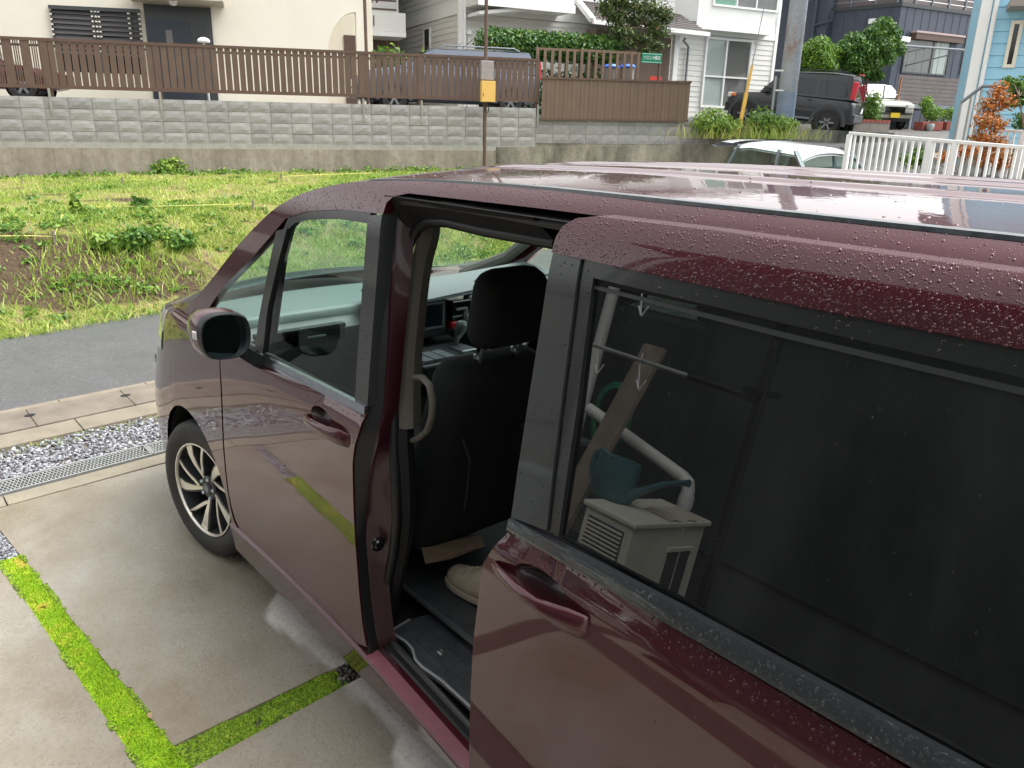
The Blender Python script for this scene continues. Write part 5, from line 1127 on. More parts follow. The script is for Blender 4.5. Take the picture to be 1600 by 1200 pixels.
ROT = Matrix(((WP.u[0], 0, WP.n[0], 0), (WP.u[1], 0, WP.n[1], 0), (0, 1, 0, 0), (0, 0, 0, 1)))
BM = []
for k in range(6):
    V, F = blockmesh(k); me = bpy.data.meshes.new('block'); me.from_pydata(V, [], F); me.materials.append(M['block']); BM.append(me)
def block(s, z, d=.0, sc=1., zs=1.):
    o = bpy.data.objects.new('block', random.choice(BM)); COL.objects.link(o); o.parent = rw_
    m_ = ROT.copy(); p = WP.P(s, z, d) - np.array(ROOTS[rw_.name]); m_.translation = Vector(p); m_ = m_ @ Matrix.Diagonal((sc, zs, 1, 1)); o.matrix_parent_inverse = Matrix.Identity(4); o.matrix_basis = m_; return o
S0, S1, S2 = -4.0, 10.30, 20.0
for r in range(4):
    for i in range(int((S1 - S0) / .397)):
        s = S0 + i * .397; block(s, 1.452 + r * .200 + wz(s), .012 * rng.random())
mb = MB()
for a, b in ((S0, S1),): mb.hexa([WP.P(a, 1.36 + wz(a), -.16), WP.P(b, 1.36 + wz(b), -.16), WP.P(b, 1.36 + wz(b), -.008), WP.P(a, 1.36 + wz(a), -.008), WP.P(a, 2.245 + wz(a), -.16), WP.P(b, 2.245 + wz(b), -.16), WP.P(b, 2.245 + wz(b), -.008), WP.P(a, 2.245 + wz(a), -.008)])
mb.build('mortar_core', M['mortar'], rw_)
mb = MB(); a, b = S0, S1; mb.hexa([WP.P(a, 1.35 + wz(a), -.10), WP.P(b, 1.35 + wz(b), -.10), WP.P(b, 1.35 + wz(b), .022), WP.P(a, 1.35 + wz(a), .022), WP.P(a, 1.452 + wz(a), -.10), WP.P(b, 1.452 + wz(b), -.10), WP.P(b, 1.452 + wz(b), .010), WP.P(a, 1.452 + wz(a), .010)]); mb.build('render_band', M['mortar'], rw_)
for s in np.arange(S0, S1 - .1, 2.4):
    e = min(s + 2.396, S1 - .9); mb = MB()
    if e - s > .2: mb.hexa([WP.P(s, .3, -.1), WP.P(e, .3, -.1), WP.P(e, .3, .05), WP.P(s, .3, .05), WP.P(s, 1.352 + wz(s), -.1), WP.P(e, 1.352 + wz(e), -.1), WP.P(e, 1.352 + wz(e), .035), WP.P(s, 1.352 + wz(s), .035)]); mb.build('footing_panel', M['base'], rw_)
mb = MB(); P_ = WP.P   # blackened lower stretch to the right
mb.hexa([P_(S1 - .9, .3, -.1), P_(S2, .3, -.1), P_(S2, .3, .07), P_(S1 - .9, .3, .07), P_(S1 - .9, 1.50, -.1), P_(S2, 1.78, -.1), P_(S2, 1.78, .05), P_(S1 - .9, 1.50, .05)]); mb.build('footing_panel', M['dirty'], rw_)['label'] = 'footing streaked black with damp'
for i in range(int((14.9 - S1) / .397)):
    s = S1 + i * .397
    for r in range(3): block(s, 1.52 + r * .2 + (.0 if r else 0) + wz(s), .0)
mb = MB(); mb.hexa([P_(S1, 1.4, -.16), P_(S2, 1.4, -.16), P_(S2, 1.4, -.008), P_(S1, 1.4, -.008), P_(S1, 2.135, -.16), P_(S2, 2.00, -.16), P_(S2, 2.00, -.008), P_(S1, 2.135, -.008)]); mb.build('mortar_core', M['dirty'], rw_)
# ------------------------------------------------------------------ slatted fence on the wall
fn_ = thing('slat_fence', 'long brown vertical slat fence standing on the block wall', 'fence', WP.P(3, 2.3))
FD = -.08
zb_ = lambda s: 2.392 + .0052 * (s - .1); zt_ = lambda s: 3.235 + .0078 * (s - .2)
def fslat(name, s, w, z0, z1, d0, d1, m, par):
    mb = MB(); mb.pbox(WP, s - w / 2, s + w / 2, z0, z1, d0, d1); return mb.build(name, m, par)
s = .98
while s < 10.30:
    fslat('slat', s, .104, zb_(s) + .05, zt_(s) - .03, FD - .018, FD, M['fence'], fn_); s += .1262
s = .86
while s > -4:
    fslat('slat', s, .155, zb_(s) + .05, zt_(s) - .03, FD - .018, FD, M['fence'], fn_)
    for q in range(3): fslat('slat', s - .112 - q * .034, .020, zb_(s) + .05, zt_(s) - .03, FD - .018, FD - .002, M['fence'], fn_)
    s -= .29
def frail(name, z0f, z1f, d0, d1, m, a=-4.1, b=10.36):
    mb = MB(); mb.hexa([WP.P(a, z0f(a), d0), WP.P(b, z0f(b), d0), WP.P(b, z0f(b), d1), WP.P(a, z0f(a), d1), WP.P(a, z1f(a), d0), WP.P(b, z1f(b), d0), WP.P(b, z1f(b), d1), WP.P(a, z1f(a), d1)]); return mb.build(name, m, fn_)
frail('top_rail', lambda s: zt_(s) - .04, lambda s: zt_(s) + .012, FD - .03, FD + .014, M['fence_dark'])
frail('bottom_rail', lambda s: zb_(s), lambda s: zb_(s) + .062, FD - .026, FD + .010, M['fence_dark'])
frail('back_rail', lambda s: zt_(s) - .135, lambda s: zt_(s) - .095, FD - .045, FD - .020, M['fence_dark'])
for px in (72, 246, 566, 658, 842):
    s = WP.sz(px, 110)[0]; mb = MB(); mb.pbox(WP, s - .035, s + .035, 2.2, zt_(s) - .01, FD - .085, FD - .046); mb.build('post', M['fence_dark'], fn_)
    mb = MB(); mb.pbox(WP, s - .055, s + .055, zb_(s) + .05, zt_(s) - .03, FD - .001, FD + .008); mb.build('post_cover', M['fence'], fn_)
    mb = MB(); mb.pbox(WP, s - .02, s + .02, 1.95, 2.40, .02, .030); mb.build('post_bracket', M['mortar'], rw_)
pf = thing('panel_fence', 'low brown ribbed metal panel fence right of the slat fence', 'fence', WP.P(12, 2.1))
a_, zt = WP.sz(846, 121); b_, zt2 = WP.sz(1077, 128); _, zb0 = WP.sz(846, 187); _, zb2 = WP.sz(1077, 190)
n_ = int((b_ - a_) / .098)
for i in range(n_):
    s = a_ + (b_ - a_) * i / n_; w = (b_ - a_) / n_; k = i / n_; mb = MB(); mb.pbox(WP, s + .002, s + w - .002, zb0 + (zb2 - zb0) * k + .02, zt + (zt2 - zt) * k - .02, .055, .068 + .004 * (i % 2)); mb.build('panel_strip', M['fence_panel'], pf)
mb = MB(); mb.hexa([WP.P(a_ - .02, zt - .03, .045), WP.P(b_ + .02, zt2 - .03, .045), WP.P(b_ + .02, zt2 - .03, .09), WP.P(a_ - .02, zt - .03, .09), WP.P(a_ - .02, zt + .01, .045), WP.P(b_ + .02, zt2 + .01, .045), WP.P(b_ + .02, zt2 + .01, .09), WP.P(a_ - .02, zt + .01, .09)])
mb.hexa([WP.P(a_ - .02, zb0 - .01, .045), WP.P(b_ + .02, zb2 - .01, .045), WP.P(b_ + .02, zb2 - .01, .085), WP.P(a_ - .02, zb0 - .01, .085), WP.P(a_ - .02, zb0 + .03, .045), WP.P(b_ + .02, zb2 + .03, .045), WP.P(b_ + .02, zb2 + .03, .085), WP.P(a_ - .02, zb0 + .03, .085)]); mb.build('panel_rail', M['fence_dark'], pf)
# ------------------------------------------------------------------ terraces and side road
mb = MB(); mb.add([WP.P(-40, 2.16, -.12), WP.P(11, 2.20, -.12), WP.P(11, 2.3, -60), WP.P(-40, 2.3, -60)], [(0, 1, 2, 3)]); struct(mb.build('yard', M['ground']))
def sheet(name, rows, m, sub=6):
    """rows of (px, py, depth) measured on the photograph"""
    R_ = [[depth(*q) for q in r] for r in rows]; mb = MB(); S_ = []
    for i in range(len(R_) - 1):
        for k in range(sub + (i == len(R_) - 2)):
            t = k / sub; S_.append([tuple(a + (b - a) * t) for a, b in zip(R_[i], R_[i + 1])])
    mb.loft(S_); return struct(mb.build(name, m, None, True, sharp=0))
sheet('side_road', [[(1262, 330, 9.5), (1330, 330, 9.0), (1640, 330, 8.6)], [(1254, 262, 13.0), (1325, 262, 12.2), (1640, 290, 11)], [(1238, 228, 17.5), (1290, 232, 17.5), (1420, 236, 17.0), (1640, 250, 16)], [(1090, 200, 23.0), (1200, 203, 23.5), (1300, 212.5, 23.0), (1420, 208, 24), (1640, 214, 23)], [(1080, 186, 28), (1280, 190, 28.5), (1450, 200, 29), (1660, 205, 29)][:0] or [(1080, 186, 28), (1200, 189, 28.4), (1300, 196, 28.5), (1450, 200, 29), (1660, 205, 29)]][:3], M['drive_asphalt'])
sheet('side_yard', [[(1190, 226, 18.2), (1236, 229, 17.6), (1300, 232.5, 17.5), (1420, 236, 17.0), (1660, 250, 16)], [(1060, 199, 23.0), (1180, 197, 24.6), (1300, 212.8, 23.0), (1420, 208, 24), (1660, 214, 23)], [(1040, 186, 30), (1180, 189, 30), (1300, 196, 30), (1450, 200, 31), (1680, 205, 31)], [(900, 180, 60), (1180, 189, 60), (1300, 196, 60), (1450, 203, 60), (1800, 208, 60)]], M['drive_asphalt'])
# ------------------------------------------------------------------ cream house
def win(pl, s0, s1, z0, z1, parent, frame=M['white'], pane=M['dark_pane'], fw=.05, d=.03, mull=(), rails=(), name='window', curtain=None):
    d = max(d, .055); mb = MB(); mb.pbox(pl, s0, s0 + fw, z0, z1, -.06, d); mb.pbox(pl, s1 - fw, s1, z0, z1, -.06, d); mb.pbox(pl, s0 + fw, s1 - fw, z0, z0 + fw, -.06, d - .002); mb.pbox(pl, s0 + fw, s1 - fw, z1 - fw, z1, -.06, d - .002)
    for q in mull: mb.pbox(pl, q - fw * .4, q + fw * .4, z0 + fw, z1 - fw, -.05, d - .006)
    for q in rails: mb.pbox(pl, s0 + fw, s1 - fw, q - fw * .35, q + fw * .35, -.05, d - .010)
    w = mb.build(name, frame, parent)
    mb = MB(); mb.pbox(pl, s0 + fw * .8, s1 - fw * .8, z0 + fw * .8, z1 - fw * .8, .032, .036); mb.build('pane', pane, w)
    return w
def recess(pl, s0, s1, z0, z1, m, parent, name='curtain', d=.0015):
    mb = MB(); n = max(4, int((s1 - s0) / .06)); q = np.linspace(s0, s1, n); mb.loft([[tuple(pl.P(a, z0, .001 + .0008 * (i % 2))), tuple(pl.P(a, z1, .001 + .0008 * (i % 2)))] for i, a in enumerate(q)]); return mb.build(name, m, parent)
CH = Plane(WP.P(0, 0, -4.6), u=WP.u)
ch = thing('cream_house', 'cream stucco house with louvred window and dark entrance behind the brown fence', 'house', CH.P(3, 2.2))
se = CH.sz(567, 40)[0]; sa, za = CH.sz(511, 75); sb, zb2_ = CH.sz(556, 19)
out = [(-12, 2.1), (sa, 2.1), (sa, za - .3)] + [(sb - (sb - sa) * math.cos(t), za - .3 + (zb2_ - za + .3) * math.sin(t)) for t in np.linspace(.1, math.pi / 2, 9)] + [(sb, 2.1), (se, 2.1), (se, 7.8), (-12, 7.8)]
mb = MB(); mb.prism(out, lambda a, b, d: CH.P(a, b, d), -.25, 0); mb.build('wall', M['cream'], ch)
mb = MB(); mb.pbox(CH, -12, sa - .25, 2.1, 7.78, -8, -.26); mb.build('house_core', M['cream'], ch)
mb = MB(); mb.pbox(CH, sa - .25, sb + .6, 2.1, 6, -1.55, -1.4); mb.build('porch_back_wall', M['cream'], ch)
d0, zt_d = CH.sz(543, 46); d1, _ = CH.sz(556, 100); mb = MB(); mb.pbox(CH, d0 + .05, d1 + .2, 2.1, zt_d, -1.395, -1.36); mb.build('porch_door', M['brown_metal'], ch)
mb = MB(); mb.prism([(-12.6, 7.7), (se + .5, 7.7), (se + .5, 7.85), (-12.6, 7.85)], lambda a, b, d: CH.P(a, b, d), -9, .7); mb.loft([[tuple(CH.P(a, 7.86, .7)), tuple(CH.P(a, 9.8, -4)), tuple(CH.P(a, 7.86, -9))] for a in (-12.6, se + .5)], cap=True); mb.build('roof', M['roof_tile'], ch)
w0, wt = CH.sz(77, 12); w1, wb = CH.sz(224, 60)
lw = MB(); zt0 = CH.sz(77, 10)[1]; zt1 = CH.sz(224, 17)[1]
lw.hexa([CH.P(w0, zt0 - .06, 0), CH.P(w1, zt1 - .06, 0), CH.P(w1, zt1 - .06, .12), CH.P(w0, zt0 - .06, .12), CH.P(w0, zt0 + .02, 0), CH.P(w1, zt1 + .02, 0), CH.P(w1, zt1 + .02, .12), CH.P(w0, zt0 + .02, .12)])
for q in (w0 + .03, w0 + (w1 - w0) * .47, w0 + (w1 - w0) * .51, w0 + (w1 - w0) * .88, w1 - .03): lw.pbox(CH, q - .02, q + .02, 2.9, zt0 - .05, .02, .10)
lwo = lw.build('louvre_window', M['charcoal'], ch)
mb = MB(); mb.pbox(CH, w0 + .02, w1 - .02, 2.9, zt1 - .05, .006, .012); mb.build('pane', M['dark_pane'], lwo)
for i in range(9):
    z = zt1 - .13 - i * .105; mb = MB()
    mb.hexa([CH.P(w0 + .05, z - .040, .05), CH.P(w1 - .05, z - .040, .05), CH.P(w1 - .05, z - .034, .09), CH.P(w0 + .05, z - .034, .09), CH.P(w0 + .05, z + .036, .045), CH.P(w1 - .05, z + .036, .045), CH.P(w1 - .05, z + .040, .05), CH.P(w0 + .05, z + .040, .05)]); mb.build('louvre', M['steel_grey'] if 0 else mat('louvre_grey', srgb(70, 68, 68), .5), lwo)
for q in (.015, .46, .50, .535, .865, .985):
    mb = MB()
    for i in range(9): z = zt1 - .085 - i * .105; mb.pbox(CH, w0 + (w1 - w0) * q - .022, w0 + (w1 - w0) * q + .022, z - .016, z + .016, .10, .112)
    mb.build('louvre_clip', M['cream'], lwo)
e0, et = CH.sz(224, 7); e1, et1 = CH.sz(329, 14)
mb = MB(); mb.pbox(CH, e0, e1, 2.2, et1 + .02, .004, .05); en = mb.build('entrance_surround', M['charcoal'], ch)
dd0, ddt = CH.sz(230, 30); dd1, _ = CH.sz(296, 34); mb = MB(); mb.pbox(CH, dd0, dd1, 2.2, ddt, .051, .075); en2 = mb.build('front_door', M['dark_blue_door'], ch)
g0, gt = CH.sz(259, 47); g1, _ = CH.sz(269, 47); mb = MB(); mb.pbox(CH, g0, g1, 2.9, gt, .076, .082); mb.build('glazed_slot', M['curtain_grey'], en2)
for i in range(5): q = dd1 + .06 + i * .07; mb = MB(); mb.pbox(CH, q, q + .05, 2.2, ddt - .02, .051, .065); mb.build('side_panel', M['charcoal'], en)
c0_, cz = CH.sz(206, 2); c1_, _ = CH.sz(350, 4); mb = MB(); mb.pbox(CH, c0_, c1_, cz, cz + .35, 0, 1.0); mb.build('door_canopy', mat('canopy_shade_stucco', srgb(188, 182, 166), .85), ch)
lp0 = CH.P(CH.sz(270, 2, .5)[0], CH.sz(270, 2, .5)[1], .5); mb = MB(); mb.lathe([(0, -.10), (.06, -.085), (.10, -.03), (.105, .02), (.08, .06), (.05, .07)], Matrix.Translation(lp0), 16); mb.build('globe_lamp', M['white'], ch, True)
gl = WP.sz(318, 62, -.5); p = WP.P(gl[0], gl[1], -.5); t = thing('garden_lamp', 'white dome-topped lamp peeping over the fence by the entrance', 'lamp', p); mb = MB(); mb.lathe([(.02, -1.6), (.02, -.06), (.11, -.05), (.12, -.02), (.09, .02), (.04, .04), (0, .045)], Matrix.Translation(p), 16); mb.build('lamp_head', M['white'], t, True)
# house beyond the arch: white balcony
BH = Plane(WP.P(0, 0, -9), u=WP.u); bh = thing('balcony_house', 'white house with a balcony seen between the cream house and the sided house', 'house', BH.P(8, 2.2))
b0 = BH.sz(560, 50)[0] - 2; b1 = BH.sz(619, 50)[0] + .3; zbt = BH.sz(590, 18)[1]; zbb = BH.sz(590, 48)[1]; zdk = BH.sz(590, 56)[1]
mb = MB(); mb.pbox(BH, b0, b1, zbb, zbt, -.1, 0); mb.build('balcony_wall', M['siding_white'], bh)
mb = MB(); mb.pbox(BH, b0, b1, zdk, zbb - .01, -1.2, .04); mb.build('balcony_floor', M['white'], bh)
mb = MB(); mb.pbox(BH, b0, b1, 2.1, zdk - .005, -1.3, -1.2); mb.build('ground_floor_wall', M['brown_metal'], bh)
mb = MB(); mb.pbox(BH, b0, b1, zbb, 8, -1.4, -1.25); mb.pbox(BH, b0 - 5, b1, 2.1, 8, -8, -1.42); mb.build('wall', M['siding_white'], bh)
q0, qz = BH.sz(583, 24); mb = MB(); mb.pbox(BH, q0, q0 + .03, BH.sz(583, 40)[1], qz, .002, .02); mb.build('slot', M['charcoal'], bh)
mb = MB()
for i in range(3): a = BH.sz(575 + i * 8, 6)[0]; mb.pbox(BH, a, a + .06, zbt + .3, zbt + 1.2, -.5, -.45); 
z_ = BH.sz(590, 12)[1]; mb.pbox(BH, b0 + 1, b1 - .2, z_, z_ + .05, -.5, -.44); mb.pbox(BH, b0 + 1, b1 - .2, z_ + .25, z_ + .3, -.5, -.44); mb.build('drying_rack', M['brown_metal'], bh)
dn = thing('drainpipe', 'brown drainpipe rising above the fence right of the arch', 'pipe', WP.P(7, 2.3, -.9)); a = WP.sz(571, 40, -.9); mb = MB(); mb.tube([WP.P(a[0], 2.2, -.9), WP.P(a[0], 6.2, -.9)], .035, 8); mb.build('pipe', M['rust_pole'], dn, True)
# ------------------------------------------------------------------ white sided house
WC = depth(718, 120, 24.); WF = Plane(WC, -104); WL = Plane(WC, -14)
wh_ = thing('white_house', 'large white weatherboard house with a bay window and a dark shingled porch', 'house', (WC[0], WC[1], 2.1))
sR = WF.sz(1213, 60)[0]; 
def siding(pl, s0, s1, z0, z1, m, parent, pitch=.17, name='siding_board', d=0.):
    k = 0; z = z0
    while z < z1 - .01:
        e = min(z + pitch, z1); mb = MB(); mb.hexa([pl.P(s0, z, d - .02), pl.P(s1, z, d - .02), pl.P(s1, z, d + .024), pl.P(s0, z, d + .024), pl.P(s0, e - .004, d - .02), pl.P(s1, e - .004, d - .02), pl.P(s1, e - .004, d + .008), pl.P(s0, e - .004, d + .008)]); mb.build(name, m, parent); z = e
zb1 = WF.sz(722, 13)[1]
core = MB(); c = [WF.P(0, 1.6), WF.P(sR, 1.6), WF.P(sR, 1.6, -9), WF.P(0, 1.6, -9)]
core.hexa([WC * [1, 1, 0] + WF.u * .03 - WF.n * .03 + [0, 0, 1.6], WF.P(sR, 1.6, -.03), WF.P(sR, 1.6, -9), WF.P(.03, 1.6, -9), WC * [1, 1, 0] + WF.u * .03 - WF.n * .03 + [0, 0, 8.2], WF.P(sR, 8.2, -.03), WF.P(sR, 8.2, -9), WF.P(.03, 8.2, -9)]); core.build('house_core', M['siding_grey'], wh_)
eL = WL.sz(600, 60)[0]
eL = min(max(eL, -20), 20)
sgnL = 1 if eL > 0 else -1
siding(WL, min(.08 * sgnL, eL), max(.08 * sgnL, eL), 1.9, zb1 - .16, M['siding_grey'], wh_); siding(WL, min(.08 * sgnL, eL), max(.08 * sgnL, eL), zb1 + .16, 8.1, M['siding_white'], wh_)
mb = MB(); mb.pbox(WL, min(0, eL), max(0, eL), zb1 - .15, zb1 + .15, -.02, .05); mb.build('band_course', M['white'], wh_)
mb = MB(); mb.pbox(WF, .0, sR, zb1 - .12, zb1 + .12, -.02, .045); mb.build('band_course', M['white'], wh_)
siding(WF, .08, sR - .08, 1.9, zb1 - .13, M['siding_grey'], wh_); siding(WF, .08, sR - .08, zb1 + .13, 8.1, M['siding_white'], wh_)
mb = MB(); mb.pbox(WF, -.06, .12, 1.8, 8.1, -.05, .06); mb.build('corner_board', M['white'], wh_); mb = MB(); mb.pbox(WF, sR - .10, sR + .03, 1.8, 8.1, -.05, .06); mb.build('corner_board', M['white'], wh_)
dpx = WF.sz(724, 50)[0]; mb = MB(); mb.tube([WF.P(dpx, 1.9, .11), WF.P(dpx, 8, .11)], .045, 8); mb.build('downpipe', M['white'], wh_, True)
a, z = WL.sz(668, 46); a2, z2 = WL.sz(672, 76); 
q = sorted([a - .32, a + .28]); win(WL, q[0], q[1], z2 - .1, z + .05, wh_, M['white'], M['dark_pane'], .05)
a, z = WL.sz(668, 78); mb = MB(); mb.pbox(WL, q[0] - .05, q[1] + .05, z2 - .18, z2 - .1, -.02, .08); mb.build('window_sill', M['white'], wh_)
a, z = WF.sz(731, 52); mb = MB(); mb.lathe([(0, -.06), (.09, -.03), (.09, .05), (.05, .09), (0, .1)], Matrix.Translation(WF.P(a, z, .1)), 12); mb.tube([WF.P(a, z - .1, .05), WF.P(a, 1.9, .05)], .03, 6); mb.build('vent_hood', M['white'], wh_, True)
a, z = WF.sz(728, 25); a1, z1 = WF.sz(757, 17); mb = MB(); mb.hexa([WF.P(a, z - .05, .02), WF.P(a1 + 1, z1 + .0, .02), WF.P(a1 + 1, z1 + .0, 1.0), WF.P(a, z - .05, 1.0), WF.P(a, z + .04, .02), WF.P(a1 + 1, z1 + .1, .02), WF.P(a1 + 1, z1 + .1, 1.0), WF.P(a, z + .04, 1.0)]); mb.build('lean_to_edge', M['white'], wh_)
# balcony
a0, zb_b = WF.sz(748, 15, 1.1); a1, zb_c = WF.sz(897, 20, 1.1); mb = MB(); mb.pbox(WF, a0, a1, zb_c, zb_c + 1.1, 1.0, 1.1); mb.pbox(WF, a0, a1, zb_c, zb_c + .22, 0, 1.0); mb.pbox(WF, a0, a0 + .1, zb_c + .22, zb_c + 1.1, .05, .99); mb.pbox(WF, a1 - .1, a1, zb_c + .22, zb_c + 1.1, .05, .99); mb.build('balcony', M['siding_white'], wh_)
mb = MB(); mb.pbox(WF, a0 - .03, a1 + .03, zb_c - .03, zb_c + .2, 1.102, 1.13); mb.build('balcony_fascia', M['white'], wh_)
# porch with shingled roof
p0 = WF.sz(900, 60, 1.6); p1 = WF.sz(1108, 55, 1.6); zg = WF.sz(1000, 44, 1.6)[1]; zr = WF.sz(905, 6, .1)[1]; r0 = WF.sz(900, 10, .1)[0]; r1 = WF.sz(1062, 15, .1)[0]
mb = MB(); v0, v1, v2, v3 = WF.P(WF.sz(926, 38, 1.6)[0], zg + .10, 1.6), WF.P(p1[0], zg + .02, 1.6), WF.P(r1, zr, .05), WF.P(r0, zr + .1, .05)
N_ = 9
pr = None
prf = MB(); prf.add([v0, v1, v2, v3], [(0, 1, 2, 3)]); prf = prf.build('porch_roof', M['roof_tile'], wh_)
for i in range(N_):
    t0, t1 = i / N_, (i + 1) / N_ + .02; A = v0 + (v3 - v0) * t0; B = v1 + (v2 - v1) * t0; C_ = v1 + (v2 - v1) * min(1, t1); D = v0 + (v3 - v0) * min(1, t1); up = np.array([0, 0, .045]); mb = MB(); mb.hexa([A + up * .2, B + up * .2, C_ + up * .1, D + up * .1, A + up, B + up, C_ + up * .35, D + up * .35]); mb.build('shingle_course', M['roof_tile'], prf)
mb = MB(); mb.bar(v0 + [0, 0, -.04], v1 + [0, 0, -.02], .11, .12); mb.build('gutter', M['white'], wh_)
mb = MB(); mb.bar(v0, v3 + [0, 0, .06], .16, .14); mb.build('barge_board', M['white'], wh_)
q0 = WF.sz(925, 60, 1.5)[0]; q1 = WF.sz(1047, 90, .6)[0]; mb = MB(); mb.pbox(WF, WF.sz(930, 80, .6)[0], q1, 1.9, zg + .0, .03, .6); mb.build('porch_wall', M['brown_wall'], wh_)
mb = MB(); a = WF.sz(1056, 90, .9)[0]; mb.pbox(WF, a - .09, a + .09, 1.9, zg, .75, .92); mb.build('porch_post', M['white'], wh_)
a = WF.sz(1076, 80, .15)[0]; mb = MB(); mb.tube([WF.P(a, 2.0, .12), WF.P(a, zg - .25, .12), WF.P(a - .45, zg - .1, .4), WF.P(a - .5, zg, .6)], .04, 8); mb.build('porch_downpipe', M['steel_grey'], wh_, True)
# bay window above and tall sliding window below
y0, zz0 = WF.sz(1086, 30, .55); y1, _ = WF.sz(1212, 20, .55); mb = MB(); mb.hexa([WF.P(y0 - .5, zz0 - .05, 0), WF.P(y1 + .1, zz0 - .25, 0), WF.P(y1, zz0 - .25, .55), WF.P(y0 + .1, zz0 - .05, .55), WF.P(y0 - .5, zz0 + 3, 0), WF.P(y1 + .1, zz0 + 3, 0), WF.P(y1, zz0 + 3, .55), WF.P(y0 + .1, zz0 + 3, .55)]); by = mb.build('bay_window', M['siding_white'], wh_)
mb = MB(); mb.pbox(WF, y0 + .05, y1 + .02, zz0 - .28, zz0 - .02, .552, .60); mb.build('bay_fascia', M['white'], by)
BP = Plane(WF.P(0, 0, .55), u=WF.u)
a0, _ = BP.sz(1113, 8); a1, zs = BP.sz(1214, 14); zlo = BP.sz(1160, 14)[1]; win(BP, a0, a1, zlo, zlo + 1.6, wh_, M['white'], M['pane'], .06, .05, mull=(a0 + (a1 - a0) * .36, a0 + (a1 - a0) * .66)); recess(BP, a0 + .05, a0 + (a1 - a0) * .34, zlo + .05, zlo + 1.5, mat('green_curtain', srgb(120, 168, 148), .8), wh_); recess(BP, a0 + (a1 - a0) * .37, a1 - .05, zlo + .05, zlo + 1.5, M['curtain_grey'], wh_)
a0, zt = WF.sz(1102, 57); a1, _ = WF.sz(1175, 60); _, zlo = WF.sz(1100, 168)
win(WF, a0, a1, zlo, zt, wh_, M['white'], M['pane'], .075, .10, mull=(a0 + (a1 - a0) * .45,), rails=(zlo + (zt - zlo) * .45,), name='sliding_window')
WF2 = Plane(WF.P(0, 0, .028), u=WF.u); recess(WF2, a0 + .06, a0 + (a1 - a0) * .43, zlo + .06, zt - .06, M['curtain'], wh_); recess(WF2, a0 + (a1 - a0) * .46, a1 - .06, zlo + .06, zt - .06, M['curtain_grey'], wh_)
mb = MB(); mb.loft([[tuple(WF.P(-.8, 8.1, .8)), tuple(WF.P(-.8, 10.4, -4.5)), tuple(WF.P(-.8, 8.1, -9.8))], [tuple(WF.P(sR + .8, 8.1, .8)), tuple(WF.P(sR + .8, 10.4, -4.5)), tuple(WF.P(sR + .8, 8.1, -9.8))]], cap=True); mb.build('roof', M['roof_tile'], wh_)
a, z = WF.sz(1190, 15, .3)[0], 0
# ------------------------------------------------------------------ hedge, old fence, sign
HP = Plane(depth(900, 120, 21.0), u=WP.u)
hg = thing('hedge', 'clipped green hedge behind the weathered brown fence', 'hedge', HP.P(0, 2.2))
h0, hz = HP.sz(764, 40); h1, hz1 = HP.sz(965, 55); hb = HP.sz(850, 96)[1]
C_ = [HP.P(h0 + (h1 - h0) * k, hb + (hz + (hz1 - hz) * k - hb) * .52, -.35) for k in np.linspace(.03, .97, 16)]; R_ = [[.42, .42, (hz - hb) * .52] for _ in C_]
leaves('foliage', C_, R_, 17000, .055, M['hedge_leaf'], hg, .35, .0)
C2 = [HP.P(h0 + (h1 - h0) * k, 2.6, -.35) for k in np.linspace(.05, 1.0, 12)]; leaves('foliage', C2, [[.42, .35, .95]] * 12, 6000, .07, M['hedge_leaf'], hg, .5, -.3)
mb = MB()
for k in np.linspace(.05, .95, 9): mb.tube([HP.P(h0 + (h1 - h0) * k, 2.1, -.35), HP.P(h0 + (h1 - h0) * k + .1, hz - .3, -.35)], .035, 6)
mb.build('stems', M['bark'], hg)
OF = Plane(depth(900, 120, 19.6), u=WP.u); of = thing('old_fence', 'weathered open brown picket fence in front of the hedge', 'fence', OF.P(0, 2.2))
f0, fz = OF.sz(840, 76); f1, fz1 = OF.sz(998, 83); n_ = 14
for i in range(n_ + 1):
    s = f0 + (f1 - f0) * i / n_; z = fz + (fz1 - fz) * i / n_; mb = MB(); mb.pbox(OF, s - .036, s + .036, 2.1, z, .0, .03); mb.build('picket', M['fence_old'], of)
for k0, k1 in ((.0, .2), (.22, .40), (.42, 1.)):
    a, b = f0 + (f1 - f0) * k0, f0 + (f1 - f0) * k1; z = fz + (fz1 - fz) * (k0 + k1) / 2; mb = MB(); mb.pbox(OF, a - .05, b + .05, z - .03, z + .03, -.03, -.002); mb.build('rail', M['fence_old'], of)
for px, lb in ((956, 'left blue lidded tub behind the weathered picket fence'), (981, 'right blue lidded tub behind the weathered picket fence')):
    a, z = OF.sz(px, 104, -.5); p = OF.P(a, z, -.5); t = thing('blue_tub', lb, 'tub', p - [0, 0, .5]); mb = MB(); mb.lathe([(.0, .06), (.16, .05), (.21, .0), (.21, -.03), (.18, -.04)], Matrix.Translation(p), 16); mb.build('lid', M['blue_plastic'], t, True); mb = MB(); mb.lathe([(.18, -.04), (.15, -.75), (0, -.75)], Matrix.Translation(p), 16); mb.build('tub', M['box_grey'], t, True)
SPn = Plane(depth(1018, 95, 19.), u=WP.u); s0, z0 = SPn.sz(1002, 98); s1, z1 = SPn.sz(1034, 84)
sg = thing('green_sign', 'small green sign with white Japanese letters on a brown post', 'sign', SPn.P(s1, 2.1))
mb = MB(); mb.pbox(SPn, s0, s1, z0, z1, 0, .02); bd = mb.build('board', M['sign_green'], sg)
mb = MB(); mb.pbox(SPn, s0, s1, z0 + .012, z0 + .03, .021, .024); mb.pbox(SPn, s0, s1, z1 - .03, z1 - .012, .021, .024); mb.build('border', mat('pale_green', srgb(150, 205, 180), .5), bd)
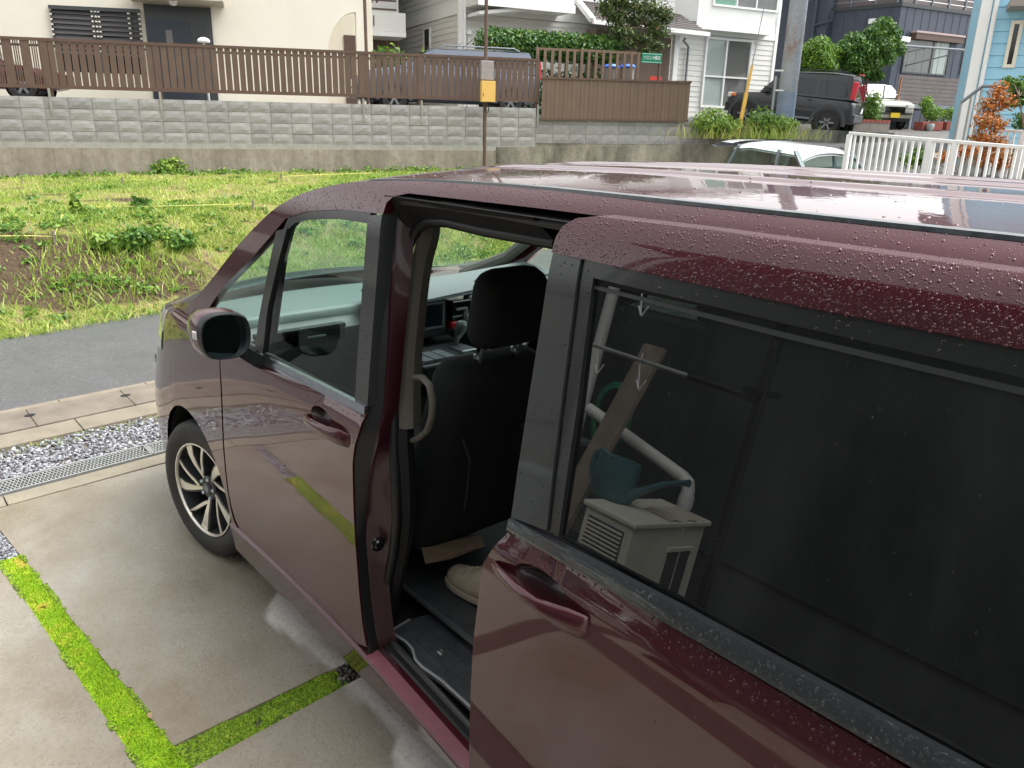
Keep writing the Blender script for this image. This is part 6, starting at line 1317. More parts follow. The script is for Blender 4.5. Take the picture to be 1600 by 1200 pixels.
fc = bpy.data.curves.new('lettering', 'FONT'); fc.body = 'ナロン9横店'; fc.size = (z1 - z0) * .46; fc.extrude = .002; fc.align_x = 'CENTER'; fc.align_y = 'CENTER'
fo = bpy.data.objects.new('lettering', fc); COL.objects.link(fo); pc = SPn.P((s0 + s1) / 2, (z0 + z1) / 2, .026); right = -SPn.u if (SPn.u @ CR[0]) < 0 else SPn.u
fm = Matrix(((right[0], 0, SPn.n[0], pc[0]), (right[1], 0, SPn.n[1], pc[1]), (0, 1, 0, pc[2]), (0, 0, 0, 1)))
dg = bpy.context.evaluated_depsgraph_get(); me = bpy.data.meshes.new_from_object(fo.evaluated_get(dg)); bpy.data.objects.remove(fo)
wdt = max(v.co.x for v in me.vertices) - min(v.co.x for v in me.vertices); me.transform(Matrix.Diagonal((min(1, abs(s1 - s0) * .86 / wdt), 1, 1, 1))); me.transform(fm); me.materials.clear(); link('lettering', me, M['white'], bd)
a, z = SPn.sz(1031, 90, -.05); mb = MB(); mb.bar(SPn.P(a, 2.0, -.04), SPn.P(a, z1, -.04), .05); mb.build('post', M['rust_pole'], sg)
s0, z0 = SPn.sz(1015, 128, -.3); s1, z1 = SPn.sz(1034, 120, -.3); t = thing('red_sign', 'small plain red board showing just above the brown panel fence', 'sign', SPn.P(s0, 2.1)); mb = MB(); mb.pbox(SPn, s0, s1, z0, z1, -.32, -.30); mb.pbox(SPn, (s0 + s1) / 2 - .02, (s0 + s1) / 2 + .02, 2.0, z0, -.33, -.31); mb.build('board', M['sign_red'], t)
# conifer in front of the porch
def tree(name, lb, base, trunk, clumps, nleaf, size, m, tone=0., cat='tree', group=None, r0=.09, shell=.75, aspect=1.6):
    t = thing(name, lb, cat, base, group); mb = MB(); n = len(trunk); mb.tube(trunk, [r0 * (1 - .75 * i / (n - 1)) for i in range(n)], 8)
    top = [np.array(p) for p in trunk]
    for c, r in clumps:
        c = np.array(c); k = min(range(n), key=lambda i: np.linalg.norm(top[i] - c) + (3 if top[i][2] > c[2] + .2 else 0)); mid = (top[k] + c) / 2 + np.array([0, 0, .06]); mb.tube([top[k], mid, c], [r0 * .38, r0 * .25, r0 * .08], 5)
    mb.build('trunk', M['bark'], t, True)
    leaves('crown', [c for c, r in clumps], [r for c, r in clumps], nleaf, size, m, t, shell, tone, aspect=aspect)
    return t
TP = Plane(depth(965, 60, 21.5), u=WP.u)
def tp(pl, px, py, d=0.): s, z = pl.sz(px, py, d); return pl.P(s, z, d)
cl = [(tp(TP, x, y, d), (rx, rx * .9, rz)) for x, y, d, rx, rz in [(955, 2, 0, .50, .3), (985, 5, .2, .55, .28), (1015, 12, 0, .6, .26), (1035, 22, .1, .45, .22), (962, 25, .2, .45, .28), (990, 32, -.2, .55, .25), (1020, 38, 0, .5, .2), (970, 50, .3, .45, .22), (1000, 62, .1, .5, .2), (1030, 50, .2, .45, .2), (1025, 72, .2, .4, .16), (975, 70, .1, .4, .2), (965, -15, 0, .6, .35), (1000, -20, 0, .6, .35), (960, -45, 0, .5, .4), (945, 15, .2, .3, .2), (1010, 80, .2, .3, .14), (1042, 30, .1, .3, .16)]]
tree('conifer_tree', 'sparse dark conifer standing in front of the shingled porch', tp(TP, 966, 110) * [1, 1, 0] + [0, 0, 2.1], [tp(TP, 966, 130), tp(TP, 964, 80), tp(TP, 963, 45), tp(TP, 972, 10), tp(TP, 968, -40)], cl, 5200, .048, M['pine_leaf'], -.02, r0=.13, aspect=3.2)
# small plants over the fence
p = tp(WP, 652, 84, -2.5); t = thing('leafy_shrub', 'pale variegated shrub showing over the slat fence before the white house', 'shrub', p * [1, 1, 0] + [0, 0, 2.2]); leaves('foliage', [p + [0, 0, -.35], p + WP.u * .25 + [0, 0, -.2]], [[.42, .35, .42], [.3, .3, .4]], 520, .075, M['weed'], t, 1., .45); mb = MB(); mb.tube([p * [1, 1, 0] + [0, 0, 2.2], p], .02, 6); mb.build('stem', M['bark'], t)
p = tp(WP, 606, 76, -3.2); t = thing('dark_shrub', 'dull green shrub over the fence below the white balcony', 'shrub', p * [1, 1, 0] + [0, 0, 2.2]); leaves('foliage', [p + [0, 0, -.25]], [[.42, .4, .4]], 420, .08, M['shrub_leaf'], t, 1., -.1); mb = MB(); mb.tube([p * [1, 1, 0] + [0, 0, 2.2], p], .02, 6); mb.build('stem', M['bark'], t)
# ------------------------------------------------------------------ thin pole with boxes, utility pole, guard
def vtube(px, py0, py1, t, r, m, name, parent, n=10, ex=0.):
    a = depth(px, py1, t); z0, z1 = a[2], None; d = ray(px, py0); k = ((a - CC)[:2] @ d[:2]) / (d[:2] @ d[:2]); b = CC + d * k; mb = MB(); mb.tube([(a[0], a[1], a[2] - ex), (a[0], a[1], b[2])], r, n); return mb.build(name, m, parent, True), a, b
PD = (WP.O - CC) @ WP.n
tq = ((WP.O - CC) @ WP.n + .35) / (ray(757, 248) @ WP.n); pb = depth(757, 250, tq)
tpole = thing('service_pole', 'thin rusty brown pole carrying a meter box and an ochre box', 'pole', pb)
mb = MB(); mb.tube([pb - [0, 0, .3], (pb[0], pb[1], 6.5)], .036, 10); mb.build('pole', M['rust_pole'], tpole, True)
PPl = Plane(pb, u=WP.u)
s0, z0 = PPl.sz(749, 125); s1, z1 = PPl.sz(769, 96); mb = MB(); mb.pbox(PPl, s0, s1, z0, z1, .02, .14); mb.build('meter_box', M['box_grey'], tpole, bevel=.012)
s0, z0 = PPl.sz(751, 159, .1); s1, z1 = PPl.sz(773, 127, .1); mb = MB(); mb.pbox(PPl, s0, s1, z0, z1, .04, .17); oc = mb.build('ochre_box', M['box_yellow'], tpole, bevel=.008); mb = MB(); mb.pbox(PPl, s0 + .03, s0 + .045, z0 + .12, z0 + .16, .171, .18); mb.build('lock', M['charcoal'], oc)
mb = MB(); mb.tube([PPl.P((s0 + s1) / 2, z0, .08), PPl.P((s0 + s1) / 2 + .04, z0 - .12, .07), PPl.P((s0 + s1) / 2 + .02, z0 - .22, .05)], .012, 6); mb.tube([PPl.P((s0 + s1) / 2 - .03, z0, .08), PPl.P((s0 + s1) / 2 - .04, z0 - .2, .05)], .01, 6); mb.build('cable', M['rubber'], tpole)
up_ = thing('utility_pole', 'thick rust-streaked utility pole with steps in front of the black off-roader', 'utility pole', depth(1222, 205, 19.)); a = depth(1222, 214, 19.)
mb = MB(); mb.tube([(a[0], a[1], a[2] - .6), (a[0], a[1], a[2] + 1.6), (a[0], a[1], 9.5)], [.215, .21, .175], 20); mb.build('pole', M['pole'], up_, True)
mb = MB(); mb.tube([(a[0], a[1], a[2] + .1), (a[0], a[1], a[2] + 1.02)], [.2175, .215], 20, cap=False); mb.build('wrap_band', mat('blue_grey_wrap', srgb(134, 146, 166), .6, var=.15, vs=6), up_, True)
UP = Plane(a, u=WP.u)
mb = MB(); q0 = UP.sz(1214, 130, .1)[0]; mb.tube([UP.P(q0 - .06, a[2] - .2, .12), UP.P(q0 - .06, a[2] + 1.35, .12)], .03, 8); mb.build('cable_guard', M['galv'], up_, True)
for py in (110, 141, 183): 
    s, z = UP.sz(1213, py, .15); mb = MB(); mb.bar(UP.P(s - .02, z, .13), UP.P(s + .16, z, .19), .035); mb.build('strap', M['white'], up_)
gs = thing('guy_guard', 'leaning yellow guy-wire guard among the weeds left of the utility pole', 'guard', depth(1152, 214, 18.5)); b0 = depth(1152, 216, 18.5); b1 = depth(1175, 103, 18.5)
mb = MB(); mb.tube([b0 - (b1 - b0) * .1, b0 + (b1 - b0) * .62], .05, 10); mb.build('sleeve', M['guard_yellow'], gs, True); mb = MB(); mb.tube([b0 + (b1 - b0) * .3, b1], .034, 10); mb.build('upper_sleeve', M['guard_yellow'], gs, True); mb = MB(); mb.tube([b1, b1 + (b1 - b0) * 2.], .010, 6); mb.build('wire', M['steel_grey'], gs)
for px, r_, n_, tn, lb in ((1110, (.50, .5, .34), 3200, .3, 'bright feathery weeds growing by the end of the brown panel fence'), (1185, (.35, .35, .36), 1300, .05, 'leafy weeds growing round the yellow guy-wire guard'), (1212, (.32, .3, .26), 1300, .25, 'weeds growing round the foot of the utility pole')):
    p = depth(px, 208, 18.3); t = thing('weed_clump', lb, 'weed', p, 'weeds along the low wall'); leaves('leaf_mass', [p + [0, 0, r_[2] * .7], p + WP.u * .3 + [0, 0, .2]], [r_, (r_[0], r_[1], r_[2] * .6)], n_, .042, M['weed'], t, 1., tn, aspect=2.6)
    x = p[0] + .5 * rng.standard_normal(260); y = p[1] + .5 * rng.standard_normal(260); b = blades(np.stack([x, y], 1), p[2] - .12, .15, .5, .014, .45, np.clip(.45 + tn + .2 * rng.standard_normal(260), 0, 1), 'grass_blades', M['grass'], t); b.location = -ROOTS[t.name]
# ------------------------------------------------------------------ vehicles of the background
def car(name, lb, cat, loc, yaw, pitch, L, Wd, H, paint, prof, green, wheels=(.17, .80), wr=.33, flare=None, glass='dark_pane', wbelt=.97, wroof=.80, zbot=.22, open_cab=False):
    """prof: side line of the body below the windows (x 0 rear..1 front, z); green: four (x, z): base front, roof front, roof rear, base rear"""
    t = thing(name, lb, cat, loc, None, local=True); t.rotation_euler = (0, -pitch, yaw)
    X = lambda f: (f - .5) * L; w = Wd / 2
    mb = MB(); secs = []
    zf = pchip([p[0] for p in prof], [p[1] for p in prof])
    for f in np.concatenate([[0, .012, .04], np.linspace(.08, .92, 20), [.96, .985, 1.0]]):
        ex = min(1, min(f, 1 - f) / .06); k = .90 + .10 * math.sqrt(max(0, 1 - (1 - ex) ** 2)); zt = float(zf(f)); zb = zbot + .08 * (1 - ex); ww = w * k
        secs.append([(X(f), y * ww, z) for y, z in [(-.85, zb), (-.97, zb + .06), (-1., zb + .22), (-1., zt - .18), (-.985, zt - .07), (-.93, zt - .012), (-.6, zt + .006), (0, zt + .014), (.6, zt + .006), (.93, zt - .012), (.985, zt - .07), (1., zt - .18), (1., zb + .22), (.97, zb + .06), (.85, zb)]])
    mb.loft(secs, closed=True, cap=True); body = mb.build('body', paint, t, True, sharp=35)
    (f0, z0), (f1, z1), (f2, z2), (f3, z3) = green
    def cor(f, z, k): return (X(f), w * k, z)
    zr = lambda f: z1 + (z2 - z1) * (f - f1) / (f2 - f1)
    if open_cab:
        mb = MB(); sec = []
        for y in np.linspace(-1, 1, 15):
            cr = .115 * (1 - abs(y) ** 2.6) - .075; sec.append([(X(f1 + .05), y * w * wroof, z1 - .10 + cr), (X(f1), y * w * wroof, z1 - .02 + cr), (X(f1 + (f2 - f1) * .3), y * w * wroof, z1 + .012 + cr), (X(f1 + (f2 - f1) * .7), y * w * wroof, z2 + .01 + cr), (X(f2), y * w * wroof, z2 - .02 + cr)])
        mb.loft(sec + [[(p[0], p[1], p[2] - .035) for p in q] for q in sec[::-1]], closed=False); mb.build('roof_panel', paint, t, True, sharp=40)
        for sd_ in (1, -1):
            for nm_, (a, b) in (('front_pillar', ((X(f0), sd_ * w * wbelt, z0), (X(f1), sd_ * w * wroof, z1 - .04))), ('middle_pillar', ((X(.47), sd_ * w * wbelt, z0), (X(.46), sd_ * w * wroof, z1 - .03))), ('rear_pillar', ((X(f3 + .05), sd_ * w * wbelt, z3), (X(f2 + .04), sd_ * w * wroof, z2 - .03)))):
                mb = MB(); mb.bar(a, b, .06, .035); mb.build(nm_, M['steel_grey'], t)
            mb = MB(); mb.add([(X(f0 - .01), sd_ * w * wbelt, z0), (X(f1), sd_ * w * wroof, z1 - .03), (X(f2), sd_ * w * wroof, z2 - .03), (X(f3), sd_ * w * wbelt, z3)], [(0, 1, 2, 3)]); mb.build('side_window', M['screen_glass'], t)
        mb = MB(); mb.loft([[(X(f0 + (f1 - f0) * k), y * w * (wbelt + (wroof - wbelt) * k), z0 + (z1 - z0) * k) for y in np.linspace(-1, 1, 7)] for k in (0, .5, .97)]); mb.build('windscreen', M['screen_glass'], t, True)
        mb = MB(); mb.loft([[(X(f3 + (f2 - f3) * k), y * w * (wbelt + (wroof - wbelt) * k), z3 + (z2 - z3) * k) for y in np.linspace(-1, 1, 7)] for k in (0, .95)]); mb.build('rear_window', M['screen_glass'], t, True)
    else:
        mb = MB(); sec = []
        for y in np.linspace(-1, 1, 15):
            cr = .05 * (1 - abs(y) ** 3); sec.append([(X(f0), y * w * wbelt, z0), (X(f0 + (f1 - f0) * .5), y * w * (wbelt + wroof) / 2, z0 + (z1 - z0) * .55 + cr * .3), (X(f1), y * w * wroof, z1 - .03 + cr), (X(f1 + (f2 - f1) * .3), y * w * wroof, z1 + .0 + cr), (X(f1 + (f2 - f1) * .7), y * w * wroof, z2 + cr), (X(f2), y * w * wroof, z2 - .03 + cr), (X(f3), y * w * wbelt, z3)])
        mb.loft(sec); mb.f += []
        for sd_ in (1, -1):
            o = mb.n; mb.add([(X(f0), sd_ * w * wbelt, z0), (X(f0 + (f1 - f0) * .5), sd_ * w * (wbelt + wroof) / 2, z0 + (z1 - z0) * .55), (X(f1), sd_ * w * wroof, z1 - .03), (X(f2), sd_ * w * wroof, z2 - .03), (X(f3), sd_ * w * wbelt, z3)], [(0, 1, 2, 3, 4)])
        mb.build('cabin', paint, t, True, sharp=30)
        # side glass: inset polygons laid just outside the cabin side
        def side(f, z): k = (z - z0) / (z1 - z0); return w * (wbelt + (wroof - wbelt) * k) + .006
        zl, zh = z0 + .07, z1 - .15
        fa = lambda z: f0 + (f1 - f0) * (z - z0) / (z1 - z0); fd = lambda z: f3 + (f2 - f3) * (z - z3) / (z2 - z3)
        cuts = [(fa(zl) - .035, fa(zh) - .03), (.50, .50), (.30, .31)] + [(fd(zl) + .035, fd(zh) + .04)]
        for sd_ in (1, -1):
            for i in range(3):
                (a0, a1), (b0, b1) = cuts[i], cuts[i + 1]; g = .011
                poly = rnd([((a - .5) * L, z) for a, z in [(a0 - g, zl), (a1 - g, zh), (b1 + g, zh), (b0 + g, zl)]], .09)
                mb = MB(); mb.add([(x, sd_ * side(0, z), z) for x, z in poly], [tuple(range(len(poly)))]); mb.build('side_window', M[glass], t)
        mb = MB(); mb.loft([[(X(f0 + (f1 - f0) * k) + .012, y * (w * (wbelt + (wroof - wbelt) * k) - .07), z0 + (z1 - z0) * k + .03) for y in np.linspace(-1, 1, 7)] for k in (.08, .5, .90)]); mb.build('windscreen', M[glass], t, True)
        mb = MB(); mb.loft([[(X(f3 + (f2 - f3) * k) - .012, y * (w * (wbelt + (wroof - wbelt) * k) - .09), z3 + (z2 - z3) * k + .005) for y in np.linspace(-1, 1, 7)] for k in (.12, .85)]); mb.build('rear_window', M[glass], t, True)
    for f in wheels:
        for sd_ in (1, -1):
            R_ = Matrix.Translation((X(f), sd_ * (w - .10), wr)) @ Matrix.Rotation(math.radians(-90 * sd_), 4, 'X')
            mb = MB(); mb.lathe([(wr * .62, -.1), (wr * .95, -.11), (wr, -.07), (wr, .07), (wr * .95, .105), (wr * .64, .10), (wr * .60, .08)], R_, 28); wl_ = mb.build('wheel', M['tyre'], t, True, sharp=50)
            mb = MB(); mb.lathe([(wr * .62, .085), (wr * .58, .095), (wr * .56, .06), (wr * .2, .05), (wr * .18, .08), (0, .08)], R_, 28); mb.build('rim', M['rim_dark'] if paint is M['car_black'] else M['silver'], wl_, True)
            mb = MB()
            for k in range(6): q = k * math.pi / 3; mb.bar(R_ @ Vector((wr * .12 * math.cos(q), wr * .12 * math.sin(q), .078)), R_ @ Vector((wr * .57 * math.cos(q), wr * .57 * math.sin(q), .078)), .05, .02, up=R_.to_3x3() @ Vector((0, 0, 1)))
            mb.build('rim_spokes', mat('dull_alloy', (.26, .26, .27), .45, metal=.5) if paint is M['car_black'] else M['silver'], wl_)
            mb = MB(); sec = []
            for a in np.linspace(-.15, math.pi + .15, 18): sec.append([(X(f) + r * math.cos(a), sd_ * (w + y), wr + r * math.sin(a)) for r, y in [(wr * 1.10, -.06), (wr * 1.12, .012), (wr * 1.36, .010), (wr * 1.40, -.02)]])
            mb.loft(sec, cap=True); mb.build('wheel_arch', flare or paint, t, True, sharp=50)
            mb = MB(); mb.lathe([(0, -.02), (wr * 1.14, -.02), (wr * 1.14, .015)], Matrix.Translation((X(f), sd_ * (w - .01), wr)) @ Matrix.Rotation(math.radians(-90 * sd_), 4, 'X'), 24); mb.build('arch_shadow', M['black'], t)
    return t, body, X, w
def part(bx, name, m, t, bevel=.0):
    mb = MB()
    for a, b in bx: mb.box(a, b)
    return mb.build(name, m, t, bevel=bevel)
# black off-roader: nose to the left of the picture, a little away from the camera
pr_ = depth(1287, 212, 23.0); pf_ = depth(1160, 197, 24.1); v = pf_ - pr_; yaw = math.atan2(v[1], v[0]); pit = math.atan2(v[2], np.hypot(v[0], v[1]))
L_ = np.linalg.norm(v) / .655; Hs = 1.74; side = np.array([math.cos(yaw + math.pi / 2), math.sin(yaw + math.pi / 2), 0]); sd = 1 if side @ (CC - pr_) > 0 else -1
mid = pr_ + v * ((.5 - .175) / .655) - side * sd * .80
suv, sb_, X, w = car('off_roader', 'black boxy off-roader parked nose-left behind the utility pole', 'car', mid, yaw, pit, L_, 1.78, Hs, M['car_black'],
    [(0, .92), (.03, 1.0), (.3, 1.03), (.62, 1.06), (.74, 1.03), (.9, .97), (.97, .90), (1., .72)], [(.74, 1.03), (.575, 1.66), (.06, 1.70), (.012, 1.02)], wheels=(.175, .83), wr=.37, flare=M['car_flare'], zbot=.34, wbelt=.97, wroof=.80)
for s_ in (1, -1):
    part([((X(.005), s_ * (w - .12), 1.02), (X(.045), s_ * (w - .035), 1.52))], 'tail_lamp', M['tail_red'], suv, .02)
    part([((X(.955), s_ * (w - .22), .80), (X(.998), s_ * (w - .03), .94))], 'headlamp', M['lamp'], suv, .02); part([((X(.93), s_ * (w - .06), .84), (X(.965), s_ * (w + .006), .93))], 'turn_lamp', M['amber'], suv, .01)
    part([((X(.27), s_ * (w - .01), .62), (X(.72), s_ * (w + .016), .70))], 'side_moulding', M['car_flare'], suv, .008); part([((X(.28), s_ * (w - .02), .40), (X(.70), s_ * (w + .006), .46))], 'side_step', M['steel_grey'], suv, .01)
    part([((X(.66), s_ * (w + .0), 1.04), (X(.70), s_ * (w + .17), 1.20))], 'mirror', M['car_black'], suv, .02); part([((X(.32), s_ * (w - .005), .93), (X(.355), s_ * (w + .02), .96))], 'door_handle', M['car_black'], suv); part([((X(.52), s_ * (w - .005), .93), (X(.555), s_ * (w + .02), .96))], 'door_handle', M['car_black'], suv)
    mb = MB(); mb.tube([(X(.56), s_ * .64, 1.70), (X(.52), s_ * .64, 1.755), (X(.12), s_ * .64, 1.765), (X(.08), s_ * .64, 1.72)], .016, 6); mb.build('roof_rail', M['rubber'], suv)
part([((X(-.02), -.80, .42), (X(.02), .80, .66))], 'rear_bumper', M['car_flare'], suv, .03); part([((X(-.012), -.62, .70), (X(-.002), -.30, .86))], 'number_plate', M['plate_white'], suv); part([((X(.98), -.8, .40), (X(1.012), .8, .66))], 'front_bumper', M['car_flare'], suv, .03)
part([((X(.02), -.22, 1.735), (X(.045), .22, 1.765))], 'high_brake_lamp', M['tail_red'], suv)
mb = MB()
for y in (-.3, .3): mb.tube([(X(-.03), y, .75), (X(-.035), y, 1.2), (X(.0), y, 1.55)], .014, 6)
for z in (.85, 1.05, 1.25, 1.42): mb.tube([(X(-.035 + max(0, z - 1.2) * .08), -.3, z), (X(-.035 + max(0, z - 1.2) * .08), .3, z)], .012, 6)
mb.build('rear_ladder', M['rubber'], suv)
# cream hatchback by the deck, only its nose in view
p = depth(1394, 200, 27.6); hd_ = (CC - p)[:2] / np.linalg.norm((CC - p)[:2]) + .55 * CR[0][:2]; hd_ /= np.linalg.norm(hd_); cy_ = math.atan2(hd_[1], hd_[0]); p = p - 1.68 * np.array([hd_[0], hd_[1], 0]); cr_, cb_, X, w = car('compact_car', 'cream compact car with a yellow plate parked by the navy house', 'car', p, cy_, 0, 3.4, 1.48, 1.55, M['car_cream'], [(0, .9), (.3, .95), (.7, .98), (.9, .92), (.97, .84), (1., .62)], [(.74, .96), (.60, 1.48), (.08, 1.50), (.01, .95)], wr=.28)
for s_ in (1, -1): part([((X(.965), s_ * (w - .30), .66), (X(1.002), s_ * (w - .04), .80))], 'headlamp', M['lamp'], cr_, .02)
part([((X(.985), -.38, .52), (X(1.006), .38, .72))], 'grille', M['black_gloss'], cr_, .02); part([((X(.995), -.17, .34), (X(1.015), .17, .50))], 'number_plate', M['plate_yellow'], cr_); part([((X(.97), -.6, .22), (X(1.004), .6, .33))], 'lower_grille', M['black'], cr_)
# white hatchback on the road behind the van
p0 = depth(1122, 226, 13.4); p1 = depth(1312, 246, 11.2); hv = p1 - p0; yaw = math.atan2(hv[1], hv[0])
zt = depth(1190, 219, 12.4)[2]
ctr = (p0 + p1) / 2 + np.array([math.cos(yaw), math.sin(yaw), 0]) * .30; ctr[2] = 0
side = np.array([-math.sin(yaw), math.cos(yaw), 0]); ctr = ctr - side * (1 if side @ (CC - ctr) > 0 else -1) * .55
hb_, _, X, w = car('white_hatchback', 'white hatchback standing behind the van, only its roof and spoiler showing', 'car', ctr, yaw, 0, np.linalg.norm(hv[:2]) / .80, 1.46, zt, M['car_white'], [(0, .95), (.3, 1.0), (.72, 1.02), (.9, .94), (1., .66)], [(.76, 1.0), (.56, zt - .10), (.14, zt - .055), (.02, .98)], wr=.28, wroof=.80, open_cab=True)
sp = MB(); sp.loft([[(X(.14), y, zt - .06 + .05 * (1 - abs(y / .62) ** 3)) for y in np.linspace(-.62, .62, 9)], [(X(.06), y, zt - .045 + .045 * (1 - abs(y / .62) ** 3)) for y in np.linspace(-.62, .62, 9)], [(X(-.015), y, zt - .10 + .03 * (1 - abs(y / .62) ** 3)) for y in np.linspace(-.62, .62, 9)], [(X(.0), y, zt - .13) for y in np.linspace(-.6, .6, 9)], [(X(.10), y, zt - .11) for y in np.linspace(-.6, .6, 9)]]); sp.build('roof_spoiler', M['car_white'], hb_, True)
mb = MB(); mb.tube([(X(.50), .57, zt - .085), (X(.56), .575, zt - .135), (X(.66), .64, 1.28)], .012, 6); mb.build('screen_seal', M['rubber'], hb_)
# blue-grey car behind the slat fence, red car behind its left end
p = WP.P(WP.sz(692, 90, -2.6)[0], 0, -2.6); zt = WP.sz(775, 80, -2.6)[1] - 2.2
bc, _, X, w = car('estate_car', 'blue-grey estate car with roof rails parked behind the slat fence', 'car', (p[0], p[1], 2.2), math.atan2(WP.u[1], WP.u[0]) + math.pi, 0, 4.4, 1.7, zt, M['car_blue'], [(0, .9), (.3, .95), (.7, .97), (.9, .9), (1., .66)], [(.78, .95), (.58, zt - .06), (.06, zt - .04), (.005, .9)], wr=.30)
for s_ in (1, -1):
    mb = MB(); mb.tube([(X(.55), s_ * .60, zt - .05), (X(.52), s_ * .60, zt + .015), (X(.14), s_ * .60, zt + .02), (X(.11), s_ * .60, zt - .04)], .018, 6); mb.build('roof_rail', M['steel_grey'], bc, True); part([((X(.0), s_ * (w - .12), .8), (X(.03), s_ * (w - .03), 1.2))], 'tail_lamp', M['tail_red'], bc, .02)
mb = MB(); mb.tube([(X(.40), .1, zt), (X(.34), .1, zt + .22)], .008, 5); mb.tube([(X(.44), .1, zt), (X(.40), .1, zt + .14)], .006, 5); mb.build('aerial', M['rubber'], bc)
p = WP.P(-.9, 0, -2.2)
rc, _, X, w = car('red_car', 'dark red car hidden behind the left end of the slat fence', 'car', (p[0], p[1], 2.2), math.atan2(WP.u[1], WP.u[0]), 0, 3.4, 1.5, 1.05, M['car_red'], [(0, .6), (.3, .62), (.7, .64), (.9, .6), (1., .5)], [(.74, .63), (.58, 1.0), (.1, 1.02), (.02, .6)], wr=.27)
# ------------------------------------------------------------------ navy house
NC = depth(1394, 100, 30.); NR = Plane(NC, -103); NL = Plane(NC, 2)
nh = thing('navy_house', 'dark navy clad house with a wooden deck and roof terrace screen', 'house', (NC[0], NC[1], 2.0))
eR = NR.sz(1545, 60)[0]; eL = NL.sz(1238, 60)[0]; zr = NR.sz(1400, 5)[1]
def band(pl, s0, s1, z0, z1, m, par, d0=-.15, d1=0., name='wall'): mb = MB(); mb.pbox(pl, min(s0, s1), max(s0, s1), z0, z1, d0, d1); return mb.build(name, m, par)
band(NR, -.0, eR + 2 * np.sign(eR), 1.6, zr, M['navy'], nh); band(NL, .01 * np.sign(eL), eL + 3 * np.sign(eL), 1.6, zr, M['navy'], nh)
for pl, e in ((NR, eR), (NL, eL)):
    k = 0
    for s in np.arange(.35, abs(e), .455): mb = MB(); q = s * np.sign(e); mb.pbox(pl, q - .006, q + .006, 1.7, zr - .08, .0, .012); mb.build('cladding_seam', M['navy'], nh)
    band(pl, -.04 * np.sign(e), e + 2 * np.sign(e), zr - .07, zr + .06, M['charcoal'], nh, -.2, .05, 'coping')
# terrace screen slats
for pl, e in ((NR, eR), (NL, eL)):
    for i in range(6): band(pl, .1 * np.sign(e), e + 2 * np.sign(e), zr + .10 + i * .2, zr + .27 + i * .2, M['deck'], nh, -.35, -.31, 'screen_board')
    for s in np.arange(.1, abs(e) + 1, 1.0): q = s * np.sign(e); band(pl, q - .04, q + .04, zr, zr + 1.35, M['steel_grey'], nh, -.30, -.26, 'screen_post')
sL = NL.sz(1300, 20)[0]; band(NL, sL, sL + 3.2 * np.sign(eL), 1.6, 9.5, M['navy'], nh, -3, .30, 'side_block')
# set-back block on the left of the pole
mb = MB(); p_ = NL.P(sL * 1., 1.6, .31)
a, z = NR.sz(1416, 55); b_, _ = NR.sz(1487, 60); zlo = NR.sz(1430, 116)[1]; win(NR, min(a, b_), max(a, b_), zlo, z + .05, nh, M['charcoal'], M['pane'], .06, .05, mull=((a + b_) / 2 + .3,)); a0, b0 = min(a, b_), max(a, b_)
recess(NR, a0 + .05, a0 + (b0 - a0) * .68, zlo + .05, z - .05, M['curtain_grey'], nh) ; recess(NR, a0 + (b0 - a0) * .69, b0 - .05, zlo + .05, z - .05, M['curtain'], nh)
NR3 = Plane(NR.P(0, 0, .02), u=NR.u)
a, z = NR.sz(1422, 61); b_, _ = NR.sz(1497, 64); z1 = NR.sz(1422, 49)[1]; band(NR, a, b_, z, z1 - .05, M['brown_metal'], nh, 0, .25, 'shutter_box'); band(NR, a - .03, b_ + .03, z1 - .05, z1 + .02, mat('pinkish_trim', srgb(182, 160, 158), .5), nh, 0, .28, 'shutter_box_top')
a, z = NR.sz(1510, 55); b_, _ = NR.sz(1530, 58); zl = NR.sz(1512, 118)[1]; band(NR, a, b_, zl, z, M['brown_metal'], nh, 0, .03, 'door_recess'); band(NR, a + (b_ - a) * .4, b_, zl, z - .5, M['wood_door'], nh, .032, .05, 'entrance_door')
# deck
DP = Plane(NR.P(0, 0, 2.0), u=NR.u); dk = thing('wooden_deck', 'weathered grey timber deck screen in front of the navy house', 'deck', DP.P(0, 2))
a, zt = DP.sz(1406, 116); b_, zt1 = DP.sz(1512, 124); _, zl = DP.sz(1405, 161)
for i in range(7): band(DP, a, b_, zl + (zt - zl) * i / 7 + .012, zl + (zt - zl) * (i + 1) / 7 - .012, M['deck'], dk, -.03, 0, 'deck_board')
band(DP, a, b_, zl - .15, zl - .01, M['steel_grey'], dk, -1.9, .02, 'deck_floor')
for k in (.05, .28, .55, .8, .97): q = a + (b_ - a) * k; band(DP, q - .06, q + .06, 1.6, zl - .155, M['steel_grey'], dk, -.16, -.04, 'deck_post')
mb = MB(); mb.bar(DP.P(a + .1 * (b_ - a), 1.75, -.02), DP.P(a + .02 * (b_ - a), zl - .2, -.02), .06); mb.bar(DP.P(a + .02 * (b_ - a), 1.75, -.02), DP.P(a + .16 * (b_ - a), zl - .2, -.02), .06); mb.build('brace', M['steel_grey'], dk)
mb = MB(); q0, z0 = DP.sz(1402, 160, .1); q1, z1 = DP.sz(1410, 121, .1); mb.bar(DP.P(q0, z0, .08), DP.P(q1, z1, .08), .045); t = thing('orange_pole', 'orange pole leaning against the left end of the timber deck', 'pole', DP.P(q0, 2, .1)); mb.build('pole', mat('orange_brown', srgb(160, 104, 66), .6), t)
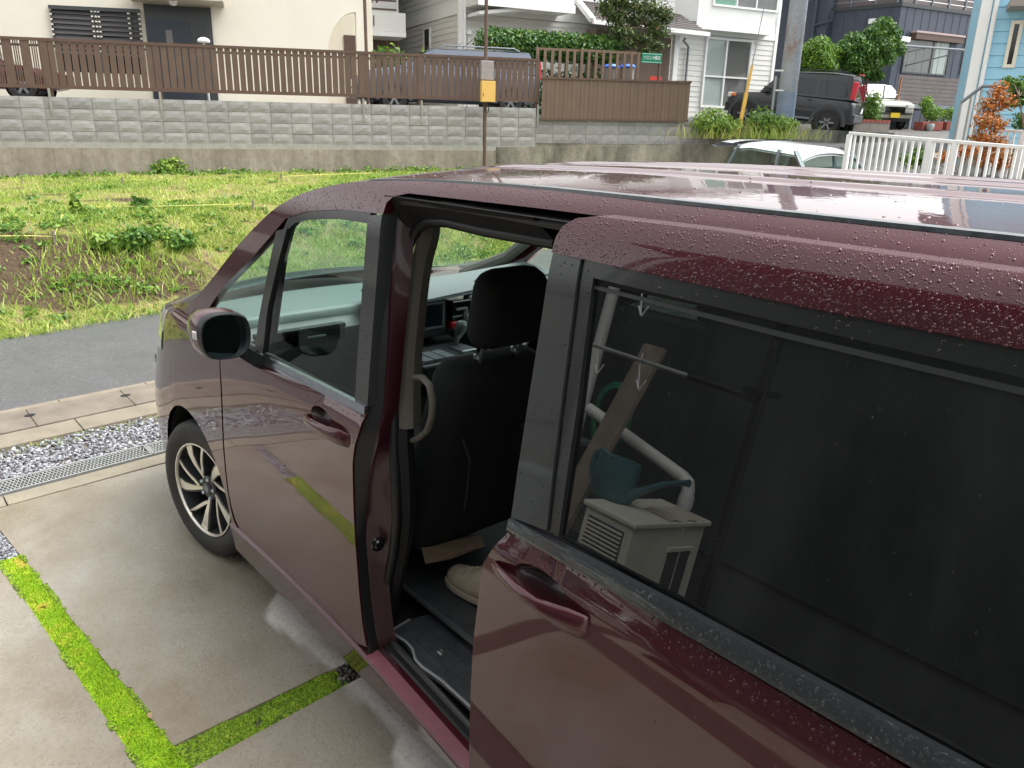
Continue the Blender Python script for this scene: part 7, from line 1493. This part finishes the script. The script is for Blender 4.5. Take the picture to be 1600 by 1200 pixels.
mb = MB(); q0, z0 = DP.sz(1408, 71, .3); q1, z1 = DP.sz(1532, 80, .3); t = thing('laundry_pole', 'grey horizontal laundry pole in front of the navy house window', 'pole', DP.P(q0, z0, .3)); mb.tube([DP.P(q0, z0, .3), DP.P(q1, z1, .3)], .035, 8); mb.build('pole', M['steel_grey'], t, True); mb = MB(); mb.bar(DP.P(q0 + .3 * (q1 - q0), z0, .3), NR.P(q0 + .4 * (q1 - q0), z0 - .2, 0), .04); mb.bar(DP.P(q0 + .85 * (q1 - q0), z1, .3), NR.P(q0 + .78 * (q1 - q0), z0 - .35, 0), .04); mb.build('bracket', M['steel_grey'], t)
for px, py, lb in ((1286, 5, 'white wall lamp high on the left side of the navy house'), (1366, 34, 'small white camera on the navy wall above the trees'), (1408, 62, 'white lamp box beside the navy house window')):
    pl = NL if px < 1390 else NR; s, z = pl.sz(px, py); t = thing('wall_lamp', lb, 'lamp', pl.P(s, z, .1)); q = .14 if px != 1408 else .26; mb = MB(); mb.pbox(pl, s - q, s + q, z - .09, z + .09, .0, .22); mb.build('housing', M['white'], t, bevel=.02)
dq = NL.sz(1276, 60)[0]; t = thing('wall_pipe', 'grey pipe with an elbow on the left side of the navy house', 'pipe', NL.P(dq, 2, .2)); mb = MB(); z0 = NL.sz(1275, 62, .4)[1]; mb.tube([NL.P(dq, 1.8, .40), NL.P(dq, 9, .40)], .06, 8); q = NL.sz(1300, 26, .40); mb.tube([NL.P(dq, NL.sz(1276, 40, .4)[1], .40), NL.P(q[0], q[1] - .15, .40), NL.P(q[0], q[1] + .2, .40)], .045, 8); mb.build('pipe', M['navy'], t, True)
# trees by the navy house
QP = Plane(depth(1330, 120, 26.5), u=WP.u)
cl = [(tp(QP, x, y, d), (rx, rx * .9, rz)) for x, y, d, rx, rz in [(1262, 82, 0, .42, .34), (1280, 72, .1, .45, .34), (1298, 85, 0, .4, .36), (1270, 100, .2, .4, .3), (1292, 105, .1, .42, .3), (1252, 100, 0, .3, .3), (1282, 92, .3, .5, .4)]]
tree('leafy_tree', 'round light-green tree left of the pruned pine by the navy house', QP.P(QP.sz(1278, 150)[0], 2.0), [QP.P(QP.sz(1278, 150)[0], 2.0), tp(QP, 1278, 120), tp(QP, 1280, 90)], cl, 9000, .052, M['shrub_leaf'], .12, r0=.06)
cl = [(tp(QP, x, y, d), (rx, rx * .9, rz)) for x, y, d, rx, rz in [(1380, 42, 0, .42, .34), (1365, 55, .1, .42, .34), (1392, 55, .1, .40, .34), (1375, 72, .2, .55, .4), (1400, 75, 0, .34, .26), (1405, 80, .0, .26, .18), (1335, 65, .1, .45, .32), (1320, 78, .1, .42, .34), (1350, 80, .2, .5, .36), (1330, 98, .1, .5, .36), (1358, 100, .2, .5, .34), (1380, 90, .1, .48, .32), (1368, 118, .1, .32, .22), (1345, 112, .2, .4, .26)]]
tree('pruned_pine', 'dark green cloud-pruned pine standing before the navy house', QP.P(QP.sz(1352, 160)[0], 2.0), [QP.P(QP.sz(1352, 160)[0], 2.0), tp(QP, 1354, 120), tp(QP, 1358, 90), tp(QP, 1374, 55)], cl, 24000, .042, M['needle_leaf'], .0, r0=.09, aspect=2.6)
p = depth(1362, 170, 24.2); t = thing('flowering_shrub', 'bright green shrub with white flowers growing in the low planter', 'shrub', p - [0, 0, .5]); leaves('foliage', [p, p + [0, 0, .25], p + [.1, -.2, -.25]], [[.36, .36, .36], [.26, .26, .3], [.34, .4, .3]], 3000, .05, M['weed'], t, .9, .05)
mb = MB(); mb.tube([p - [0, 0, .6], p], .03, 6); mb.build('stem', M['bark'], t)
for px, py in ((1352, 150), (1362, 151), (1370, 160)): 
    mb = MB(); c = depth(px, py, 23.9); mb.lathe([(0, -.03), (.05, .0), (.03, .03), (0, .03)], Matrix.Translation(c), 8); mb.build('flower', M['petal'], t)
PLn = Plane(depth(1350, 190, 24.), u=WP.u); t = thing('planter', 'low concrete planter wall with a brick edge beside the off-roader', 'planter', PLn.P(PLn.sz(1350, 200)[0], 1.9)); a, z = PLn.sz(1335, 186); b_, z1 = PLn.sz(1392, 186); band(PLn, a, b_, 1.5, z - .10, M['planter_wall'], t, -.9, 0, 'wall'); n_ = 9
for i in range(n_): q = a + (b_ - a) * i / n_; band(PLn, q + .006, q + (b_ - a) / n_ - .006, z - .098, z, M['terracotta'], t, -.12, .01, 'brick')
# planters with plants at the deck foot
PP = Plane(depth(1470, 195, 27.), u=WP.u)
for px, w_, lb, g in ((1442, .22, 'tall slender plant in a brick-red trough under the deck', 1), (1455, .30, 'small clipped bush in a brick-red trough under the deck', 0), (1486, .40, 'feathery bush in a red planter at the right of the deck', 0)):
    s, z = PP.sz(px, 198); t = thing('potted_plant', lb, 'plant', PP.P(s, z, 0)); mb = MB(); mb.pbox(PP, s - w_, s + w_, z - .12, z + .16, -.2, .2); mb.build('trough', M['terracotta'], t, bevel=.02); c = PP.P(s, z + (.75 if g else .42), 0); leaves('foliage', [c] + ([c - [0, 0, .25]] if g else []), [[w_ * 1.1, .3, .34 if g else .3]] + ([[w_ * .6, .2, .3]] if g else []), 900, .05, M['shrub_leaf'], t, .9, .2); mb = MB(); mb.tube([PP.P(s, z + .1), c], .02, 5); mb.build('stem', M['bark'], t)
s, z = PP.sz(1453, 199, .3); t = thing('flower_pot', 'small pale pot standing before the red troughs', 'pot', PP.P(s, z, .3)); mb = MB(); mb.lathe([(0, -.12), (.08, -.12), (.14, .04), (.12, .12), (.10, .12), (.09, .0), (0, 0)], Matrix.Translation(PP.P(s, z, .3)), 14); mb.build('pot', M['galv'], t, True)
# ------------------------------------------------------------------ pale blue house
BC = depth(1512, 150, 14.5); BW = Plane(BC, 24); bl = thing('blue_house', 'pale sky-blue weatherboard house at the right edge with a narrow window', 'house', (BC[0], BC[1], 1.8))
sg_ = np.sign(BW.sz(1598, 100)[0]); eB = 7 * sg_
z = 1.75; 
while z < 7.6:
    mb = MB(); a, b_ = sorted([.10 * sg_, eB]); mb.hexa([BW.P(a, z, -.02), BW.P(b_, z, -.02), BW.P(b_, z, .022), BW.P(a, z, .022), BW.P(a, z + .196, -.02), BW.P(b_, z + .196, -.02), BW.P(b_, z + .196, .006), BW.P(a, z + .196, .006)]); mb.build('siding_board', M['blue'], bl); z += .2
band(BW, .05 * sg_, eB, 1.2, 7.7, M['blue'], bl, -6, -.021, 'house_core'); band(BW, .05 * sg_, eB, 1.2, 1.75, M['planter_wall'], bl, -.02, .03, 'foundation')
band(BW, -.06 * sg_, .11 * sg_, 1.6, 7.6, M['white'], bl, -.15, .05, 'corner_board')
mb = MB(); mb.tube([BW.P(.17 * sg_, 1.7, .09), BW.P(.17 * sg_, 7.6, .09)], .04, 8); mb.build('downpipe', M['white'], bl, True)
a, z = BW.sz(1579, 33); b_, _ = BW.sz(1594, 33); zl = BW.sz(1580, 106)[1]; a0, b0 = sorted([BW.sz(1573, 70)[0], BW.sz(1592, 70)[0]]); win(BW, a0, b0, zl, z, bl, M['cream'], M['dark_pane'], .055, .06)
s, z = BW.sz(1580, 12, .5); a0, b0 = sorted([BW.sz(1576, 10, .4)[0], eB]); band(BW, a0, b0, z, z + .12, mat('eave_soffit', srgb(150, 142, 136), .7), bl, -.01, .7, 'window_canopy')
mb = MB(); mb.loft([[tuple(BW.P(a, 7.6, .7)), tuple(BW.P(a, 9.4, -3)), tuple(BW.P(a, 7.6, -6.7))] for a in (-.6 * sg_, eB)], cap=True); mb.build('roof', M['roof_tile'], bl)
# handrail stair
hr_ = thing('stair_handrail', 'grey metal stair handrail in front of the blue house corner', 'handrail', depth(1490, 215, 13.)); P1 = depth(1502, 160, 13.4); P2 = depth(1535, 135, 13.2); P3 = depth(1600, 133, 12.6); mb = MB(); mb.tube([P1, P2, P3, P3 + (P3 - P2) * .5], .028, 8); mb.build('rail', M['steel_grey'], hr_, True)
for P_, ex in ((P1, 1.1), (P1 + (P2 - P1) * .5, 1.15), (P2, 1.3), (P2 + (P3 - P2) * .55, 1.2)): mb = MB(); mb.tube([P_, P_ - [0, 0, ex]], .018, 6); mb.build('baluster', M['galv'], hr_, True)
# orange withered shrub
OP = Plane(depth(1545, 190, 11.6), u=WP.u)
cl = [(tp(OP, x, y, d), (rx, rx, rz)) for x, y, d, rx, rz in [(1560, 142, 0, .16, .16), (1545, 165, 0, .18, .16), (1570, 160, .1, .18, .14), (1540, 190, .1, .2, .16), (1560, 195, 0, .16, .16), (1535, 215, .1, .2, .16), (1560, 225, .1, .2, .16), (1510, 235, .1, .2, .14), (1540, 245, .1, .22, .16), (1565, 250, 0, .2, .16), (1480, 245, .1, .18, .12)]]
tree('withered_shrub', 'orange withered shrub tangled behind the white railing', OP.P(OP.sz(1545, 230)[0], 1.0), [OP.P(OP.sz(1545, 230)[0], .9), tp(OP, 1545, 220), tp(OP, 1552, 180), tp(OP, 1562, 140)], cl, 4200, .032, M['orange_leaf'], 0, 'shrub', r0=.03, shell=1.)
cl = [(tp(OP, x, y, -.2), (r, r, r * .8)) for x, y, r in [(1590, 135, .2), (1602, 150, .25), (1598, 190, .2), (1585, 160, .14), (1600, 240, .25), (1575, 128, .12), (1440, 245, .22), (1420, 250, .16)]]
tree('green_shrub', 'green shrub growing beside the withered orange one at the right edge', OP.P(OP.sz(1600, 235)[0], 1.0), [OP.P(OP.sz(1600, 235)[0], .9), tp(OP, 1600, 200), tp(OP, 1592, 150)], cl, 3600, .036, M['shrub_leaf'], -.1, 'shrub', r0=.03, shell=1.)
# white railings
def railing(name, lb, A, B, h, pitch=.108, posts=(), cw=.05):
    t = thing(name, lb, 'railing', A - [0, 0, h]); d = B - A; L = np.linalg.norm(d[:2]); n = int(L / pitch); mb = MB(); mb.bar(A, B, cw, cw * .8); mb.build('top_rail', M['white'], t, bevel=.006); mb = MB(); mb.bar(A - [0, 0, h - .10], B - [0, 0, h - .10], .04, .03); mb.build('bottom_rail', M['white'], t)
    for i in range(1, n): p = A + d * i / n; mb = MB(); mb.bar(p - [0, 0, h - .11], p - [0, 0, .018], .026, .026); mb.build('baluster', M['white'], t)
    for k in posts: p = A + d * k; mb = MB(); mb.bar(p - [0, 0, h + .2], p - [0, 0, .018], .06, .06); mb.build('post', M['white'], t)
    return t
A = depth(1328, 208, 11.0); B = depth(1618, 232, 8.6); railing('white_railing', 'long white metal balustrade behind the van roof', A, B, 1.10, posts=(0, .5, .63, 1.))
mb = MB(); lo_ = lambda P, z: (P[0], P[1], z); off_ = np.array([.12, -.06, 0]); mb.hexa([lo_(A - off_, -.3), lo_(B - off_, -.3), lo_(B + off_, -.3), lo_(A + off_, -.3), lo_(A - off_, A[2] - 1.12), lo_(B - off_, B[2] - 1.12), lo_(B + off_, B[2] - 1.12), lo_(A + off_, A[2] - 1.12)]); struct(mb.build('railing_kerb_wall', M['planter_wall']))
A = depth(1556, 203, 12.0); B = depth(1640, 208, 11.2); railing('white_railing', 'short far white railing below the blue house', A, B, 1.0, posts=(.0, .55))
# ------------------------------------------------------------------ someone in the second row
def skin_mesh(name, V, E, R_, m, parent, sub=2, root=0):
    me = bpy.data.meshes.new(name); me.from_pydata([tuple(v) for v in V], E, []); o = bpy.data.objects.new(name, me); COL.objects.link(o)
    md = o.modifiers.new('skin', 'SKIN'); sm = o.modifiers.new('sub', 'SUBSURF'); sm.levels = sm.render_levels = sub
    for i, r in enumerate(R_): me.skin_vertices[0].data[i].radius = (r, r) if not hasattr(r, '__len__') else r
    for i in range(len(V)): me.skin_vertices[0].data[i].use_root = (i == root)
    dg = bpy.context.evaluated_depsgraph_get(); nm_ = bpy.data.meshes.new_from_object(o.evaluated_get(dg)); bpy.data.objects.remove(o); nm_.shade_smooth(); nm_.name = name; nm_.materials.clear()
    return link(name, nm_, m, parent)
px_, py_ = -2.44, .42
pe = thing('person', 'person in navy trousers and beige canvas shoes sitting in the dark second row', 'person', (px_, py_, .80))
B = [(px_, py_, .86), (px_ - .06, py_, 1.05), (px_ - .10, py_, 1.25), (px_ - .10, py_, 1.34), (px_ - .08, py_, 1.41), (px_ - .06, py_, 1.50), (px_ - .05, py_, 1.56)]; E_ = [(i, i + 1) for i in range(6)]; Rr = [(.16, .12), (.15, .11), (.14, .10), .06, .055, (.078, .092), (.070, .085)]
for s_ in (1, -1):
    k = len(B); B += [(px_ - .09, py_ + s_ * .17, 1.30), (px_ + .0, py_ + s_ * .23, 1.08), (px_ + .22, py_ + s_ * .16, .98), (px_ + .30, py_ + s_ * .13, .97)]; E_ += [(2, k), (k, k + 1), (k + 1, k + 2), (k + 2, k + 3)]; Rr += [.05, .042, .03, (.026, .014)]
    hnd = k + 3; hp = np.array(B[hnd])
    for f in range(4):
        k2 = len(B); q = hp + [.05, (f - 1.5) * .018, .0]; B += [tuple(q), tuple(q + [.03, 0, -.012]), tuple(q + [.045 - .004 * abs(f - 1.4), 0, -.03])]; E_ += [(hnd, k2), (k2, k2 + 1), (k2 + 1, k2 + 2)]; Rr += [.0095, .0085, .0075]
    k2 = len(B); B += [tuple(hp + [.015, -s_ * .035, -.004]), tuple(hp + [.045, -s_ * .045, -.012])]; E_ += [(hnd, k2), (k2, k2 + 1)]; Rr += [.011, .0085]
    kl = len(B); ank = (-1.72, .455, .50) if s_ == 1 else (-1.80, .26, .50); B += [(px_ + .05, py_ + s_ * .10, .84), (-1.98, py_ + s_ * .06 - .02, .92), ank, (ank[0] + .06, ank[1], .455)]; E_ += [(0, kl), (kl, kl + 1), (kl + 1, kl + 2), (kl + 2, kl + 3)]; Rr += [.075, .055, .036, .035]
skin_mesh('body', B, E_, Rr, M['skin'], pe)
V = [(px_, py_, .88)]; E_ = []; Rr = [(.17, .13)]
for s_ in (1, -1):
    k = len(V); ank = (-1.735, .455, .53) if s_ == 1 else (-1.815, .26, .53); V += [(px_ + .06, py_ + s_ * .10, .845), (-1.98, py_ + s_ * .06 - .02, .925), (-1.85, (py_ + s_ * .06 - .02 + ank[1]) / 2, .73), ank]; E_ += [(0, k), (k, k + 1), (k + 1, k + 2), (k + 2, k + 3)]; Rr += [.088, .070, .064, .058]
skin_mesh('trousers', V, E_, Rr, M['trouser'], pe)
V = [(px_, py_, .90), (px_ - .06, py_, 1.06), (px_ - .10, py_, 1.25), (px_ - .105, py_, 1.325)]; E_ = [(0, 1), (1, 2), (2, 3)]; Rr = [(.172, .132), (.165, .125), (.155, .115), .07]
for s_ in (1, -1): k = len(V); V += [(px_ - .09, py_ + s_ * .175, 1.30), (px_ + .0, py_ + s_ * .235, 1.08), (px_ + .18, py_ + s_ * .17, .995)]; E_ += [(2, k), (k, k + 1), (k + 1, k + 2)]; Rr += [.062, .054, .042]
skin_mesh('shirt', V, E_, Rr, M['shirt'], pe)
hd = np.array([px_ - .05, py_, 1.53])
mb = MB(); mb.lathe([(.0, .135), (.05, .125), (.085, .09), (.098, .04), (.098, -.02), (.092, -.06)], Matrix.Translation(hd + [-.012, 0, 0]) @ Matrix.Rotation(math.radians(-20), 4, 'Y'), 20); mb.build('hair', M['hair'], pe, True)
mb = MB(); mb.loft([[tuple(hd + [.088, -.006, .01]), tuple(hd + [.088, .006, .01])], [tuple(hd + [.108, -.014, -.03]), tuple(hd + [.108, .014, -.03])], [tuple(hd + [.088, -.012, -.036]), tuple(hd + [.088, .012, -.036])]], cap=False); mb.build('nose', M['skin'], pe)
for s_ in (1, -1):
    mb = MB(); mb.lathe([(0, .006), (.012, .004), (.014, -.004)], Matrix.Translation(hd + [.083, s_ * .032, .012]) @ Matrix.Rotation(math.radians(90), 4, 'Y'), 12); mb.build('eye', M['white_print'], pe, True)
    mb = MB(); mb.lathe([(0, .008), (.006, .006)], Matrix.Translation(hd + [.083, s_ * .032, .012]) @ Matrix.Rotation(math.radians(90), 4, 'Y'), 10); mb.build('pupil', M['hair'], pe)
    mb = MB(); mb.lathe([(0, .012), (.020, .008), (.026, -.004)], Matrix.Translation(hd + [-.005, s_ * .083, 0]) @ Matrix.Rotation(math.radians(-90 * s_), 4, 'X'), 12); mb.build('ear', M['skin'], pe, True)
mb = MB(); mb.box(hd + [.078, -.024, -.062], hd + [.088, .024, -.054]); mb.build('mouth', mat('lips', (.35, .14, .12), .5), pe, bevel=.003)
def shoe(toe, heel, parent):
    toe, heel = np.array(toe, float), np.array(heel, float); d = heel - toe; Ls = np.linalg.norm(d); d /= Ls; sv_ = np.cross([0, 0, 1], d); sv_ /= np.linalg.norm(sv_); st = [(0, .018, .030), (.025, .036, .050), (.07, .046, .060), (.13, .046, .078), (.17, .041, .105), (.21, .037, .118), (.25, .034, .112), (.268, .024, .095)]
    mb = MB(); sec = []
    for x, hw, h in st: c = toe + d * x; sec.append([tuple(c + sv_ * hw * y + [0, 0, z * h + .018]) for y, z in [(-1, 0), (-1.02, .25), (-.85, .7), (-.45, .95), (0, 1), (.45, .95), (.85, .7), (1.02, .25), (1, 0)]])
    mb.loft(sec, closed=True, cap=True); sh = mb.build('shoe', M['shoe'], parent, True, sharp=0)
    mb = MB(); sec = []
    for x, hw, h in st: c = toe + d * (x * 1.02 - .004); sec.append([tuple(c + sv_ * (hw + .004) * y + [0, 0, z]) for y, z in [(-1, 0), (-1.03, .020), (1.03, .020), (1, 0)]])
    mb.loft(sec, closed=True, cap=True); mb.build('sole', M['sole'], sh, True)
    mb = MB(); c = toe + d * .085
    for k in range(3): q = c + d * .022 * k + [0, 0, .082 + .010 * k]; mb.tube([q - sv_ * .026 - [0, 0, .008], q, q + sv_ * .026 - [0, 0, .008]], .0035, 5)
    mb.build('laces', M['sole'], sh)
shoe(onz(704, 905, .44), onz(704, 905, .44) + np.array([-.265, -.03, 0]), pe); shoe((-1.56, .26, .427), (-1.82, .255, .427), pe)
pg = thing('paper_bag', 'folded brown paper bag lying on the dark floor behind the front seat', 'bag', (-1.30, .36, .43)); A = [onx(a, b, x) for a, b, x in ((657, 854, -1.42), (717, 841, -1.42), (722, 860, -1.50), (664, 882, -1.50))]; mb = MB(); mb.add(A + [p + [-.0, -.10, -.02] for p in A], [(0, 1, 2, 3), (7, 6, 5, 4), (0, 4, 5, 1), (1, 5, 6, 2), (2, 6, 7, 3), (3, 7, 4, 0)]); mb.build('bag', M['paper'], pg, bevel=.006)
